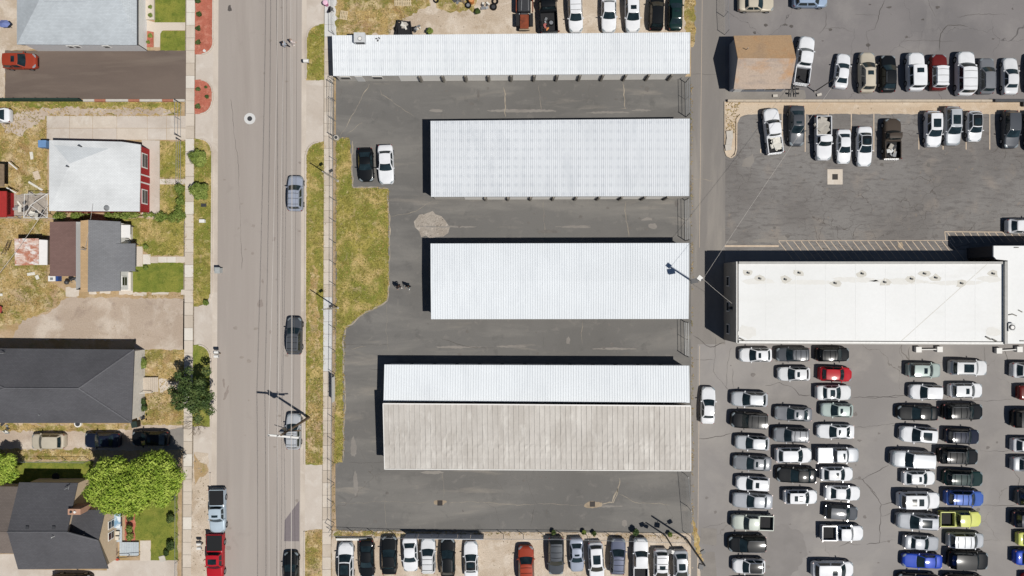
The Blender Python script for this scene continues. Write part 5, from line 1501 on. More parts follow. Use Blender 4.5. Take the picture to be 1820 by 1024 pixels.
class CarModel:
    def __init__(self, kind):
        s = self.s = SPEC[kind]
        self.kind = kind
        L, W = s['L'], s['W']
        hw = W / 2
        xF, xR = L / 2, -L / 2
        bed = s.get('bed')
        # plan half width and deck height along x
        st = [(xF, .66, s['hood'] - .28), (xF - .06, .78, s['hood'] - .18), (xF - .2, .89, s['hood'] - .08), (xF - .5, .965, s['hood'] - .02), (xF - .9, .995, s['hood'] + .03),
              (s['xc'], 1.0, s['zb'] - .03), (.2, 1.0, s['zb']), (-.8, 1.0, s['zb'] + .01)]
        if bed is None:
            st += [(s['xb'] + .15, .995, s['zb'] + .02), (xR + .45, .965, s['tail']), (xR + .16, .91, s['tail'] - .03), (xR + .05, .84, s['tail'] - .1), (xR, .74, s['tail'] - .22)]
            st = [q for q in st if q[0] > -.85 or q[0] <= s['xb'] + .16]
        else:
            st = [q for q in st if q[0] > bed + .3] + [(bed + .04, 1.0, s['zb']), (bed, 1.0, s['zb'])]
        st = sorted(st, key=lambda q: -q[0])
        self.st = st
        crown = .045
        def section(x, w, zt):
            w *= hw
            zm = min(.58, zt - .22)
            pts = [(0, zt + crown), (.35 * w, zt + crown * .85), (.68 * w, zt + crown * .4), (.88 * w, zt - .005), (.965 * w, zt - .06), (w, zt - .17), (w, zm), (.985 * w, .34), (.93 * w, .22)]
            full = [(x, -y, z) for y, z in pts[::-1]] + [(x, y, z) for y, z in pts[1:]]
            return full
        secs = [section(*q) for q in st]
        mb = MB()
        n = len(secs[0])
        for sct in secs: mb.v += sct
        for i in range(len(secs) - 1):
            for j in range(n - 1):
                a = i * n + j
                mb.f.append((a, a + 1, a + n + 1, a + n))
        mb.f.append(tuple(range(n))[::-1])
        mb.f.append(tuple(range((len(secs) - 1) * n, len(secs) * n)))
        for i in range(len(secs) - 1):
            mb.f.append((i * n, (i + 1) * n, (i + 1) * n + n - 1, i * n + n - 1))
        self.parts = []   # name, mesh, material key, mat, loc, parent index
        self.body = self.mk(mb, "body", True)
        self.section = section
        # hood overlay
        hb = MB()
        xs = [xF - .28, xF - .55, xF - .95, s['xc'] - .02]
        us = (-.80, -.4, 0, .4, .80)
        def deck(x, u):
            for a, b_ in zip(st, st[1:]):
                if a[0] >= x >= b_[0]:
                    t_ = (a[0] - x) / (a[0] - b_[0])
                    w = (a[1] + (b_[1] - a[1]) * t_) * hw; zt = a[2] + (b_[2] - a[2]) * t_
                    y = u * w
                    au = abs(u)
                    for (u0, k0), (u1, k1) in zip(((0, 1.0), (.35, .85), (.68, .4), (.88, -.11), (1.0, -1.4)), ((.35, .85), (.68, .4), (.88, -.11), (1.0, -1.4), (1.1, -2))):
                        if u0 <= au <= u1:
                            return Vector((x, y, zt + crown * (k0 + (k1 - k0) * (au - u0) / (u1 - u0))))
            return Vector((x, u * hw, s['zb']))
        self.deck = deck
        for i, x in enumerate(xs):
            for u in us:
                q = deck(x, u * (.96 if i == 0 else 1)); hb.v.append((q.x, q.y, q.z + .012))
        for i in range(len(xs) - 1):
            for j in range(4):
                a = i * 5 + j
                hb.f.append((a, a + 5, a + 6, a + 1))
        self.hood = self.mk(hb, "hood", True)
        # cabin
        zb, H = s['zb'] - .03, s['H']
        wb = hw * .93; wr = s['wr'] * W / 2 * 1.12
        bowF, bowR = .16, .10
        rc = .045
        def F(u, v):
            x = s['xc'] + (s['xf'] - s['xc']) * v - bowF * u * u * (1 - .45 * v)
            z = zb + (H - .02 - zb) * v + (rc * (1 - u * u)) * v
            return Vector((x, u * (wb + (wr - wb) * v), z))
        def Rr(u, v):
            x = s['xb'] + (s['xr'] - s['xb']) * v + bowR * u * u * (1 - .45 * v)
            z = zb + (H - .03 - zb) * v + (rc * (1 - u * u)) * v
            return Vector((x, u * (wb + (wr - wb) * v), z))
        def S(sg, t_, v):
            a = Rr(sg, v); b_ = F(sg, v)
            p = a.lerp(b_, t_)
            bul = 4 * t_ * (1 - t_)
            p.y += sg * .035 * bul * (1 - .3 * v)
            p.z += .03 * bul * v
            return p
        def T(t_, u):
            a = Rr(u, 1); b_ = F(u, 1)
            p = a.lerp(b_, t_)
            bul = 4 * t_ * (1 - t_)
            p.y += u * .035 * .7 * bul
            p.z += .03 * bul
            return p
        self.T = T
        cb = MB()
        def grid(fn, us_, vs_, off=0.0, flip=False, mbx=None):
            m_ = mbx or cb
            b0 = len(m_.v)
            pts = [[fn(u, v) for v in vs_] for u in us_]
            if off:
                nn = []
                for i in range(len(us_)):
                    row = []
                    for j in range(len(vs_)):
                        i0, i1 = max(i - 1, 0), min(i + 1, len(us_) - 1); j0, j1 = max(j - 1, 0), min(j + 1, len(vs_) - 1)
                        nrm = (pts[i1][j] - pts[i0][j]).cross(pts[i][j1] - pts[i][j0]).normalized()
                        if flip: nrm = -nrm
                        row.append(pts[i][j] + nrm * off)
                    nn.append(row)
                pts = nn
            for r_ in pts: m_.v += [tuple(q) for q in r_]
            k = len(vs_)
            for i in range(len(us_) - 1):
                for j in range(k - 1):
                    f = (b0 + i * k + j, b0 + (i + 1) * k + j, b0 + (i + 1) * k + j + 1, b0 + i * k + j + 1)
                    m_.f.append(f[::-1] if flip else f)
        U = [-1, -.6, -.2, .2, .6, 1]; V = [0, .5, 1]; Tt = [0, .25, .5, .75, 1]
        grid(F, U, V); grid(Rr, U, V, flip=True)
        grid(lambda t_, v: S(1, t_, v), Tt, V, flip=True); grid(lambda t_, v: S(-1, t_, v), Tt, V)
        grid(lambda t_, u: T(t_, u), Tt, U)
        import bmesh
        me = cb.mesh("cabin")
        bm = bmesh.new(); bm.from_mesh(me); bmesh.ops.remove_doubles(bm, verts=bm.verts, dist=.003); bmesh.ops.recalc_face_normals(bm, faces=bm.faces); bm.to_mesh(me); bm.free()
        me.polygons.foreach_set("use_smooth", [True] * len(me.polygons)); me.set_sharp_from_angle(angle=math.radians(35))
        self.cabin = me
        def panel(name, fn, us_, vs_, off, flip=False):
            m_ = MB(); grid(fn, us_, vs_, off, flip, m_); return self.mk(m_, name, True)
        lin_ = lambda a, b_, n_: [a + (b_ - a) * i / n_ for i in range(n_ + 1)]
        self.wind = panel("windshield", F, lin_(-.90, .90, 5), lin_(.06, .94, 2), .010)
        self.rearw = panel("rear_window", Rr, lin_(-.82, .82, 5), lin_(.12 if kind in ('sedan', 'coupe', 'saloon') else .2, .90, 2), .010, True)
        self.side = []
        tcut = .10 if kind in ('pickup', 'regcab') else .06
        mid = .52
        for sg in (1, -1):
            for (t0, t1) in (((mid + .03, .93), (tcut, mid - .03)) if kind != 'regcab' else ((tcut, .92),)):
                self.side.append(panel("side_window", lambda t_, v, sg=sg: S(sg, t_, v), lin_(t0, t1, 2) if t0 < t1 else lin_(t0, t1, 2), lin_(.14, .88, 1), .008, sg > 0))
        self.roof = panel("roof", T, lin_(.03, .97, 4), lin_(-.93, .93, 4), .010)
        self.sun_s = panel("sunroof", T, lin_(.60, .83, 1), lin_(-.52, .52, 2), .018)
        self.sun_L = panel("sunroof", T, lin_(.34, .86, 2), lin_(-.66, .66, 2), .018)
        self.sun_r = panel("sunroof", T, lin_(.28, .50, 1), lin_(-.5, .5, 2), .018)
        self.rails = []
        for sg in (1, -1):
            m_ = MB()
            pts = [T(t_, sg * .93) + Vector((0, 0, .055)) for t_ in (.06, .3, .6, .92)]
            m_.path([tuple(p) for p in pts], .024, 4)
            self.rails.append(self.mk(m_, "roof_rail", False))
        self.bars = []
        for t_ in (.14, .5, .82):
            a, b_ = T(t_, -.9), T(t_, .9); mmm = T(t_, 0)
            m_ = MB().path([tuple(a + Vector((0, 0, .05))), tuple(mmm + Vector((0, 0, .05))), tuple(b_ + Vector((0, 0, .05)))], .022, 4)
            self.bars.append(self.mk(m_, "roof_bar", False))
        self.ribs = []
        # doors
        self.doors = []
        xd = [s['xc'] - .12, .02 if kind != 'regcab' else s['xb'] + .1, s['xb'] + .35]
        for sg in (1, -1):
            for a, b_ in (((xd[0], xd[1] + .015), (xd[1] - .015, xd[2])) if kind != 'regcab' else ((xd[0], xd[1]),)):
                m_ = MB()
                ztop = s['zb'] - .19
                y = hw + .007
                vs = [(a, sg * y, ztop), (b_, sg * y, ztop), (b_, sg * y, .58), (a, sg * y, .58), (b_, sg * (y - .012), .36), (a, sg * (y - .012), .36)]
                fs = [(0, 1, 2, 3), (3, 2, 4, 5)]
                m_.add(vs, fs if sg < 0 else [f[::-1] for f in fs])
                self.doors.append(self.mk(m_, "door", False))
        self.mirr = []
        for sg in (1, -1):
            m_ = MB().obox((s['xc'] - .36, sg * (hw + .035), s['zb'] + .02), .11, .20, .12, sg * .3)
            self.mirr.append(self.mk(m_, "mirror", False))
        self.hl, self.tl = [], []
        for sg in (1, -1):
            m_ = MB()
            for x_, ua, ub in ((xF - .06, .50, .86), (xF - .2, .62, .97), (xF - .42, .80, .985)):
                for u_ in (ua, (ua + ub) / 2, ub):
                    q_ = deck(x_, sg * u_); m_.v.append((q_.x + .006, q_.y + sg * .004, q_.z + .008))
            for i_ in (0, 1):
                for j_ in (0, 1):
                    a_ = i_ * 3 + j_
                    f_ = (a_, a_ + 3, a_ + 4, a_ + 1)
                    m_.f.append(f_ if sg > 0 else f_[::-1])
            self.hl.append(self.mk(m_, "headlight", False))
            zt_ = s['tail'] - .2
            m_ = MB().obox((xR + .135, sg * .745 * hw, zt_ + .02), .16, .3, .14, sg * .45) if bed is None else MB().box(xR - .015, xR + .09, sg * hw - .09 - .07, sg * hw - .09 + .07, .72, 1.02)
            self.tl.append(self.mk(m_, "taillight", False))
        # bumper / lower trim
        m_ = MB().prism([(xF + .02, -.52 * hw), (xF + .02, .52 * hw), (xF - .2, .86 * hw), (xF - .2, -.86 * hw)], .3, .48)
        self.bumper = self.mk(m_, "bumper", False)
        # bed
        self.bedm = None
        if bed is not None:
            m_ = MB()
            x0, x1 = xR + .06, bed - .01
            zt = s['tail'] + .0
            wl_ = .09
            m_.box(x0, x1, hw - wl_, hw, .3, zt); m_.box(x0, x1, -hw, -hw + wl_, .3, zt)
            m_.box(x1 - .06, x1, -hw + wl_ + .001, hw - wl_ - .001, .3, zt)
            self.bedm = self.mk(m_, "bed_side", False)
            self.bedf = self.mk(MB().box(x0, x1 - .061, -hw + wl_ + .001, hw - wl_ - .001, .5, .62), "bed_floor", False)
            self.gate = self.mk(MB().box(xR, x0 - .002, -hw + .03, hw - .03, .42, zt - .01), "tailgate", False)
            self.cover = self.mk(MB().box(x0 + .02, x1 - .02, -hw + .05, hw - .05, zt + .003, zt + .05), "bed_cover", False)
            self.rbump = self.mk(MB().box(xR - .13, xR - .01, -hw * .92, hw * .92, .42, .62), "rear_bumper", False)
        # wheels
        wr_ = .34 if kind not in ('pickup', 'regcab', 'bigsuv') else .39
        t_ = MB().tube((0, -.11, 0), (0, .11, 0), wr_, wr_, 14)
        self.wheel = t_.mesh("wheel", True)
        r_ = MB().tube((0, -.118, 0), (0, .118, 0), wr_ * .62, wr_ * .62, 10)
        self.rim = r_.mesh("rim", True)
        xa = xF - .88; xz = xR + (.92 if bed is None else 1.15)
        self.wpos = [(x, sg * (hw - .095), wr_) for x in (xa, xz) for sg in (1, -1)]
        for me_, mt in ((self.wheel, m_tyre), (self.rim, m_rim), (self.wind, m_glass), (self.rearw, m_glass), (self.sun_s, m_glass), (self.sun_L, m_glass), (self.sun_r, m_glass), (self.bumper, m_trimb), *[(x, m_glass) for x in self.side],
                        *[(x, m_rail) for x in self.rails], *[(x, m_bar) for x in self.bars], *[(x, m_headl) for x in self.hl], *[(x, m_taill) for x in self.tl]):
            me_.materials.append(mt)
        for me_ in (self.body, self.hood, self.cabin, self.roof, *self.doors, *self.mirr):
            me_.materials.append(None)
        if bed is not None:
            self.bedf.materials.append(m_bed); self.cover.materials.append(m_trimb); self.rbump.materials.append(m_rail)
            self.bedm.materials.append(None); self.gate.materials.append(None)
    def mk(self, mb, name, smooth):
        me = mb.mesh(name, smooth)
        import bmesh
        bm = bmesh.new(); bm.from_mesh(me)
        if name in ("body",):
            bmesh.ops.recalc_face_normals(bm, faces=bm.faces)
        bm.to_mesh(me); bm.free()
        return me

MODELS = {}
NAMES = {'sedan': 'sedan_car', 'coupe': 'coupe_car', 'suv': 'sport_utility_car', 'crossover': 'sport_utility_car', 'wagon': 'station_wagon', 'saloon': 'sedan_car', 'hatch': 'hatchback_car', 'bigsuv': 'large_utility_car', 'van': 'minivan', 'jeep': 'boxy_utility_car', 'pickup': 'pickup_truck', 'regcab': 'pickup_truck'}
CATS = {'sedan': 'car', 'coupe': 'car', 'suv': 'car', 'crossover': 'car', 'wagon': 'car', 'saloon': 'car', 'hatch': 'car', 'bigsuv': 'car', 'van': 'minivan', 'jeep': 'car', 'pickup': 'pickup truck', 'regcab': 'pickup truck'}
HEAD = {'R': 0, 'U': 90, 'L': 180, 'D': 270}
def car(cx, cy, L, W, d, tilt, kind, col, opts, label, group):
    if kind not in MODELS:
        MODELS[kind] = CarModel(kind)
    M_ = MODELS[kind]; s = M_.s
    off = abs(cx - 910) if d in 'LR' else abs(cy - 512)
    Lm = (L - .0055 * off) * GSD * .985
    offw = abs(cy - 512) if d in 'LR' else abs(cx - 910)
    Wm = (W - .004 * offw) * GSD * 1.0
    sx = clampf(Lm / s['L'], .86, 1.12); sy = clampf(Wm / s['W'], .9, 1.07)
    q = P(cx, cy, .7)
    root = empty(NAMES[kind], (q[0], q[1], .014), label, CATS[kind], group, rz=math.radians(HEAD[d] + tilt))
    root.scale = (sx, sy, (sx + sy) / 2 * R.uniform(.97, 1.05))
    pm = PAINT[col]
    rm = PAINT['black'] if 'B' in opts else PAINT['white'] if 'W' in opts else pm
    A = lambda name, me, mat=None, loc=(0, 0, 0), par=root: ob(name, me, par, mat, loc)
    A("body", M_.body, pm); A("hood", M_.hood, pm)
    A("cabin", M_.cabin, rm if 'W' in opts else pm)
    A("roof", M_.roof, rm)
    A("windshield", M_.wind); A("rear_window", M_.rearw)
    for x in M_.side: A("side_window", x)
    for x in M_.doors: A("door", x, pm)
    for x in M_.mirr: A("mirror", x, pm)
    for x in M_.hl: A("headlight", x)
    for x in M_.tl: A("taillight", x)
    A("bumper", M_.bumper)
    for p in M_.wpos:
        w = A("wheel", M_.wheel, None, p)
        A("rim", M_.rim, None, (0, 0, 0), w)
    if 's' in opts: A("sunroof", M_.sun_s)
    if 'S' in opts: A("sunroof", M_.sun_L)
    if 't' in opts: A("sunroof", M_.sun_s); A("sunroof", M_.sun_r)
    if 'r' in opts:
        for x in M_.rails: A("roof_rail", x)
    if 'x' in opts:
        for x in M_.bars: A("roof_bar", x)
    if M_.bedm is not None:
        A("bed_side", M_.bedm, pm); A("tailgate", M_.gate, pm); A("bed_floor", M_.bedf); A("rear_bumper", M_.rbump)
        if 'C' in opts: A("bed_cover", M_.cover, pm if 'c' in opts else None)
    return root

GL = "cars in the lower packed lot"
GU = "cars along the wall of the upper lot"
GM = "cars in the middle cracked lot"
GT = "cars in the top gravel lot"
GB = "cars in the bottom gravel row"
GS = "cars parked along the street"
GH = "cars parked by the houses"
GY = "cars in the storage yard"
CARS = [
 # lower lot, block nearest the alley
 (1258.5,720.5,67,25.5,'U',-2,'sedan','white','',"white sedan parked alone in the alley beside the two-toned storage building",GL),
 (1343,631,59,25,'L',0,'suv','white','sr',"white compact with dark sunroof tucked under the white building's lower wall corner",GL),
 (1409,630,59,25,'L',0,'suv','slate','rx',"dark grey railed utility car tucked between the white compact and a black utility car",GL),
 (1480,630,62,25,'R',0,'suv','black','rx',"black railed utility car directly above the bright red car",GL),
 (1411,664.5,57,25,'L',0,'suv','pearl','s',"white car with dark sunroof immediately beside the bright red car",GL),
 (1485,665,62,26,'R',-2,'hatch','red','',"bright red hatchback, the only bright red car of the packed lot",GL),
 (1482,698,66,27,'R',0,'sedan','pearl','S',"pearl white sedan with black panoramic roof directly below the bright red car",GL),
 (1332,709.5,67,27,'L',-2,'suv','silver','r',"silver wagon just above a black utility car at the alley edge of the packed lot",GL),
 (1331.5,747,67,29,'L',-3,'bigsuv','black','xr',"black large utility car between two silver wagons at the alley edge of the packed lot",GL),
 (1410,735.5,69,26,'L',-3,'sedan','grey','s',"grey sedan with sunroof in the second column, directly above a ribbed-roof grey car",GL),
 (1487.5,729,58,24,'L',-2,'suv','sage','s',"pale sage car with sunroof between a panoramic pearl sedan and a white sedan",GL),
 (1485,767,69,26,'L',-1,'sedan','white','s',"white sedan with sunroof between the pale sage car and the silver covered pickup",GL),
 (1406,773,67,27,'L',-2,'suv','grey','xr',"grey utility car with roof crossbars directly below the grey sunroof sedan",GL),
 (1337,787,63,26,'L',-3,'suv','silver','',"silver plain-roofed wagon directly below the black large utility car at the alley edge",GL),
 (1410.5,809,67,28,'R',0,'hatch','white','',"white plain-roofed hatchback between a crossbar grey car and a black sedan",GL),
 (1489,808.5,69,27,'R',0,'pickup','silver','Ccs',"silver pickup with a matching bed cover, in the third column of the packed lot",GL),
 (1337,823,70,27,'L',-3,'sedan','grey','s',"dark grey sedan with sunroof between the silver wagon and a white sunroof car",GL),
 (1338,859.5,56,25,'L',-3,'suv','white','s',"white car with small sunroof between two grey sedans at the alley edge",GL),
 (1415.5,844.5,73,28,'L',-2,'sedan','black','',"black sedan in the second column, directly above a small white sunroof car",GL),
 (1487.5,842.5,59,26,'R',0,'suv','white','s',"white sunroof utility car directly below the silver covered pickup",GL),
 (1423,883,59,26,'R',0,'suv','white','t',"lowest car of the second column, white with a dark double sunroof",GL),
 (1498,876.5,67,27,'R',-2,'sedan','white','',"plain-roofed white sedan directly above a slate sunroof car in the third column",GL),
 (1337.5,890,73,28,'L',-3,'sedan','palegrey','',"grey plain-roofed sedan directly above the pale open-bed pickup",GL),
 (1337,928,70,26,'L',-2,'pickup','silvergreen','',"pale silver pickup with short open bed, facing the alley in the packed lot",GL),
 (1495.5,911,58,25.5,'R',-4,'suv','slate','s',"slate sunroof car between a white sedan and the white open pickup",GL),
 (1497,947,73,28,'R',0,'pickup','white','',"white pickup with dark open bed in the packed lot's third column",GL),
 (1328,966.5,70,30,'L',0,'suv','black','r',"black railed utility car directly below the pale silver pickup",GL),
 (1331,1006,60,27,'L',-1,'hatch','white','Br',"white car with all-black roof at the alley edge near the bottom of the photo",GL),
 (1480,1012,77,30,'R',0,'van','white','s',"large white minivan with sunroof cut by the bottom edge in the packed lot",GL),
 (1333,1042,70,27,'L',0,'sedan','black','',"dark car barely showing at the bottom edge, below the black-roofed white car",GL),
 # lower lot, second block
 (1642,658,57,26,'R',-1,'suv','sage','s',"pale sage car at the head of its column under the white barrier",GL),
 (1720.5,653.5,70,27,'R',-1,'bigsuv','pearl','Sr',"pearl utility car with huge dark roof window, under the white wall barrier",GL),
 (1646,697,58,27,'L',-2,'suv','white','',"white car with dark windshield, directly below the pale sage car near the barrier",GL),
 (1716.5,694,61,26,'R',0,'suv','white','s',"white sunroof car directly below the pearl one with the huge roof window",GL),
 (1630.5,734,75,27,'L',-1,'sedan','black','',"glossy black sedan beside a black crossbar utility car, tail to tail",GL),
 (1710.5,731.5,75,29,'R',0,'suv','black','xr',"black crossbar utility car tail to tail with a glossy black sedan",GL),
 (1632,772.5,70,29,'L',-4,'suv','white','S',"white car with big square roof window, tail to tail with a dark navy car",GL),
 (1710,775.5,65,27,'R',-2,'suv','navy','xr',"dark navy utility car with roof bars in the fourth column",GL),
 (1621,816,80,31,'L',-3,'bigsuv','silver','r',"long silver wagon sticking out of its column, beside a black crossbar car",GL),
 (1702,810.5,75,29,'R',-2,'suv','black','xr',"black utility car with crossbars directly below the dark navy one",GL),
 (1633.5,849.5,60,26,'R',0,'suv','white','s',"white sunroof car tail to tail with a dark green utility car",GL),
 (1711,849.5,75,28,'R',-2,'suv','darkgreen','rx',"very dark green utility car with silver roof rails",GL),
 (1632,888.5,77,30,'R',0,'bigsuv','white','t',"big white utility car with two roof windows, beside the mid blue one",GL),
 (1713.5,885,73,28,'R',-2,'suv','midblue','xr',"mid blue utility car with ribbed roof, directly above the lime truck",GL),
 (1630,926,78,30,'L',-3,'suv','palegrey','Sr',"grey car with large square roof window, tail to tail with the lime truck",GL),
 (1706,922,66,28,'R',0,'pickup','lime','',"lime yellow truck with dark open bed, the brightest in the packed lot",GL),
 (1638,965,66,27,'R',-4,'sedan','palegrey','',"grey sedan angled beside a silver van, directly above the royal blue sedan",GL),
 (1716.5,960.5,65,27,'R',-1,'van','silver','x',"silver ribbed-roof van directly below the lime truck",GL),
 (1639,997,74,27,'L',-2,'sedan','royal','',"vivid royal blue sedan near the bottom of the packed lot",GL),
 (1720,995,74,33,'R',-2,'bigsuv','black','',"large black utility car with shiny roof beside the royal blue sedan",GL),
 (1632,1033,76,28,'L',-2,'sedan','black','',"dark car at the bottom edge directly below the royal blue sedan",GL),
 (1714,1035,76,28,'R',-2,'suv','black','',"dark utility car at the bottom edge below the large black one",GL),
 # lower lot, last column cut by the edge
 (1830,658,70,28,'R',-1,'suv','white','',"white roofed car cut by the photo's edge at the top of the last column",GL),
 (1840,698,66,27,'R',0,'sedan','maroon','',"dark maroon car mostly beyond the photo's edge below the white roofed one",GL),
 (1834,744,76,38,'R',0,'bigsuv','black','',"tall black utility car cut by the photo's edge in the last column",GL),
 (1828,791,64,26,'R',-1,'suv','pearl','s',"pale car with white rear glass frame cut by the photo's edge in the last column",GL),
 (1830,825,68,27,'R',-1,'sedan','silver','',"silver sedan cut by the photo's edge below the pale one in the last column",GL),
 (1838,884,70,29,'R',-1,'suv','slate','',"slate car cut by the photo's edge above a dark blue grey one",GL),
 (1832,923,70,30,'R',-1,'suv','navy','x',"navy car cut by the photo's edge directly above the lime car",GL),
 (1838,958,62,26,'R',0,'coupe','lime','',"lime yellow car tail showing at the photo's edge in the last column",GL),
 (1836,991,72,28,'R',-1,'sedan','royal','',"royal blue car cut by the photo's edge near the lower corner",GL),
 (1846,1034,60,30,'R',0,'hatch','red','',"red car just touching the photo's lower corner",GL),
 # upper lot
 (1344,6,66,30,'R',0,'sedan','beige','',"beige sedan cut by the top edge above the small tan roofed building",GU),
 (1440,0,64,28,'R',0,'suv','lightblue','',"light blue utility car cut by the top edge of the upper lot",GU),
 (1428.5,108,88,29,'U',-8,'pickup','white','',"white pickup angled against the small tan roofed building",GU),
 (1497,126,65,26,'U',-7,'sedan','white','',"tilted white sedan between the angled white pickup and the beige car",GU),
 (1540,129,74,29,'U',0,'suv','beige','sr',"beige utility car with sunroof and rails in the upper row",GU),
 (1578,131,68,29,'U',0,'suv','black','r',"black utility car between the beige one and the boxy white one in the upper row",GU),
 (1626,128,70,34,'U',1,'jeep','white','s',"boxy white utility car with square sunroof in the upper row",GU),
 (1667,129,66,30,'U',0,'jeep','maroon','Wxr',"maroon hooded car with a white racked roof in the upper row",GU),
 (1714.5,131,80,33,'U',0,'bigsuv','white','x',"longest white utility car in the upper row, beside the red hooded one",GU),
 (1753,135,66,29,'U',0,'suv','grey','r',"grey utility car between the longest white one and a pearl sedan in the upper row",GU),
 (1795,135,68,29,'U',0,'sedan','pearl','',"pearl sedan at the edge end of the upper row",GU),
 (1840,130,72,30,'U',0,'suv','slate','',"dark car past the photo's edge, only its shadow side showing at the upper row's end",GU),
 # middle lot
 (1373,233,82,29,'U',7,'pickup','white','',"tilted white pickup with a white littered bed beside the planter",GM),
 (1415.5,224,73,29,'D',0,'sedan','slate','s',"dark grey shiny sedan between the two white pickups of the middle lot",GM),
 (1463,246,80,29,'D',0,'regcab','white','',"white single cab pickup with a long pale bed in the middle lot",GM),
 (1500,260.5,62,26,'D',0,'sedan','white','',"small white sedan directly above the square drain pad",GM),
 (1536,260.5,72,28,'D',0,'sedan','white','BS',"white sedan with a wholly dark roof beside the brown wrecked pickup",GM),
 (1585,247,72,31,'U',0,'regcab','brown','',"old dark brown pickup with scrap in its bed in the middle lot",GM),
 (1658,229.5,66,30,'D',0,'suv','white','S',"white utility car with large roof window in the middle lot",GM),
 (1692.5,224,71,30,'D',0,'suv','silver','Sr',"silver utility car with large roof window, parked highest against the gravel bank",GM),
 (1732,224.5,56,28,'D',0,'hatch','white','BS',"small white hatchback with black roof in the middle lot",GM),
 (1796,230,69,30,'D',0,'suv','slate','',"dark grey shiny utility car at the edge end of the middle lot",GM),
 (1838,232,72,30,'D',0,'suv','black','',"black car past the photo's edge at the middle lot's end",GM),
 (1820,402,66,26,'R',0,'suv','white','',"white roofed car cut by the photo's edge above the annex",GM),
 # top gravel lot
 (974,17,86,32,'U',3,'regcab','black','',"black pickup with a spare wheel and junk in its bed in the top gravel lot",GT),
 (1022.5,24,70,26,'D',2,'suv','white','x',"white car with roof bars beside the black junk pickup in the top gravel lot",GT),
 (1082,24.5,68,27,'D',0,'sedan','white','',"white plain-roofed sedan standing alone in the middle of the top gravel row",GT),
 (1124,23,72,27,'D',1,'suv','white','s',"white sunroof utility car next to the dark pair in the top gravel row",GT),
 (1167,20,70,25,'U',-2,'suv','black','',"black car of the dark pair, the one beside the white sunroof car",GT),
 (1201,20,70,25,'U',-1,'sedan','darkgreen','s',"dark green sedan at the alley end of the top gravel row",GT),
 # bottom gravel row
 (615,999,73,28,'U',0,'suv','white','BS',"white car with a wholly black roof at the street end of the bottom row",GB),
 (652,994,71,27,'D',1,'sedan','black','',"black sedan beside the white black-roofed car in the bottom row",GB),
 (692,987,70,28,'U',0,'sedan','black','',"black sedan standing alone, third from the street in the bottom row",GB),
 (729,986,64,27,'D',2,'sedan','white','',"white sedan under the blue grey screen, with a dark rear window",GB),
 (761,988,66,26,'U',0,'suv','pearl','xr',"pearl utility car with roof crossbars under the blue grey screen",GB),
 (796,991,71,26,'U',0,'suv','black','r',"black utility car between the pearl crossbar car and the grey-roofed white one",GB),
 (837,995,67,25,'U',1,'sedan','white','BS',"white sedan with dark glass roof standing before the empty stall in the bottom row",GB),
 (935,1002,68,28,'U',1,'suv','rustred','x',"rusty red utility car standing alone in the bottom row",GB),
 (988,988,69,28,'D',0,'suv','slate','x',"slate utility car between the rusty red one and the pale blue sedan",GB),
 (1025,987,62,24,'D',2,'sedan','steelblue','s',"pale steel blue sedan with sunroof in the bottom row",GB),
 (1059.5,998,72,27,'D',3,'suv','white','S',"white utility car with large roof window between two blue toned cars",GB),
 (1098,989,67,27,'U',-2,'suv','bluegrey','xr',"blue grey utility car with roof bars in the bottom row",GB),
 (1138.5,996,82,27,'U',0,'pickup','white','',"white pickup in the bottom row beside the blue grey car",GB),
 (1175,1009,69,27,'D',0,'suv','white','xs',"white crossbar utility car beside the shorter floodlight pole",GB),
 (1210,1010,68,27,'D',2,'suv','silver','S',"silver car with dark roof window at the alley end of the bottom row",GB),
 # street
 (525.5,344,64,28,'U',-1,'suv','steelblue','xr',"silver blue utility car parked on the street beside the yard fence",GS),
 (523.5,597,67,28,'U',-1,'suv','slate','xr',"dark utility car parked on the street between the two silvery ones",GS),
 (522,767,66,27,'U',-1,'suv','silver','xr',"silver utility car parked beneath the utility pole's crossarm",GS),
 (517.5,1013,66,28,'U',0,'sedan','black','',"black sedan cut by the bottom edge on the street",GS),
 (387,908,79,29,'D',1,'pickup','iceblue','Cs',"ice blue pickup with dark bed cover at the kerb",GS),
 (383.5,989,84,31,'D',0,'pickup','red','CS',"red pickup with dark bed cover and large roof window at the kerb",GS),
 # houses
 (86,784.5,63,28,'L',0,'suv','beige','',"beige utility car standing beneath the charcoal hip roof",GH),
 (181.5,782.5,68,27,'L',0,'sedan','navy','s',"dark navy sedan in the middle of the row by the big bright tree",GH),
 (267,779.5,69,27,'L',0,'suv','black','s',"black utility car in the shade of the big bright tree",GH),
 (35.5,109,62,29,'R',0,'suv','orange','s',"burnt orange utility car on the brown driveway",GH),
 (-12,205,62,27,'L',0,'sedan','white','',"white car tail poking in at the edge of the dry yard",GH),
 (128,1034,76,28,'R',0,'suv','black','',"dark car at the bottom edge in front of the stepped charcoal roofs",GH),
 # storage yard
 (650,293,61,28,'D',2,'coupe','black','',"black coupe parked beside the white sedan by the grass island",GY),
 (686,292.5,71,28,'D',2,'sedan','white','',"white sedan parked beside the black coupe by the grass island",GY),
]
for i, a in enumerate(CARS):
    a = list(a)
    if a[6] == 'suv' and 'x' not in a[8] and i % 3 == 1: a[6] = 'crossover'
    if 'wagon' in a[9] and a[6] == 'suv': a[6] = 'wagon'
    if a[6] == 'sedan' and i % 2 == 0: a[6] = 'saloon'
    car(*a)

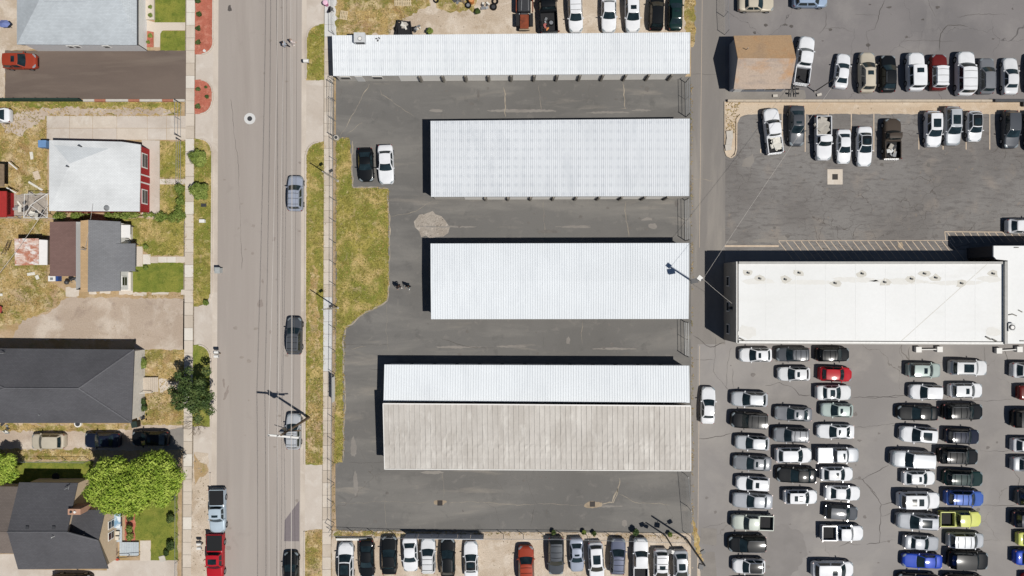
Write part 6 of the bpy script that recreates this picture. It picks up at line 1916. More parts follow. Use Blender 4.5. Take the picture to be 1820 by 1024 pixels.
# the stripped rust truck: no cab skin, frame and narrow red brown bed
tr = empty("stripped_truck", (*P(932, 20), .014), "stripped rusty truck with narrow red brown bed and black fenders in the top gravel lot", "truck", GT)
X, Y = P(932, 20)
m_rustp = plain("flaking_red_paint", c("86452f"), .8, .2, var=.2, scale=2, dirt=(c("5a3428"), 1.5, .5, .65, .8))
MB().box(X - .42, X + .42, Y - 2.6, Y + 2.6, .5, .72).build("frame_rail", m_dkmetal, tr)
MB().prism([(X - .52, Y - 2.45), (X + .5, Y - 2.45), (X + .5, Y - .8), (X - .52, Y - .8)], .73, 1.05).build("narrow_bed", m_rustp, tr)
MB().prism([(X - .62, Y - 2.58), (X + .62, Y - 2.58), (X + .62, Y - 2.46), (X - .62, Y - 2.46)], .5, .9).build("tail_beam", m_rust, tr)
for sg in (1, -1):
    MB().prism([(X + sg * .6, Y - 2.1), (X + sg * 1.02, Y - 2.1), (X + sg * 1.02, Y - .6), (X + sg * .6, Y - .6)], .6, .95).build("fender", m_bed, tr)
    MB().ball((X + sg * .62, Y - .72, 1.05), .1, 8, 5).build("marker_lamp", m_headl, tr)
    MB().box(X + sg * .98 - .06, X + sg * .98 + .06, Y - .4, Y + 2.4, .6, 1.15).build("side_panel", m_rustp, tr)
    for yy in (-1.4, 1.5):
        w = MB().tube((X + sg * .9 - .13, Y + yy, .4), (X + sg * .9 + .13, Y + yy, .4), .4, n=14).build("wheel", m_tyre, tr)
        MB().tube((X + sg * .9 - .14, Y + yy, .4), (X + sg * .9 + .14, Y + yy, .4), .2, n=10).build("rim", m_rim, w)
cab = MB()
cab.prism([(X - .75, Y - .5), (X + .7, Y - .5), (X + .78, Y + 2.4), (X - .8, Y + 2.4)], .7, [1.25, 1.25, 1.6, 1.6])
cab.build("cab_shell", plain("black_vinyl", c("25272c"), .5, .4, var=.2), tr)
MB().tube((X - .4, Y - .4, 1.3), (X - .3, Y + 1.5, 1.62), .03).build("roll_bar", m_steel, tr)
MB().tube((X + .45, Y - .4, 1.3), (X + .4, Y + 1.5, 1.62), .03).build("roll_bar", m_steel, tr)

# bed loads
def heap(name, px, py, h, rx, ry, n, mats, label, cat, z0, sz=(.2, .5), group=None, part="piece", rz=0):
    q = P(px, py, h)
    root = empty(name, (q[0], q[1], z0), label, cat, group)
    for i in range(n):
        x, y = R.uniform(-rx, rx), R.uniform(-ry, ry)
        mb = MB().obox((q[0] + x * math.cos(rz) - y * math.sin(rz), q[1] + x * math.sin(rz) + y * math.cos(rz), z0 + .08 + i * .012), R.uniform(*sz), R.uniform(*sz) * .6, R.uniform(.05, .2), R.uniform(0, 3), R.uniform(-.2, .2), R.uniform(-.2, .2))
        mb.build(part, mats[i % len(mats)], root)
    return root
m_paper = plain("crumpled_white_sheet", c("dcd9cf"), .9, .2, var=.08)
m_paper2 = plain("grey_sheet", c("b3aea5"), .9, .2, var=.1)
heap("bed_litter", 1379, 253, .8, .3, .6, 14, [m_paper, m_paper], "crumpled white sheets filling the bed of the tilted white pickup", "litter", .66, (.7, 1.2), part="sheet_piece", rz=.1)
heap("scrap_metal", 1584, 266, .8, .42, .6, 10, [m_steel, m_paper2, m_dkmetal, m_steel], "grey scrap metal lying in the old brown pickup's bed", "scrap metal", .66, (.3, .8), part="scrap_piece")
heap("bed_litter", 1460, 226, .8, .25, .7, 12, [m_paper2, m_paper2], "pale boards and sheets in the bed of the single cab pickup", "litter", .66, (.9, 1.5), part="sheet_piece")
jx, jy = P(979, 40, .9)
sp = empty("spare_wheel", (jx, jy, .66), "spare wheel with pale rim lying in the black pickup's bed", "wheel")
MB().tube((jx + .05, jy, .67), (jx + .05, jy, .87), .36, n=16).build("tyre", m_tyre, sp)
MB().tube((jx + .05, jy, .68), (jx + .05, jy, .88), .23, n=12).build("rim", m_rim, sp)
m_orange = plain("orange_plastic", c("c98246"), .6, .3, var=.15)
heap("bed_junk", 971, 44, .9, .25, .8, 8, [m_orange, plain("faded_red_plastic", c("a8615c"), .7, .3), m_steel, m_bed], "orange and red junk beside the spare wheel in the black pickup", "junk", .66, (.25, .5), part="junk_piece")

# ------------------------------------------------------------------ small things
# yard clutter along the top edge of the gravel lot
for i, (x, y, r, rimc, lb) in enumerate(((832, 9, .38, m_rim, "worn tyre with silver rim, nearest the dry weeds in the top clutter"), (877, 12, .42, m_dkmetal, "dark tyre at the stripped truck's side of the top clutter"), (880, 2, .4, None, "bare tyre stacked against the dark tyre at the top edge"), (775, 0, .33, None, "lone black tyre at the top edge over the weeds"))):
    q = P(x, y, .2)
    t_ = empty("old_tyre", (*q, 0), lb, "tyre", "old tyres on the gravel")
    mb = MB()
    nseg = 16
    for k in range(nseg):
        a, a2 = 2 * math.pi * k / nseg, 2 * math.pi * (k + 1) / nseg
        ring = lambda an: [(q[0] + rr * math.cos(an), q[1] + rr * math.sin(an), zz) for rr, zz in ((r, .04), (r, .2), (r * .92, .25), (r * .6, .25), (r * .56, .2), (r * .56, .04))]
        A_, B_ = ring(a), ring(a2)
        for j in range(5):
            mb.quad(A_[j], B_[j], B_[j + 1], A_[j + 1])
    mb.build("tread_ring", m_tyre, t_, True)
    if rimc:
        MB().tube((q[0], q[1], .05), (q[0], q[1], .2), r * .55, n=14).build("rim", rimc, t_)
q = P(838, 1, .5)
od = empty("orange_drum", (*q, 0), "orange drum among the clutter at the top edge of the gravel lot", "drum")
MB().tube((q[0], q[1], 0), (q[0], q[1], .8), .33, n=16).build("barrel", m_orange, od)
MB().tube((q[0], q[1], .8), (q[0], q[1], .83), .27, n=16).build("lid", plain("orange_lid", c("d69a63"), .5, .3), od)
heap("engine_parts", 862, 9, .3, .35, .35, 9, [m_steel, m_dkmetal, m_paper], "pale metal engine parts between two dark tyres at the top edge", "engine parts", 0, (.25, .6), part="metal_piece")
heap("scrap_pile", 815, 1, .3, .6, .3, 8, [m_dkmetal, m_wood, m_steel], "low heap of dark scrap by the orange drum", "scrap", 0, (.3, .7), part="scrap_piece")
def pallet(x, y, w, l, rz, label):
    q = P(x, y, .12)
    root = empty("wooden_pallet", (*q, 0), label, "pallet", "wooden pallets in the weeds")
    m = Matrix.Rotation(rz, 3, 'Z')
    for i in range(5):
        o_ = m @ Vector((-w / 2 + (i + .5) * w / 5, 0, 0))
        MB().obox((q[0] + o_.x, q[1] + o_.y, .13), w / 7.5, l, .03, rz).build("slat", plain("pale_pallet_wood", c("d2c0a0"), .9, .2, var=.12) if "pale_pallet_wood" not in bpy.data.materials else bpy.data.materials["pale_pallet_wood"], root)
    for j in (-.45, 0, .45):
        o_ = m @ Vector((0, j * l, 0))
        MB().obox((q[0] + o_.x, q[1] + o_.y, .055), w, .1, .11, rz).build("runner", bpy.data.materials["pale_pallet_wood"], root)
pallet(611, 27, .95, 1.05, -.15, "broken pale pallet near the street fence in the dry weeds")
pallet(708, 3, 1.0, 1.0, 0, "greyish pallet at the top edge, the one closer to the street")
pallet(723, 3, 1.1, 1.0, .05, "greyish pallet at the top edge, the one closer to the tyres")
tl = empty("small_trailer", (*P(718, 50), 0), "black framed trailer with a white bag beside the long storage roof", "trailer")
q = P(718, 50, .6)
for (dx, dy, w, l, rz) in ((-.85, 0, .12, 1.7, -.15), (.85, 0, .12, 1.7, .15), (0, .8, 1.6, .12, -.15)):
    MB().obox((q[0] + dx, q[1] + dy, .55), w, l, .3, rz).build("frame_bar", m_black, tl)
MB().box(q[0] - .75, q[0] + .75, q[1] - .85, q[1] + .7, .42, .47).build("deck", m_bed, tl)
for sg in (1, -1):
    MB().tube((q[0] + sg * .95, q[1], .28), (q[0] + sg * 1.12, q[1], .28), .28, n=12).build("wheel", m_tyre, tl)
heap("white_bag", 719, 47, .6, .25, .5, 6, [m_paper, m_paper2], "torn white bag slumped on the black framed trailer", "bag", .47, (.35, .7), part="bag_piece")
heap("scrap_pile", 741, 49, .4, .5, .3, 10, [m_dkmetal, m_steel, m_bed, m_paper], "dark scrap and cans between the small trailer and a weed clump", "scrap", 0, (.2, .55), part="scrap_piece")
# bin, boxes and bags along the street
def mailbox(x, y, label, mat, h=1.15, d=(.55, .34), nbox=1, post=m_wood, ang=0):
    q = P(x, y)
    root = empty("mailbox", (*q, 0), label, "mailbox", "mailboxes at the kerb")
    MB().box(q[0] - .05, q[0] + .05, q[1] - .05, q[1] + .05, 0, h - .1).build("post", post, root)
    for i in range(nbox):
        yy = q[1] + (i - (nbox - 1) / 2) * .5
        mb = MB()
        n = 8
        prof = [(-d[1] / 2, 0), (d[1] / 2, 0)] + [(d[1] / 2 * math.cos(math.pi * k / n), .2 + d[1] / 2 * math.sin(math.pi * k / n)) for k in range(n + 1)]
        vs = [(q[0] - d[0] / 2, yy + a, h - .1 + b_) for a, b_ in prof] + [(q[0] + d[0] / 2, yy + a, h - .1 + b_) for a, b_ in prof]
        k = len(prof)
        mb.add(vs, [tuple(range(k))[::-1], tuple(range(k, 2 * k))] + [(j, (j + 1) % k, (j + 1) % k + k, j + k) for j in range(k)])
        mb.build("box", mat, root)
        MB().box(q[0] + d[0] / 2, q[0] + d[0] / 2 + .02, yy - .12, yy + .12, h - .05, h + .2).build("box_door", m_steel, root)
    return root
mailbox(549.5, 114, "single white mailbox on a post beside the short grass strip near the top", m_whitepvc, 1.2, (.62, .4))
mailbox(392, 628, "pair of white mailboxes by the round-ended grass strip", m_whitepvc, 1.15, (.5, .36), 2)
mailbox(361, 965, "white mailboxes beside the red pickup at the kerb", m_whitepvc, 1.05, (.5, .32), 2)
q = P(392, 481)
wb_bin = empty("wheeled_bin", (*q, 0), "grey wheeled bin standing in the gutter by the patchy grass strip", "bin")
mb = MB().prism([(q[0] - .28, q[1] - .3), (q[0] + .28, q[1] - .3), (q[0] + .28, q[1] + .3), (q[0] - .28, q[1] + .3)], .06, 1.0)
mb.build("body", plain("pale_grey_plastic", c("b7bab8"), .6, .3), wb_bin)
MB().obox((q[0], q[1], 1.03), .64, .72, .06, 0, .06).build("lid", plain("lid_grey", c("a7abaa"), .6, .3), wb_bin)
for sg in (1, -1):
    MB().tube((q[0] + sg * .2, q[1] + .31, .1), (q[0] + sg * .26, q[1] + .31, .1), .1, n=10).build("wheel", m_tyre, wb_bin)
bb = empty("wheeled_bin", (*P(246, 752), 0), "black wheeled bin at the porch end of the charcoal hip roofed house", "bin")
q = P(246, 752)
MB().box(q[0] - .33, q[0] + .3, q[1] - .36, q[1] + .3, .05, .98).build("body", m_black, bb)
MB().obox((q[0], q[1], 1.02), .7, .74, .06, .2).build("lid", plain("dark_green_lid", c("2c3a35"), .6, .3), bb)
sc2 = empty("stroller", (*P(257, 741), 0), "small dark stroller standing beside the porch steps and black bin", "stroller")
q = P(257, 741)
MB().obox((q[0], q[1], .5), .4, .5, .25, .5).build("seat", m_black, sc2)
for a in range(4):
    xx, yy = q[0] + .28 * (1 if a % 2 else -1), q[1] + .28 * (1 if a > 1 else -1)
    MB().tube((xx - .03, yy, .12), (xx + .03, yy, .12), .12, n=10).build("wheel", m_tyre, sc2)
MB().tube((q[0] + .1, q[1] - .2, .4), (q[0] + .5, q[1] + .2, 1.0), .025).build("handle", m_steel, sc2)
for x, y, dark, lb in ((362.5, 365, True, "flat dark utility lid in the patchy grass strip"), (361.5, 393.5, False, "white utility box with a dark side in the patchy grass strip"), (364, 91, False, "small white cap in the red mulch bed")):
    q = P(x, y)
    u_ = empty("utility_box", (*q, 0), lb, "utility box", None)
    if x > 363.5:
        MB().tube((q[0], q[1], 0), (q[0], q[1], .18), .16, n=12).build("cap", m_whitepvc, u_)
        MB().tube((q[0], q[1], .18), (q[0], q[1], .2), .1, n=12).build("lid", m_walk2, u_)
    else:
        MB().box(q[0] - .3, q[0] + .3, q[1] - .18, q[1] + .18, 0, .08 if dark else .45).build("case", m_black if dark else m_whitepvc, u_)
        MB().box(q[0] - .32, q[0] + .32, q[1] - .2, q[1] + .2, .081 if dark else .451, .11 if dark else .48).build("lid", m_dkmetal if dark else m_whitepvc, u_)
q = P(581, 9)
pb = empty("pink_bin", (*q, .05), "small pink bin standing on the street walk at the top edge", "bin")
MB().tube((q[0], q[1], .06), (q[0], q[1], .85), .24, .3, 14).build("body", plain("pink_plastic", c("d98bb0"), .6, .3), pb)
MB().tube((q[0], q[1], .85), (q[0], q[1], .9), .31, .2, 14).build("lid", plain("pale_pink_plastic", c("ecc3d6"), .6, .3), pb)
fl = empty("fence_bundle", (*P(589, 19), 0), "dark rolled bundle leaning at the fence just below the pink bin", "bundle")
q = P(589, 19)
for i in range(3):
    MB().tube((q[0] - .12 + i * .13, q[1] + .4 - i * .1, .1 + i * .02), (q[0] - .1 + i * .13, q[1] - .45 + i * .1, .8), .13, n=8).build("roll", m_black, fl)
cn = empty("round_pipe_end", (*P(599, 246), 0), "short grey concrete pipe standing at the tip of the grass island", "pipe")
q = P(599, 246)
mb = MB().tube((q[0], q[1], 0), (q[0], q[1], .55), .3, n=16); mb.build("pipe_wall", m_concw, cn)
MB().tube((q[0], q[1], .55), (q[0], q[1], .56), .2, n=14).build("opening", m_dkmetal, cn)
# the wrecked axle frame by the office
wf = empty("wrecked_frame", (*P(1408, 163), 0), "black wrecked vehicle frame lying between the tan roofed building and the low wall", "wrecked frame")
q = P(1408, 163)
for sg in (1, -1):
    MB().tube((q[0] + sg * .3, q[1] - .7, .3), (q[0] + sg * .18, q[1] + .7, .35), .07).build("rail", m_dkmetal, wf)
    for yy in (-.4, .15, .55):
        MB().tube((q[0] + sg * .25, q[1] + yy, .32), (q[0] + sg * .6, q[1] + yy + .1, .3), .06).build("arm", m_black, wf)
        MB().ball((q[0] + sg * .6, q[1] + yy + .1, .3), .13, 8, 5).build("hub", m_black, wf)
for x, y in ((1377, 171), (1394, 153), (1455, 169)):
    q = P(x, y)
    tag(MB().obox((q[0], q[1], .12), .55, .3, .22, R.uniform(-.4, .4)).build("stray_block", m_concw), {1377: "pale block lying below the tan roofed building's wall", 1394: "pale block in front of the wrecked frame", 1455: "pale block beside the thin dark pole"}[x], "concrete block", "stray concrete blocks")
wl_ = empty("parking_log", (*P(627, 957), 0), "long white wheel stop beam in front of the street end cars", "wheel stop")
A, B = P(599, 956.5), P(653, 956.5)
for i in range(3):
    x0 = A[0] + (B[0] - A[0]) * i / 3; x1 = A[0] + (B[0] - A[0]) * (i + 1) / 3
    MB().box(x0 + .01, x1 - .01, A[1] - .12, A[1] + .12, .02, .5).build("beam", m_whitepvc, wl_)
# yard litter in the west
for x, y, w, l, rz, lb in ((56, 487, .9, .35, .15, "white crumpled sheet lying in the dry yard near the rusty shed"), (67, 493, .4, .5, .4, "small pale scrap beside the crumpled white sheet"), (57, 277, .35, .9, .1, "pale board standing out in the dry yard by the white roofed house"), (64, 331, 1.9, .25, -.55, "long pale board lying near the bare canopy frame"), (66, 312, .7, 1.0, .3, "pale stone slab half buried in the dry yard"), (3, 524, .3, .3, 0, "small white scrap at the photo's edge in the dry yard")):
    q = P(x, y)
    tag(MB().obox((q[0], q[1], .06), w, l, .1, rz, .08, .05).build("yard_scrap", m_paper if w != .7 else m_pale), lb, "scrap", "pale scraps in the dry yard")
rt = empty("toy_car", (*P(1, 550), 0), "faded red toy car at the photo's edge in the dry yard", "toy")
q = P(1, 550)
MB().box(q[0] - .4, q[0] + .25, q[1] - .4, q[1] + .4, .1, .5).build("body", plain("faded_red", c("d0605a"), .6, .3), rt)
for a in range(4):
    xx, yy = q[0] + (.25 if a % 2 else -.35), q[1] + (.35 if a > 1 else -.35)
    MB().tube((xx - .05, yy, .12), (xx + .05, yy, .12), .12, n=8).build("wheel", m_tyre, rt)
# porch clutter behind house 3
q = P(101, 495)
cl = empty("storage_chest", (*q, 0), "white and blue chest under the brown roof's edge", "chest")
MB().box(q[0] - .55, q[0] + .3, q[1] - .35, q[1] + .3, 0, .8).build("body", m_whitepvc, cl)
MB().box(q[0] - .3, q[0] + .05, q[1] - .2, q[1] + .1, .8, .83).build("lid", m_steel, cl)
MB().box(q[0] + .31, q[0] + .6, q[1] - .35, q[1] + .3, 0, .7).build("blue_side", plain("deep_blue_plastic", c("2d4a86"), .5, .3), cl)
bbq = empty("barbecue", (*P(125, 502), 0), "dark round barbecue by the back step of the banded roof house", "barbecue")
q = P(125, 502)
MB().ball((q[0], q[1], .75), .28, 12, 8).build("bowl", m_dkmetal, bbq)
for i in range(3):
    a = i * 2.1
    MB().tube((q[0], q[1], .6), (q[0] + .3 * math.cos(a), q[1] + .3 * math.sin(a), 0), .02).build("leg", m_steel, bbq)
heap("patio_clutter", 131, 495, .4, .6, .25, 8, [m_dkmetal, m_black, m_steel], "jumble of dark chairs and pots beside the round barbecue", "clutter", 0, (.25, .6), part="clutter_piece")
heap("yard_junk", 30, 366, .4, .9, .5, 9, [m_steel, m_dkmetal, m_bed, m_paper], "scattered dark and white junk between the red outbuilding and canopy frame", "junk", 0, (.25, .8), part="junk_piece")
heap("yard_junk", 62, 380, .4, 1.0, .35, 9, [m_dkmetal, m_bed, m_paper], "dark junk and white sheets beneath the bare canopy frame", "junk", 0, (.3, .9), part="junk_piece")
heap("yard_junk", 7, 762, .4, .4, .6, 7, [m_dkmetal, m_paper, m_steel], "odd metal bits below the charcoal hip roof at the photo's edge", "junk", 0, (.2, .5), part="junk_piece")
heap("cardboard_scraps", 85, 455, .6, .4, .2, 4, [m_paper2, m_dkmetal], "dark tarp and pipe between the rusty shed and the brown roof", "scrap", 0, (.3, .8), part="scrap_piece")
q = P(205, 994, .5)
heap("red_tools", 205, 994, .4, .3, .15, 5, [plain("tool_red", c("c0543e"), .6, .3), m_dkmetal], "red garden tool and hose at the deck's lower corner", "garden tool", .02, (.2, .5), part="tool_piece")
q = P(289, 993)
tag(MB().obox((q[0], q[1], .05), .72, .72, .1, .25).build("stepping_stone", m_concw), "tilted pale paving stone at the lower edge of the front lawn", "paving stone")
q = P(137, 754.5, .4)
sk = empty("window_well", (*q, 0), "oval white window well against the charcoal hip roof's lower wall", "window well")
MB().tube((q[0], q[1] + .05, 0), (q[0], q[1] + .05, .3), .42, n=16).build("rim", m_whitepvc, sk)
MB().tube((q[0], q[1] + .05, .3), (q[0], q[1] + .05, .31), .3, n=14).build("pit", m_dkmetal, sk)
q = P(102, 846)
tr_ = empty("trampoline", (*q, 0), "dark round trampoline in the shade behind the stepped charcoal roofs", "trampoline")
MB().tube((q[0], q[1], .3), (q[0], q[1], .34), .45, n=18).build("bed", m_black, tr_)
for i in range(4):
    MB().tube((q[0] + .42 * math.cos(i * 1.57), q[1] + .42 * math.sin(i * 1.57), 0), (q[0] + .42 * math.cos(i * 1.57), q[1] + .42 * math.sin(i * 1.57), .3), .02).build("leg", m_steel, tr_)
MB().tube((q[0], q[1], .341), (q[0], q[1], .35), .32, n=18).build("mat", m_bed, tr_)
# ------------------------------------------------------------------ people
def human(px, py, rz, top, legs, hair, label, stride=.35, arm=.2, lean=0.0, shoe="e6e6e2", group=None):
    x0, y0 = P(px, py)
    root = empty("person", (x0, y0, .012), label, "person", group, rz=rz)
    m_skin = bpy.data.materials.get("skin") or plain("skin", c("c39478"), .6, .3, var=.04)
    def skinmesh(name, verts, edges, rad, mat, lv=1, par=root, rootv=0):
        me = bpy.data.meshes.new(name)
        me.from_pydata(verts, edges, [])
        me.materials.append(mat)
        o = ob(name, me, par)
        md = o.modifiers.new("skin", 'SKIN'); md.use_smooth_shade = True
        for i, v in enumerate(me.skin_vertices[0].data):
            r_ = rad[i]; v.radius = r_ if isinstance(r_, tuple) else (r_, r_)
            v.use_root = i == rootv
        s_ = o.modifiers.new("smooth", 'SUBSURF'); s_.levels = lv; s_.render_levels = lv
        return o
    # x forward, y to the person's own side, z up
    s = stride
    V = [(0, 0, .98), (0, 0, 1.2), (lean, 0, 1.42), (lean + .02, 0, 1.53), (lean + .05, 0, 1.60), (lean + .05, 0, 1.71)]
    Ed = [(0, 1), (1, 2), (2, 3), (3, 4), (4, 5)]
    Rd = [(.13, .10), (.12, .09), (.15, .10), (.055, .055), (.085, .095), (.085, .1)]
    leg = {}
    for sg in (1, -1):
        st = s * sg
        b0 = len(V)
        V += [(0, sg * .09, .9), (st * .35 + .03, sg * .1, .5), (st * .62 - (.06 if st < 0 else 0), sg * .1, .10 if st > 0 else .14), (st * .62 + .14, sg * .11, .04)]
        Rd += [.095, .062, .042, .036]
        Ed += [(0, b0), (b0, b0 + 1), (b0 + 1, b0 + 2), (b0 + 2, b0 + 3)]
        leg[sg] = V[b0:b0 + 4]
        a0 = len(V)
        sw = -arm * sg
        sh = (lean, sg * .2, 1.42); el = (lean + sw * .5 - .02, sg * .27, 1.14); wr = (lean + sw + .08, sg * .26, .92); pm = (lean + sw + .11, sg * .255, .85)
        V += [sh, el, wr, pm]
        Rd += [.062, .045, .03, (.02, .04)]
        Ed += [(2, a0), (a0, a0 + 1), (a0 + 1, a0 + 2), (a0 + 2, a0 + 3)]
        leg[('a', sg)] = [sh, el, wr, pm]
        for k, (dx, ln) in enumerate(((-.03, .07), (-.01, .085), (.012, .08), (.032, .06))):
            f0 = len(V)
            V += [(pm[0] + dx, pm[1], pm[2] - .05), (pm[0] + dx + .012, pm[1] - sg * .015, pm[2] - .05 - ln * .8)]
            Rd += [.0095, .008]
            Ed += [(a0 + 3, f0), (f0, f0 + 1)]
        f0 = len(V)
        V += [(pm[0] + .05, pm[1] - sg * .015, pm[2] + .01), (pm[0] + .07, pm[1] - sg * .03, pm[2] - .035)]
        Rd += [.01, .009]
        Ed += [(a0 + 2, f0), (f0, f0 + 1)]
    skinmesh("body", V, Ed, Rd, m_skin)
    # clothes follow the same skeleton, slightly larger
    tv = [(0, 0, .84), (0, 0, 1.02), (0, 0, 1.2), (lean, 0, 1.41), (lean + .01, 0, 1.5)]
    te = [(0, 1), (1, 2), (2, 3), (3, 4)]; tr_ = [(.215, .17), (.195, .15), (.185, .145), (.205, .15), (.11, .10)]
    for sg in (1, -1):
        a = leg[('a', sg)]
        i0 = len(tv); tv += [a[0], a[1], tuple(Vector(a[1]).lerp(Vector(a[2]), .75))]
        tr_ += [.09, .068, .055]; te += [(3, i0), (i0, i0 + 1), (i0 + 1, i0 + 2)]
    skinmesh("shirt", tv, te, tr_, top)
    lv = [(0, 0, 1.0)]; le = []; lr = [(.19, .15)]
    for sg in (1, -1):
        l_ = leg[sg]
        i0 = len(lv); lv += [l_[0], l_[1], tuple(Vector(l_[1]).lerp(Vector(l_[2]), .9))]
        lr += [.125, .09, .07]; le += [(0, i0), (i0, i0 + 1), (i0 + 1, i0 + 2)]
    skinmesh("trousers", lv, le, lr, legs)
    hx = lean + .05
    hb = MB().ball((hx - .035, 0, 1.735), .115, 14, 9, 1.0)
    hb.build("hair", hair, root, True)
    for sg in (1, -1):
        MB().ball((hx + .105, sg * .035, 1.66), .014, 6, 4).build("eye", m_black, root)
        MB().ball((hx, sg * .098, 1.65), .03, 6, 4, 1.3).build("ear", m_skin, root)
        f = leg[sg][3]; g_ = leg[sg][2]
        mb = MB().ball((0, 0, 0), .05, 10, 6)
        mb.v = [(f[0] - .05 + x_ * 2.9, f[1] + y_ * 1.05, f[2] + .018 + z_ * .95 + (-x_ * .5 if g_[2] > .12 else 0)) for x_, y_, z_ in mb.v]
        mb.build("shoe", smooth=True, parent=root, mat=plain("pale_shoe", c(shoe), .7, .3) if "pale_shoe" not in bpy.data.materials else bpy.data.materials["pale_shoe"])
    MB().add([(hx + .09, -.018, 1.62), (hx + .09, .018, 1.62), (hx + .145, 0, 1.63), (hx + .1, 0, 1.69)], [(0, 1, 2), (1, 3, 2), (3, 0, 2), (0, 3, 1)]).build("nose", m_skin, root)
    MB().box(hx + .098, hx + .112, -.028, .028, 1.585, 1.597).build("mouth", plain("lips", c("96574f"), .5, .3) if "lips" not in bpy.data.materials else bpy.data.materials["lips"], root)
    return root
# hair / ears are built in the person's own axes, so shift them from world to local
_old_build = MB.build
def _local_build(self, name, mat, parent=None, smooth=False, **tg):
    if parent is not None and parent.name.startswith("person"):
        me = self.mesh(name, smooth)
        me.materials.append(mat)
        return ob(name, me, parent)
    return _old_build(self, name, mat, parent, smooth, **tg)
MB.build = _local_build
m_blackcl = plain("black_cloth", c("1b1a1f"), .9, .2, var=.1)
m_darkcl = plain("charcoal_cloth", c("2c2c33"), .9, .2, var=.1)
m_tealcl = plain("faded_teal_cloth", c("8fa3a4"), .9, .2, var=.1)
m_greycl = plain("blue_grey_cloth", c("a9b1bb"), .9, .2, var=.08)
m_pinkcl = plain("pale_pink_cloth", c("dccfcd"), .9, .2, var=.06)
m_hairb = plain("dark_hair", c("1d1815"), .7, .3)
m_hairl = plain("light_brown_hair", c("8a6b4f"), .7, .3)
human(710.5, 509, math.radians(-60), m_blackcl, m_darkcl, m_hairb, "person all in black walking on the yard asphalt near the grass island", .3, group="people walking")
human(728, 509, math.radians(-110), m_blackcl, m_tealcl, m_hairb, "person in black top and pale teal trousers walking beside the one in black", .4, group="people walking")
human(511.5, 84, math.radians(160), m_greycl, m_darkcl, m_hairb, "person in a blue grey top and dark trousers on the street near the top", .5, .35, .1, group="people on the street")
human(523.5, 79, math.radians(30), m_pinkcl, m_pinkcl, m_hairl, "person in pale pink clothes on the street beside the blue grey one", .35, .3, group="people on the street")

# ------------------------------------------------------------------ vegetation
def leaf_mat(name, base, light, dark):
    t = NT(name)
    g = t.n("ShaderNodeNewGeometry")
    a = t.mix(t.ramp(g.outputs["Random Per Island"], 0, 1), dark, base)
    f = t.noise(.9, 3.0, .6)
    a = t.mix(t.ramp(f, .45, .62, 0, .7), a, light)
    m = t.done(a, .65, .25)
    return m
lf_bright = leaf_mat("bright_leaves", c("a3b944"), c("bccc5c"), c("71902b"))
lf_mid = leaf_mat("mid_leaves", c("7f9042"), c("9aa656"), c("5f7433"))
lf_dark = leaf_mat("dark_leaves", c("4a5f30"), c("6d7c45"), c("334823"))
m_bark = plain("bark", c("6d5c4a"), .95, .1, var=.25, scale=6)
def leaves(blobs, size, seed):
    rg = np.random.default_rng(seed)
    vs = []
    for (cx, cy, cz, rx_, ry_, rz_, n) in blobs:
        d = rg.normal(size=(n, 3)); d /= np.linalg.norm(d, axis=1)[:, None]
        d[:, 2] = np.where(d[:, 2] < -.35, -d[:, 2] * .5, d[:, 2])
        r_ = .55 + .5 * rg.random(n) ** .6
        lump = 1 + .16 * np.sin(d[:, 0] * 7 + seed) * np.cos(d[:, 1] * 8 - seed) + .08 * np.sin(d[:, 2] * 11)
        p = d * (r_ * lump)[:, None] * np.array([rx_, ry_, rz_]) + np.array([cx, cy, cz])
        nrm = d + rg.normal(scale=.55, size=(n, 3)); nrm /= np.linalg.norm(nrm, axis=1)[:, None]
        t1 = np.cross(nrm, rg.normal(size=(n, 3))); t1 /= np.linalg.norm(t1, axis=1)[:, None]
        t2 = np.cross(nrm, t1)
        s_ = size * (.6 + .8 * rg.random(n))[:, None]
        vs.append(np.stack([p + t1 * s_, p + t2 * s_ * .55, p - t1 * s_ , p - t2 * s_ * .55], 1))
    v = np.concatenate(vs).reshape(-1, 3)
    n4 = len(v) // 4
    me = bpy.data.meshes.new("crown")
    me.vertices.add(len(v)); me.vertices.foreach_set("co", v.astype(np.float32).ravel())
    me.loops.add(len(v)); me.loops.foreach_set("vertex_index", np.arange(len(v), dtype=np.int32))
    me.polygons.add(n4); me.polygons.foreach_set("loop_start", np.arange(0, len(v), 4, dtype=np.int32))
    me.update(calc_edges=True)
    return me
def plant(name, px, py, label, cat, blobs, size, mat, seed, group=None, trunk=None, stem_r=.05, part="crown"):
    """blobs: (px,py,h,r_px,rz_m,n) crown lumps seen at height h"""
    q = P(px, py)
    root = empty(name, (*q, 0), label, cat, group)
    bl = []
    for (bx_, by_, h, r_, rz_, n) in blobs:
        p = P(bx_, by_, h)
        bl.append((p[0] - q[0], p[1] - q[1], h, r_ * GSD * .97, r_ * GSD * .97, rz_, n))
    me = leaves(bl, size, seed)
    me.materials.append(mat)
    ob(part, me, root)
    tb = MB()
    h0 = trunk or .3
    tb.tube((q[0], q[1], 0), (q[0], q[1], h0), stem_r, stem_r * .75, 8)
    for (cx_, cy_, cz_, rx_, *_r) in bl[:14]:
        tb.tube((q[0], q[1], h0 * .95), (q[0] + cx_ * .8, q[1] + cy_ * .8, max(cz_ - .1, h0)), stem_r * .5, stem_r * .15, 5)
    tb.build("trunk" if trunk else "stem", m_bark, root)
    return root
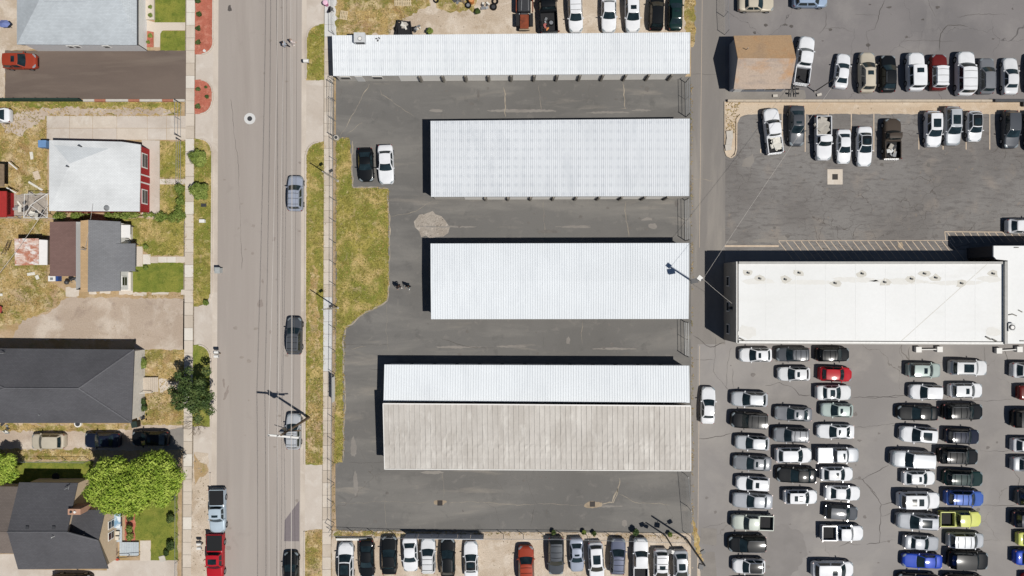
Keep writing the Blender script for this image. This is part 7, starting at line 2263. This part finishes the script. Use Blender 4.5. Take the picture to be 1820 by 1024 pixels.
def lumps(cx, cy, r, h, rz, k, n, sub=.42, seed=0, flat=.55):
    rg = random.Random(seed)
    out = []
    for i in range(k):
        a = 2 * math.pi * (i * .618 + rg.uniform(-.05, .05)); rr = r * (1 - sub) * math.sqrt((i + .5) / k)
        hh = h + rz * flat * (1 - (rr / r) ** 2) + rg.uniform(-.25, .25) * rz * .5
        out.append((cx + rr * math.cos(a), cy + rr * math.sin(a), hh, r * sub * rg.uniform(.8, 1.15), rz * .45, n))
    return out
big = lumps(203, 862, 54, 3.9, 3.2, 46, 900, .24, 1) + lumps(277, 850, 53, 3.9, 3.2, 46, 900, .24, 2) + [(235, 880, 5.0, 34, 1.2, 4200), (240, 856, 4.6, 30, 1.2, 3000), (225, 893, 4.0, 24, 1.0, 2200)]
plant("leafy_tree", 243, 850, "big bright green tree with a two-lobed crown beside the stepped charcoal roofs", "tree", big, .115, lf_bright, 3, "trees in the house gardens", 2.8, .28)
dk_ = lumps(343, 702, 40, 3.0, 2.2, 22, 300, .23, 5) + [(318, 668, 3.2, 9, .5, 260), (368, 660, 3.0, 9, .6, 260), (352, 744, 2.6, 9, .5, 260), (306, 694, 2.4, 8, .4, 160), (309, 716, 2.2, 7, .4, 130), (374, 730, 2.6, 9, .5, 220), (335, 660, 3.2, 9, .5, 220)]
plant("garden_tree", 350, 695, "dark green ragged tree over the sidewalk by the white railed porch", "tree", dk_, .12, lf_dark, 7, "trees in the house gardens", 1.8, .16)
plant("leafy_tree", -2, 838, "bright green tree cut by the photo's edge behind the stepped charcoal roofs", "tree", lumps(8, 833, 31, 2.6, 1.3, 18, 520, .3, 8), .11, lf_bright, 9, "trees in the house gardens", 1.6, .14)
plant("round_shrub", 353, 282, "round shrub in the patchy grass strip, the one closer to the driveway", "shrub", lumps(352, 281, 19, 1.0, .8, 11, 260, .4, 11), .1, lf_mid, 11, "pair of strip shrubs", None, .05)
plant("round_shrub", 356, 340, "round shrub in the patchy grass strip, the one closer to the white utility box", "shrub", lumps(355, 340, 20, 1.0, .8, 11, 260, .4, 12), .1, lf_mid, 12, "pair of strip shrubs", None, .05)
for i, (x, y, r_) in enumerate(((352, 1, 6), (354, 25, 6), (352.5, 50, 6), (352, 75, 6), (352, 158.5, 4.5), (351.5, 189, 6), (368, 172, 4), (366, 155, 2.5))):
    lb = ("small dark shrub in the red mulch bed at the top edge", "small dark shrub second from the top edge in the red mulch bed", "small dark shrub in the middle of the long red mulch bed", "small dark shrub nearest the white cap in the red mulch bed",
          "small dark shrub at the driveway end of the short mulch bed", "small dark shrub at the far end of the short mulch bed", "small faint shrub near the kerb in the short mulch bed", "tiny sprig near the curved end of the short mulch bed")[i]
    plant("mulch_shrub", x, y, lb, "shrub", lumps(x, y, r_, .3, .35, 6, 110, .5, 20 + i), .06, lf_dark, 20 + i, "shrubs in the red mulch beds", None, .02)
for i, (x, y, r_) in enumerate(((267, 12, 4), (267, 27, 5), (267, 63, 5), (263, 75, 3.5))):
    plant("entry_shrub", x, y, ("small shrub highest by the entry path of the pale grey roof", "small shrub just above the entry path branch", "small shrub just below the entry path branch", "tiny shrub lowest beside the entry path")[i], "shrub", lumps(x, y, r_, .25, .3, 6, 90, .5, 40 + i), .06, lf_mid, 40 + i, "shrubs by the entry path", None, .02)
hedge = [(R.uniform(90, 160), 384 + R.uniform(-4, 3), R.uniform(.3, .8), R.uniform(3, 8), .4, 120) for _ in range(13)] + [(R.uniform(190, 245), 384 + R.uniform(-4, 4), R.uniform(.4, .9), R.uniform(4, 9), .5, 150) for _ in range(13)] + [(R.uniform(256, 328), 386 + R.uniform(-5, 4), R.uniform(.3, .6), R.uniform(3, 9), .35, 140) for _ in range(18)]
plant("hedge", 290, 384, "ragged green hedge along the lower wall of the white roofed house", "hedge", hedge, .1, lf_mid, 51, None, None, .03)
plant("hedge", 319, 360, "loose green hedge by the sidewalk in front of the red wall", "hedge", [(319 + R.uniform(-5, 5), R.uniform(330, 388), R.uniform(.3, .7), R.uniform(3, 8), .4, 120) for _ in range(14)], .1, lf_mid, 52, None, None, .03)
for i, (x, y, r_, mt) in enumerate(((253, 646, 12, lf_mid), (254, 714, 7, lf_dark), (256, 725, 7, lf_dark), (303, 922, 9, lf_dark), (303, 970, 10, lf_dark), (295, 983, 6, lf_dark), (306, 884, 7, lf_dark), (259, 439, 5, lf_mid), (259, 476, 5, lf_mid), (231, 920, 7, lf_dark), (230, 940, 8, lf_mid), (231, 954, 8, lf_mid), (764, 55, 7, lf_mid), (849, 20, 6, lf_dark), (984, 946, 5, lf_dark), (1038, 946, 5, lf_mid), (1056, 948, 5, lf_dark), (1191, 950, 5, lf_mid), (1130, 946, 7, lf_dark), (366, 538, 6, lf_mid))):
    lb = ("leafy porch shrub above the ramp of the white railed porch", "upper of two dark shrubs under the white porch railing", "lower of two dark shrubs under the white porch railing", "clipped dark shrub alone in the middle of the front lawn", "dark shrub above the tilted paving stone",
          "dark low shrub touching the tilted paving stone", "dark shrub peeping from under the big bright tree", "small shrub above the path of the banded roof house", "small shrub below the path of the banded roof house", "brownish bed shrub under the big bright tree", "green bed shrub in the middle of the planting bed", "green bed shrub nearest the grey deck",
          "weed clump beside the scrap on the gravel", "dark weed under the top edge clutter", "weed by the lower fence above the slate car", "weed by the lower fence above the white roof window car", "dark weed by the lower fence beside another weed", "weed beside the shorter floodlight pole", "brown weed patch above the white pickup of the bottom row", "low shrub at the rounded end of the patchy strip")[i]
    plant("garden_shrub", x, y, lb, "shrub", lumps(x, y, r_, .5 if r_ > 6 else .25, .55 if r_ > 6 else .35, 8, 130, .48, 60 + i), .08, mt, 60 + i, "single garden shrubs", None, .03)
# bare leafless sapling on the verge
bt = empty("bare_sapling", (*P(356, 745), 0), "bare leafless branches over the concrete apron below the dark ragged tree", "tree", None)
q = P(356, 748)
tb = MB(); tb.tube((q[0], q[1], 0), (q[0] + .05, q[1] - .2, 1.0), .05, .035, 6)
tb.build("trunk", m_bark, bt)
br = MB()
rr_ = random.Random(5)
def branch(p, d, l, r_, k):
    e = p + d * l
    br.tube(tuple(p), tuple(e), r_, r_ * .6, 4)
    if k > 0:
        for _ in range(3):
            nd = (d + Vector((rr_.uniform(-.7, .7), rr_.uniform(-.7, .4), rr_.uniform(-.3, .4)))).normalized()
            branch(p.lerp(e, rr_.uniform(.5, 1)), nd, l * .7, r_ * .6, k - 1)
for a in range(6):
    an = a * 1.05
    branch(Vector((q[0], q[1] - .15, .9)), Vector((math.cos(an), math.sin(an) * .8 - .4, .35)).normalized(), .75, .028, 3)
br.build("branch", m_bark, bt)

# grass blades, straw, stones: too many to count
def tufts(name, polys, dens, mat, hgt, seed, spread=.13, blades=3):
    rg = np.random.default_rng(seed)
    allv = []
    for pl in polys:
        pm = [P(*p) for p in pl]
        xs_ = [p[0] for p in pm]; ys_ = [p[1] for p in pm]
        area = (max(xs_) - min(xs_)) * (max(ys_) - min(ys_))
        n = int(area * dens)
        x = rg.uniform(min(xs_), max(xs_), n); y = rg.uniform(min(ys_), max(ys_), n)
        k = inside(pm, x, y)
        cl = np.sin(x * 1.3 + np.sin(y * .9) * 2) * np.sin(y * 1.7 + np.cos(x * 1.1)) + rg.normal(scale=.5, size=n)
        k &= cl > -.4
        x, y = x[k], y[k]
        for _ in range(blades):
            a = rg.uniform(0, 2 * np.pi, len(x)); L_ = spread * rg.uniform(.5, 1.2, len(x)); hh = hgt * rg.uniform(.5, 1.2, len(x)); w = spread * .16
            ox, oy = rg.normal(scale=.03, size=(2, len(x)))
            z0 = np.full(len(x), .018)
            p0 = np.stack([x + ox - np.sin(a) * w, y + oy + np.cos(a) * w, z0], 1); p1 = np.stack([x + ox + np.sin(a) * w, y + oy - np.cos(a) * w, z0], 1)
            p2 = np.stack([x + ox + np.cos(a) * L_, y + oy + np.sin(a) * L_, hh], 1)
            allv.append(np.stack([p0, p1, p2], 1))
    v = np.concatenate(allv).reshape(-1, 3)
    me = bpy.data.meshes.new(name)
    me.vertices.add(len(v)); me.vertices.foreach_set("co", v.astype(np.float32).ravel())
    me.loops.add(len(v)); me.loops.foreach_set("vertex_index", np.arange(len(v), dtype=np.int32))
    me.polygons.add(len(v) // 3); me.polygons.foreach_set("loop_start", np.arange(0, len(v), 3, dtype=np.int32))
    me.update(calc_edges=True)
    me.materials.append(mat)
    o = ob(name, me)
    o["kind"] = "stuff"
    return o
island = [(598, 247), (618, 246), (626, 335), (690, 336), (690, 515), (685, 535), (645, 556), (612, 585), (610, 820), (596, 822)]
tufts("grass", [island, [(547, 55), (577, 44), (577, 142), (546, 142)], [(546, 255), (577, 252), (575, 824), (543, 824)], [(346, 250), (370, 250), (375, 530), (345, 543)], [(214, 390), (331, 392), (330, 455), (265, 455), (214, 405)], [(277, 252), (330, 252), (330, 384), (277, 384)]], 20, m_blades, .16, 1, .17)
tufts("lawn_grass", [[(276, 0), (331, 0), (331, 40), (276, 40)], [(288, 56), (331, 56), (331, 90), (286, 90)], [(236, 470), (330, 468), (329, 512), (236, 519)], [(240, 880), (315, 862), (315, 995), (269, 995), (269, 961), (240, 960)], [(344, 616), (374, 616), (374, 755), (342, 755)], [(0, 821), (165, 821), (165, 858), (0, 858)]], 12, leaf_mat("lawn_blades", c("75872f"), c("8f9440"), c("5f7228")), .07, 2, .1)
tufts("dry_grass", [[(0, 181), (320, 181), (320, 200), (84, 205), (84, 340), (0, 340)], [(0, 392), (88, 392), (88, 498), (115, 520), (105, 540), (0, 575)], [(254, 624), (329, 624), (327, 752), (254, 752)], [(0, 755), (235, 755), (235, 764), (0, 766)], [(0, 798), (160, 798), (160, 817), (0, 817)], [(599, 0), (765, 0), (735, 26), (692, 60), (599, 62)], [(543, 944), (572, 944), (571, 1024), (542, 1024)], [(545, 675), (573, 675), (570, 822), (543, 822)], [(1218, 0), (1236, 0), (1234, 80), (1220, 62)], [(1290, 182), (1316, 182), (1308, 235), (1290, 235)], [(596, 946), (720, 947), (720, 953), (598, 960)]], 18, m_dryblades, .19, 3, .2)
def edge_weeds(name, lines_, dens, mat, seed):
    polys = []
    for (a, b_, w) in lines_:
        dx, dy = b_[0] - a[0], b_[1] - a[1]; L_ = math.hypot(dx, dy); nx, ny = -dy / L_ * w, dx / L_ * w
        polys.append([(a[0] + nx, a[1] + ny), (a[0] - nx, a[1] - ny), (b_[0] - nx, b_[1] - ny), (b_[0] + nx, b_[1] + ny)])
    return tufts(name, polys, dens, mat, .16, seed, .16)
isl = island + [island[0]]
edge_weeds("edge_weeds", [(a, b_, 2.2) for a, b_ in zip(isl, isl[1:])] + [((346, 247), (343, 545), 1.6), ((594, 560), (594, 935), 1.8), ((597, 944), (1215, 955), 3), ((1229, 150), (1231, 930), 1.6), ((545.5, 255), (543, 825), 1.6), ((577, 255), (575, 825), 1.6), ((331, 392), (329, 520), 1.4), ((84, 206), (320, 206), 1.6), ((10, 178), (330, 183), 2.0), ((235, 526), (330, 526), 2.5)], 26, m_dryblades, 9)
def stones(name, polys, dens, mat, smin, smax, seed):
    rg = np.random.default_rng(seed)
    V_, F_ = [], []
    base = np.array([(1, 0, 0), (0, 1, 0), (-1, 0, 0), (0, -1, 0), (0, 0, .7), (0, 0, -.3)])
    faces = [(0, 1, 4), (1, 2, 4), (2, 3, 4), (3, 0, 4), (1, 0, 5), (2, 1, 5), (3, 2, 5), (0, 3, 5)]
    for pl in polys:
        pm = [P(*p) for p in pl]
        xs_ = [p[0] for p in pm]; ys_ = [p[1] for p in pm]
        n = int((max(xs_) - min(xs_)) * (max(ys_) - min(ys_)) * dens)
        x = rg.uniform(min(xs_), max(xs_), n); y = rg.uniform(min(ys_), max(ys_), n)
        k = inside(pm, x, y)
        for X_, Y_ in zip(x[k], y[k]):
            s_ = smin + (smax - smin) * rg.random() ** 3
            a = rg.uniform(0, 6.28)
            r_ = np.array([[math.cos(a), -math.sin(a), 0], [math.sin(a), math.cos(a), 0], [0, 0, 1]])
            vv = (base * s_ * rg.uniform(.6, 1.25, (6, 3))) @ r_.T + np.array([X_, Y_, .012])
            b0 = len(V_)
            V_ += [tuple(p) for p in vv]
            F_ += [tuple(i + b0 for i in f) for f in faces]
    me = bpy.data.meshes.new(name)
    me.from_pydata(V_, [], F_); me.update()
    me.materials.append(mat)
    o = ob(name, me)
    o["kind"] = "stuff"
    return o
stones("gravel", [[(690, 0), (1226, 0), (1226, 58), (690, 62)], [(598, 955), (1225, 955), (1235, 985), (1240, 1024), (592, 1024)], [(1318, 182), (1820, 182), (1820, 202), (1330, 202)], [(90, 532), (330, 532), (328, 620), (242, 604), (30, 602)]], 2.2, m_stone, .025, .11, 4)
stones("rubble_stones", [[(738, 393), (757, 378), (787, 388), (796, 405), (785, 420), (757, 422), (740, 410)]], 8, m_rubble, .04, .16, 5)
stones("pebbles", [[(345, 850), (368, 850), (367, 1024), (342, 1024)], [(344, 806), (368, 806), (368, 862), (346, 862)]], 7, m_stone, .03, .16, 6)
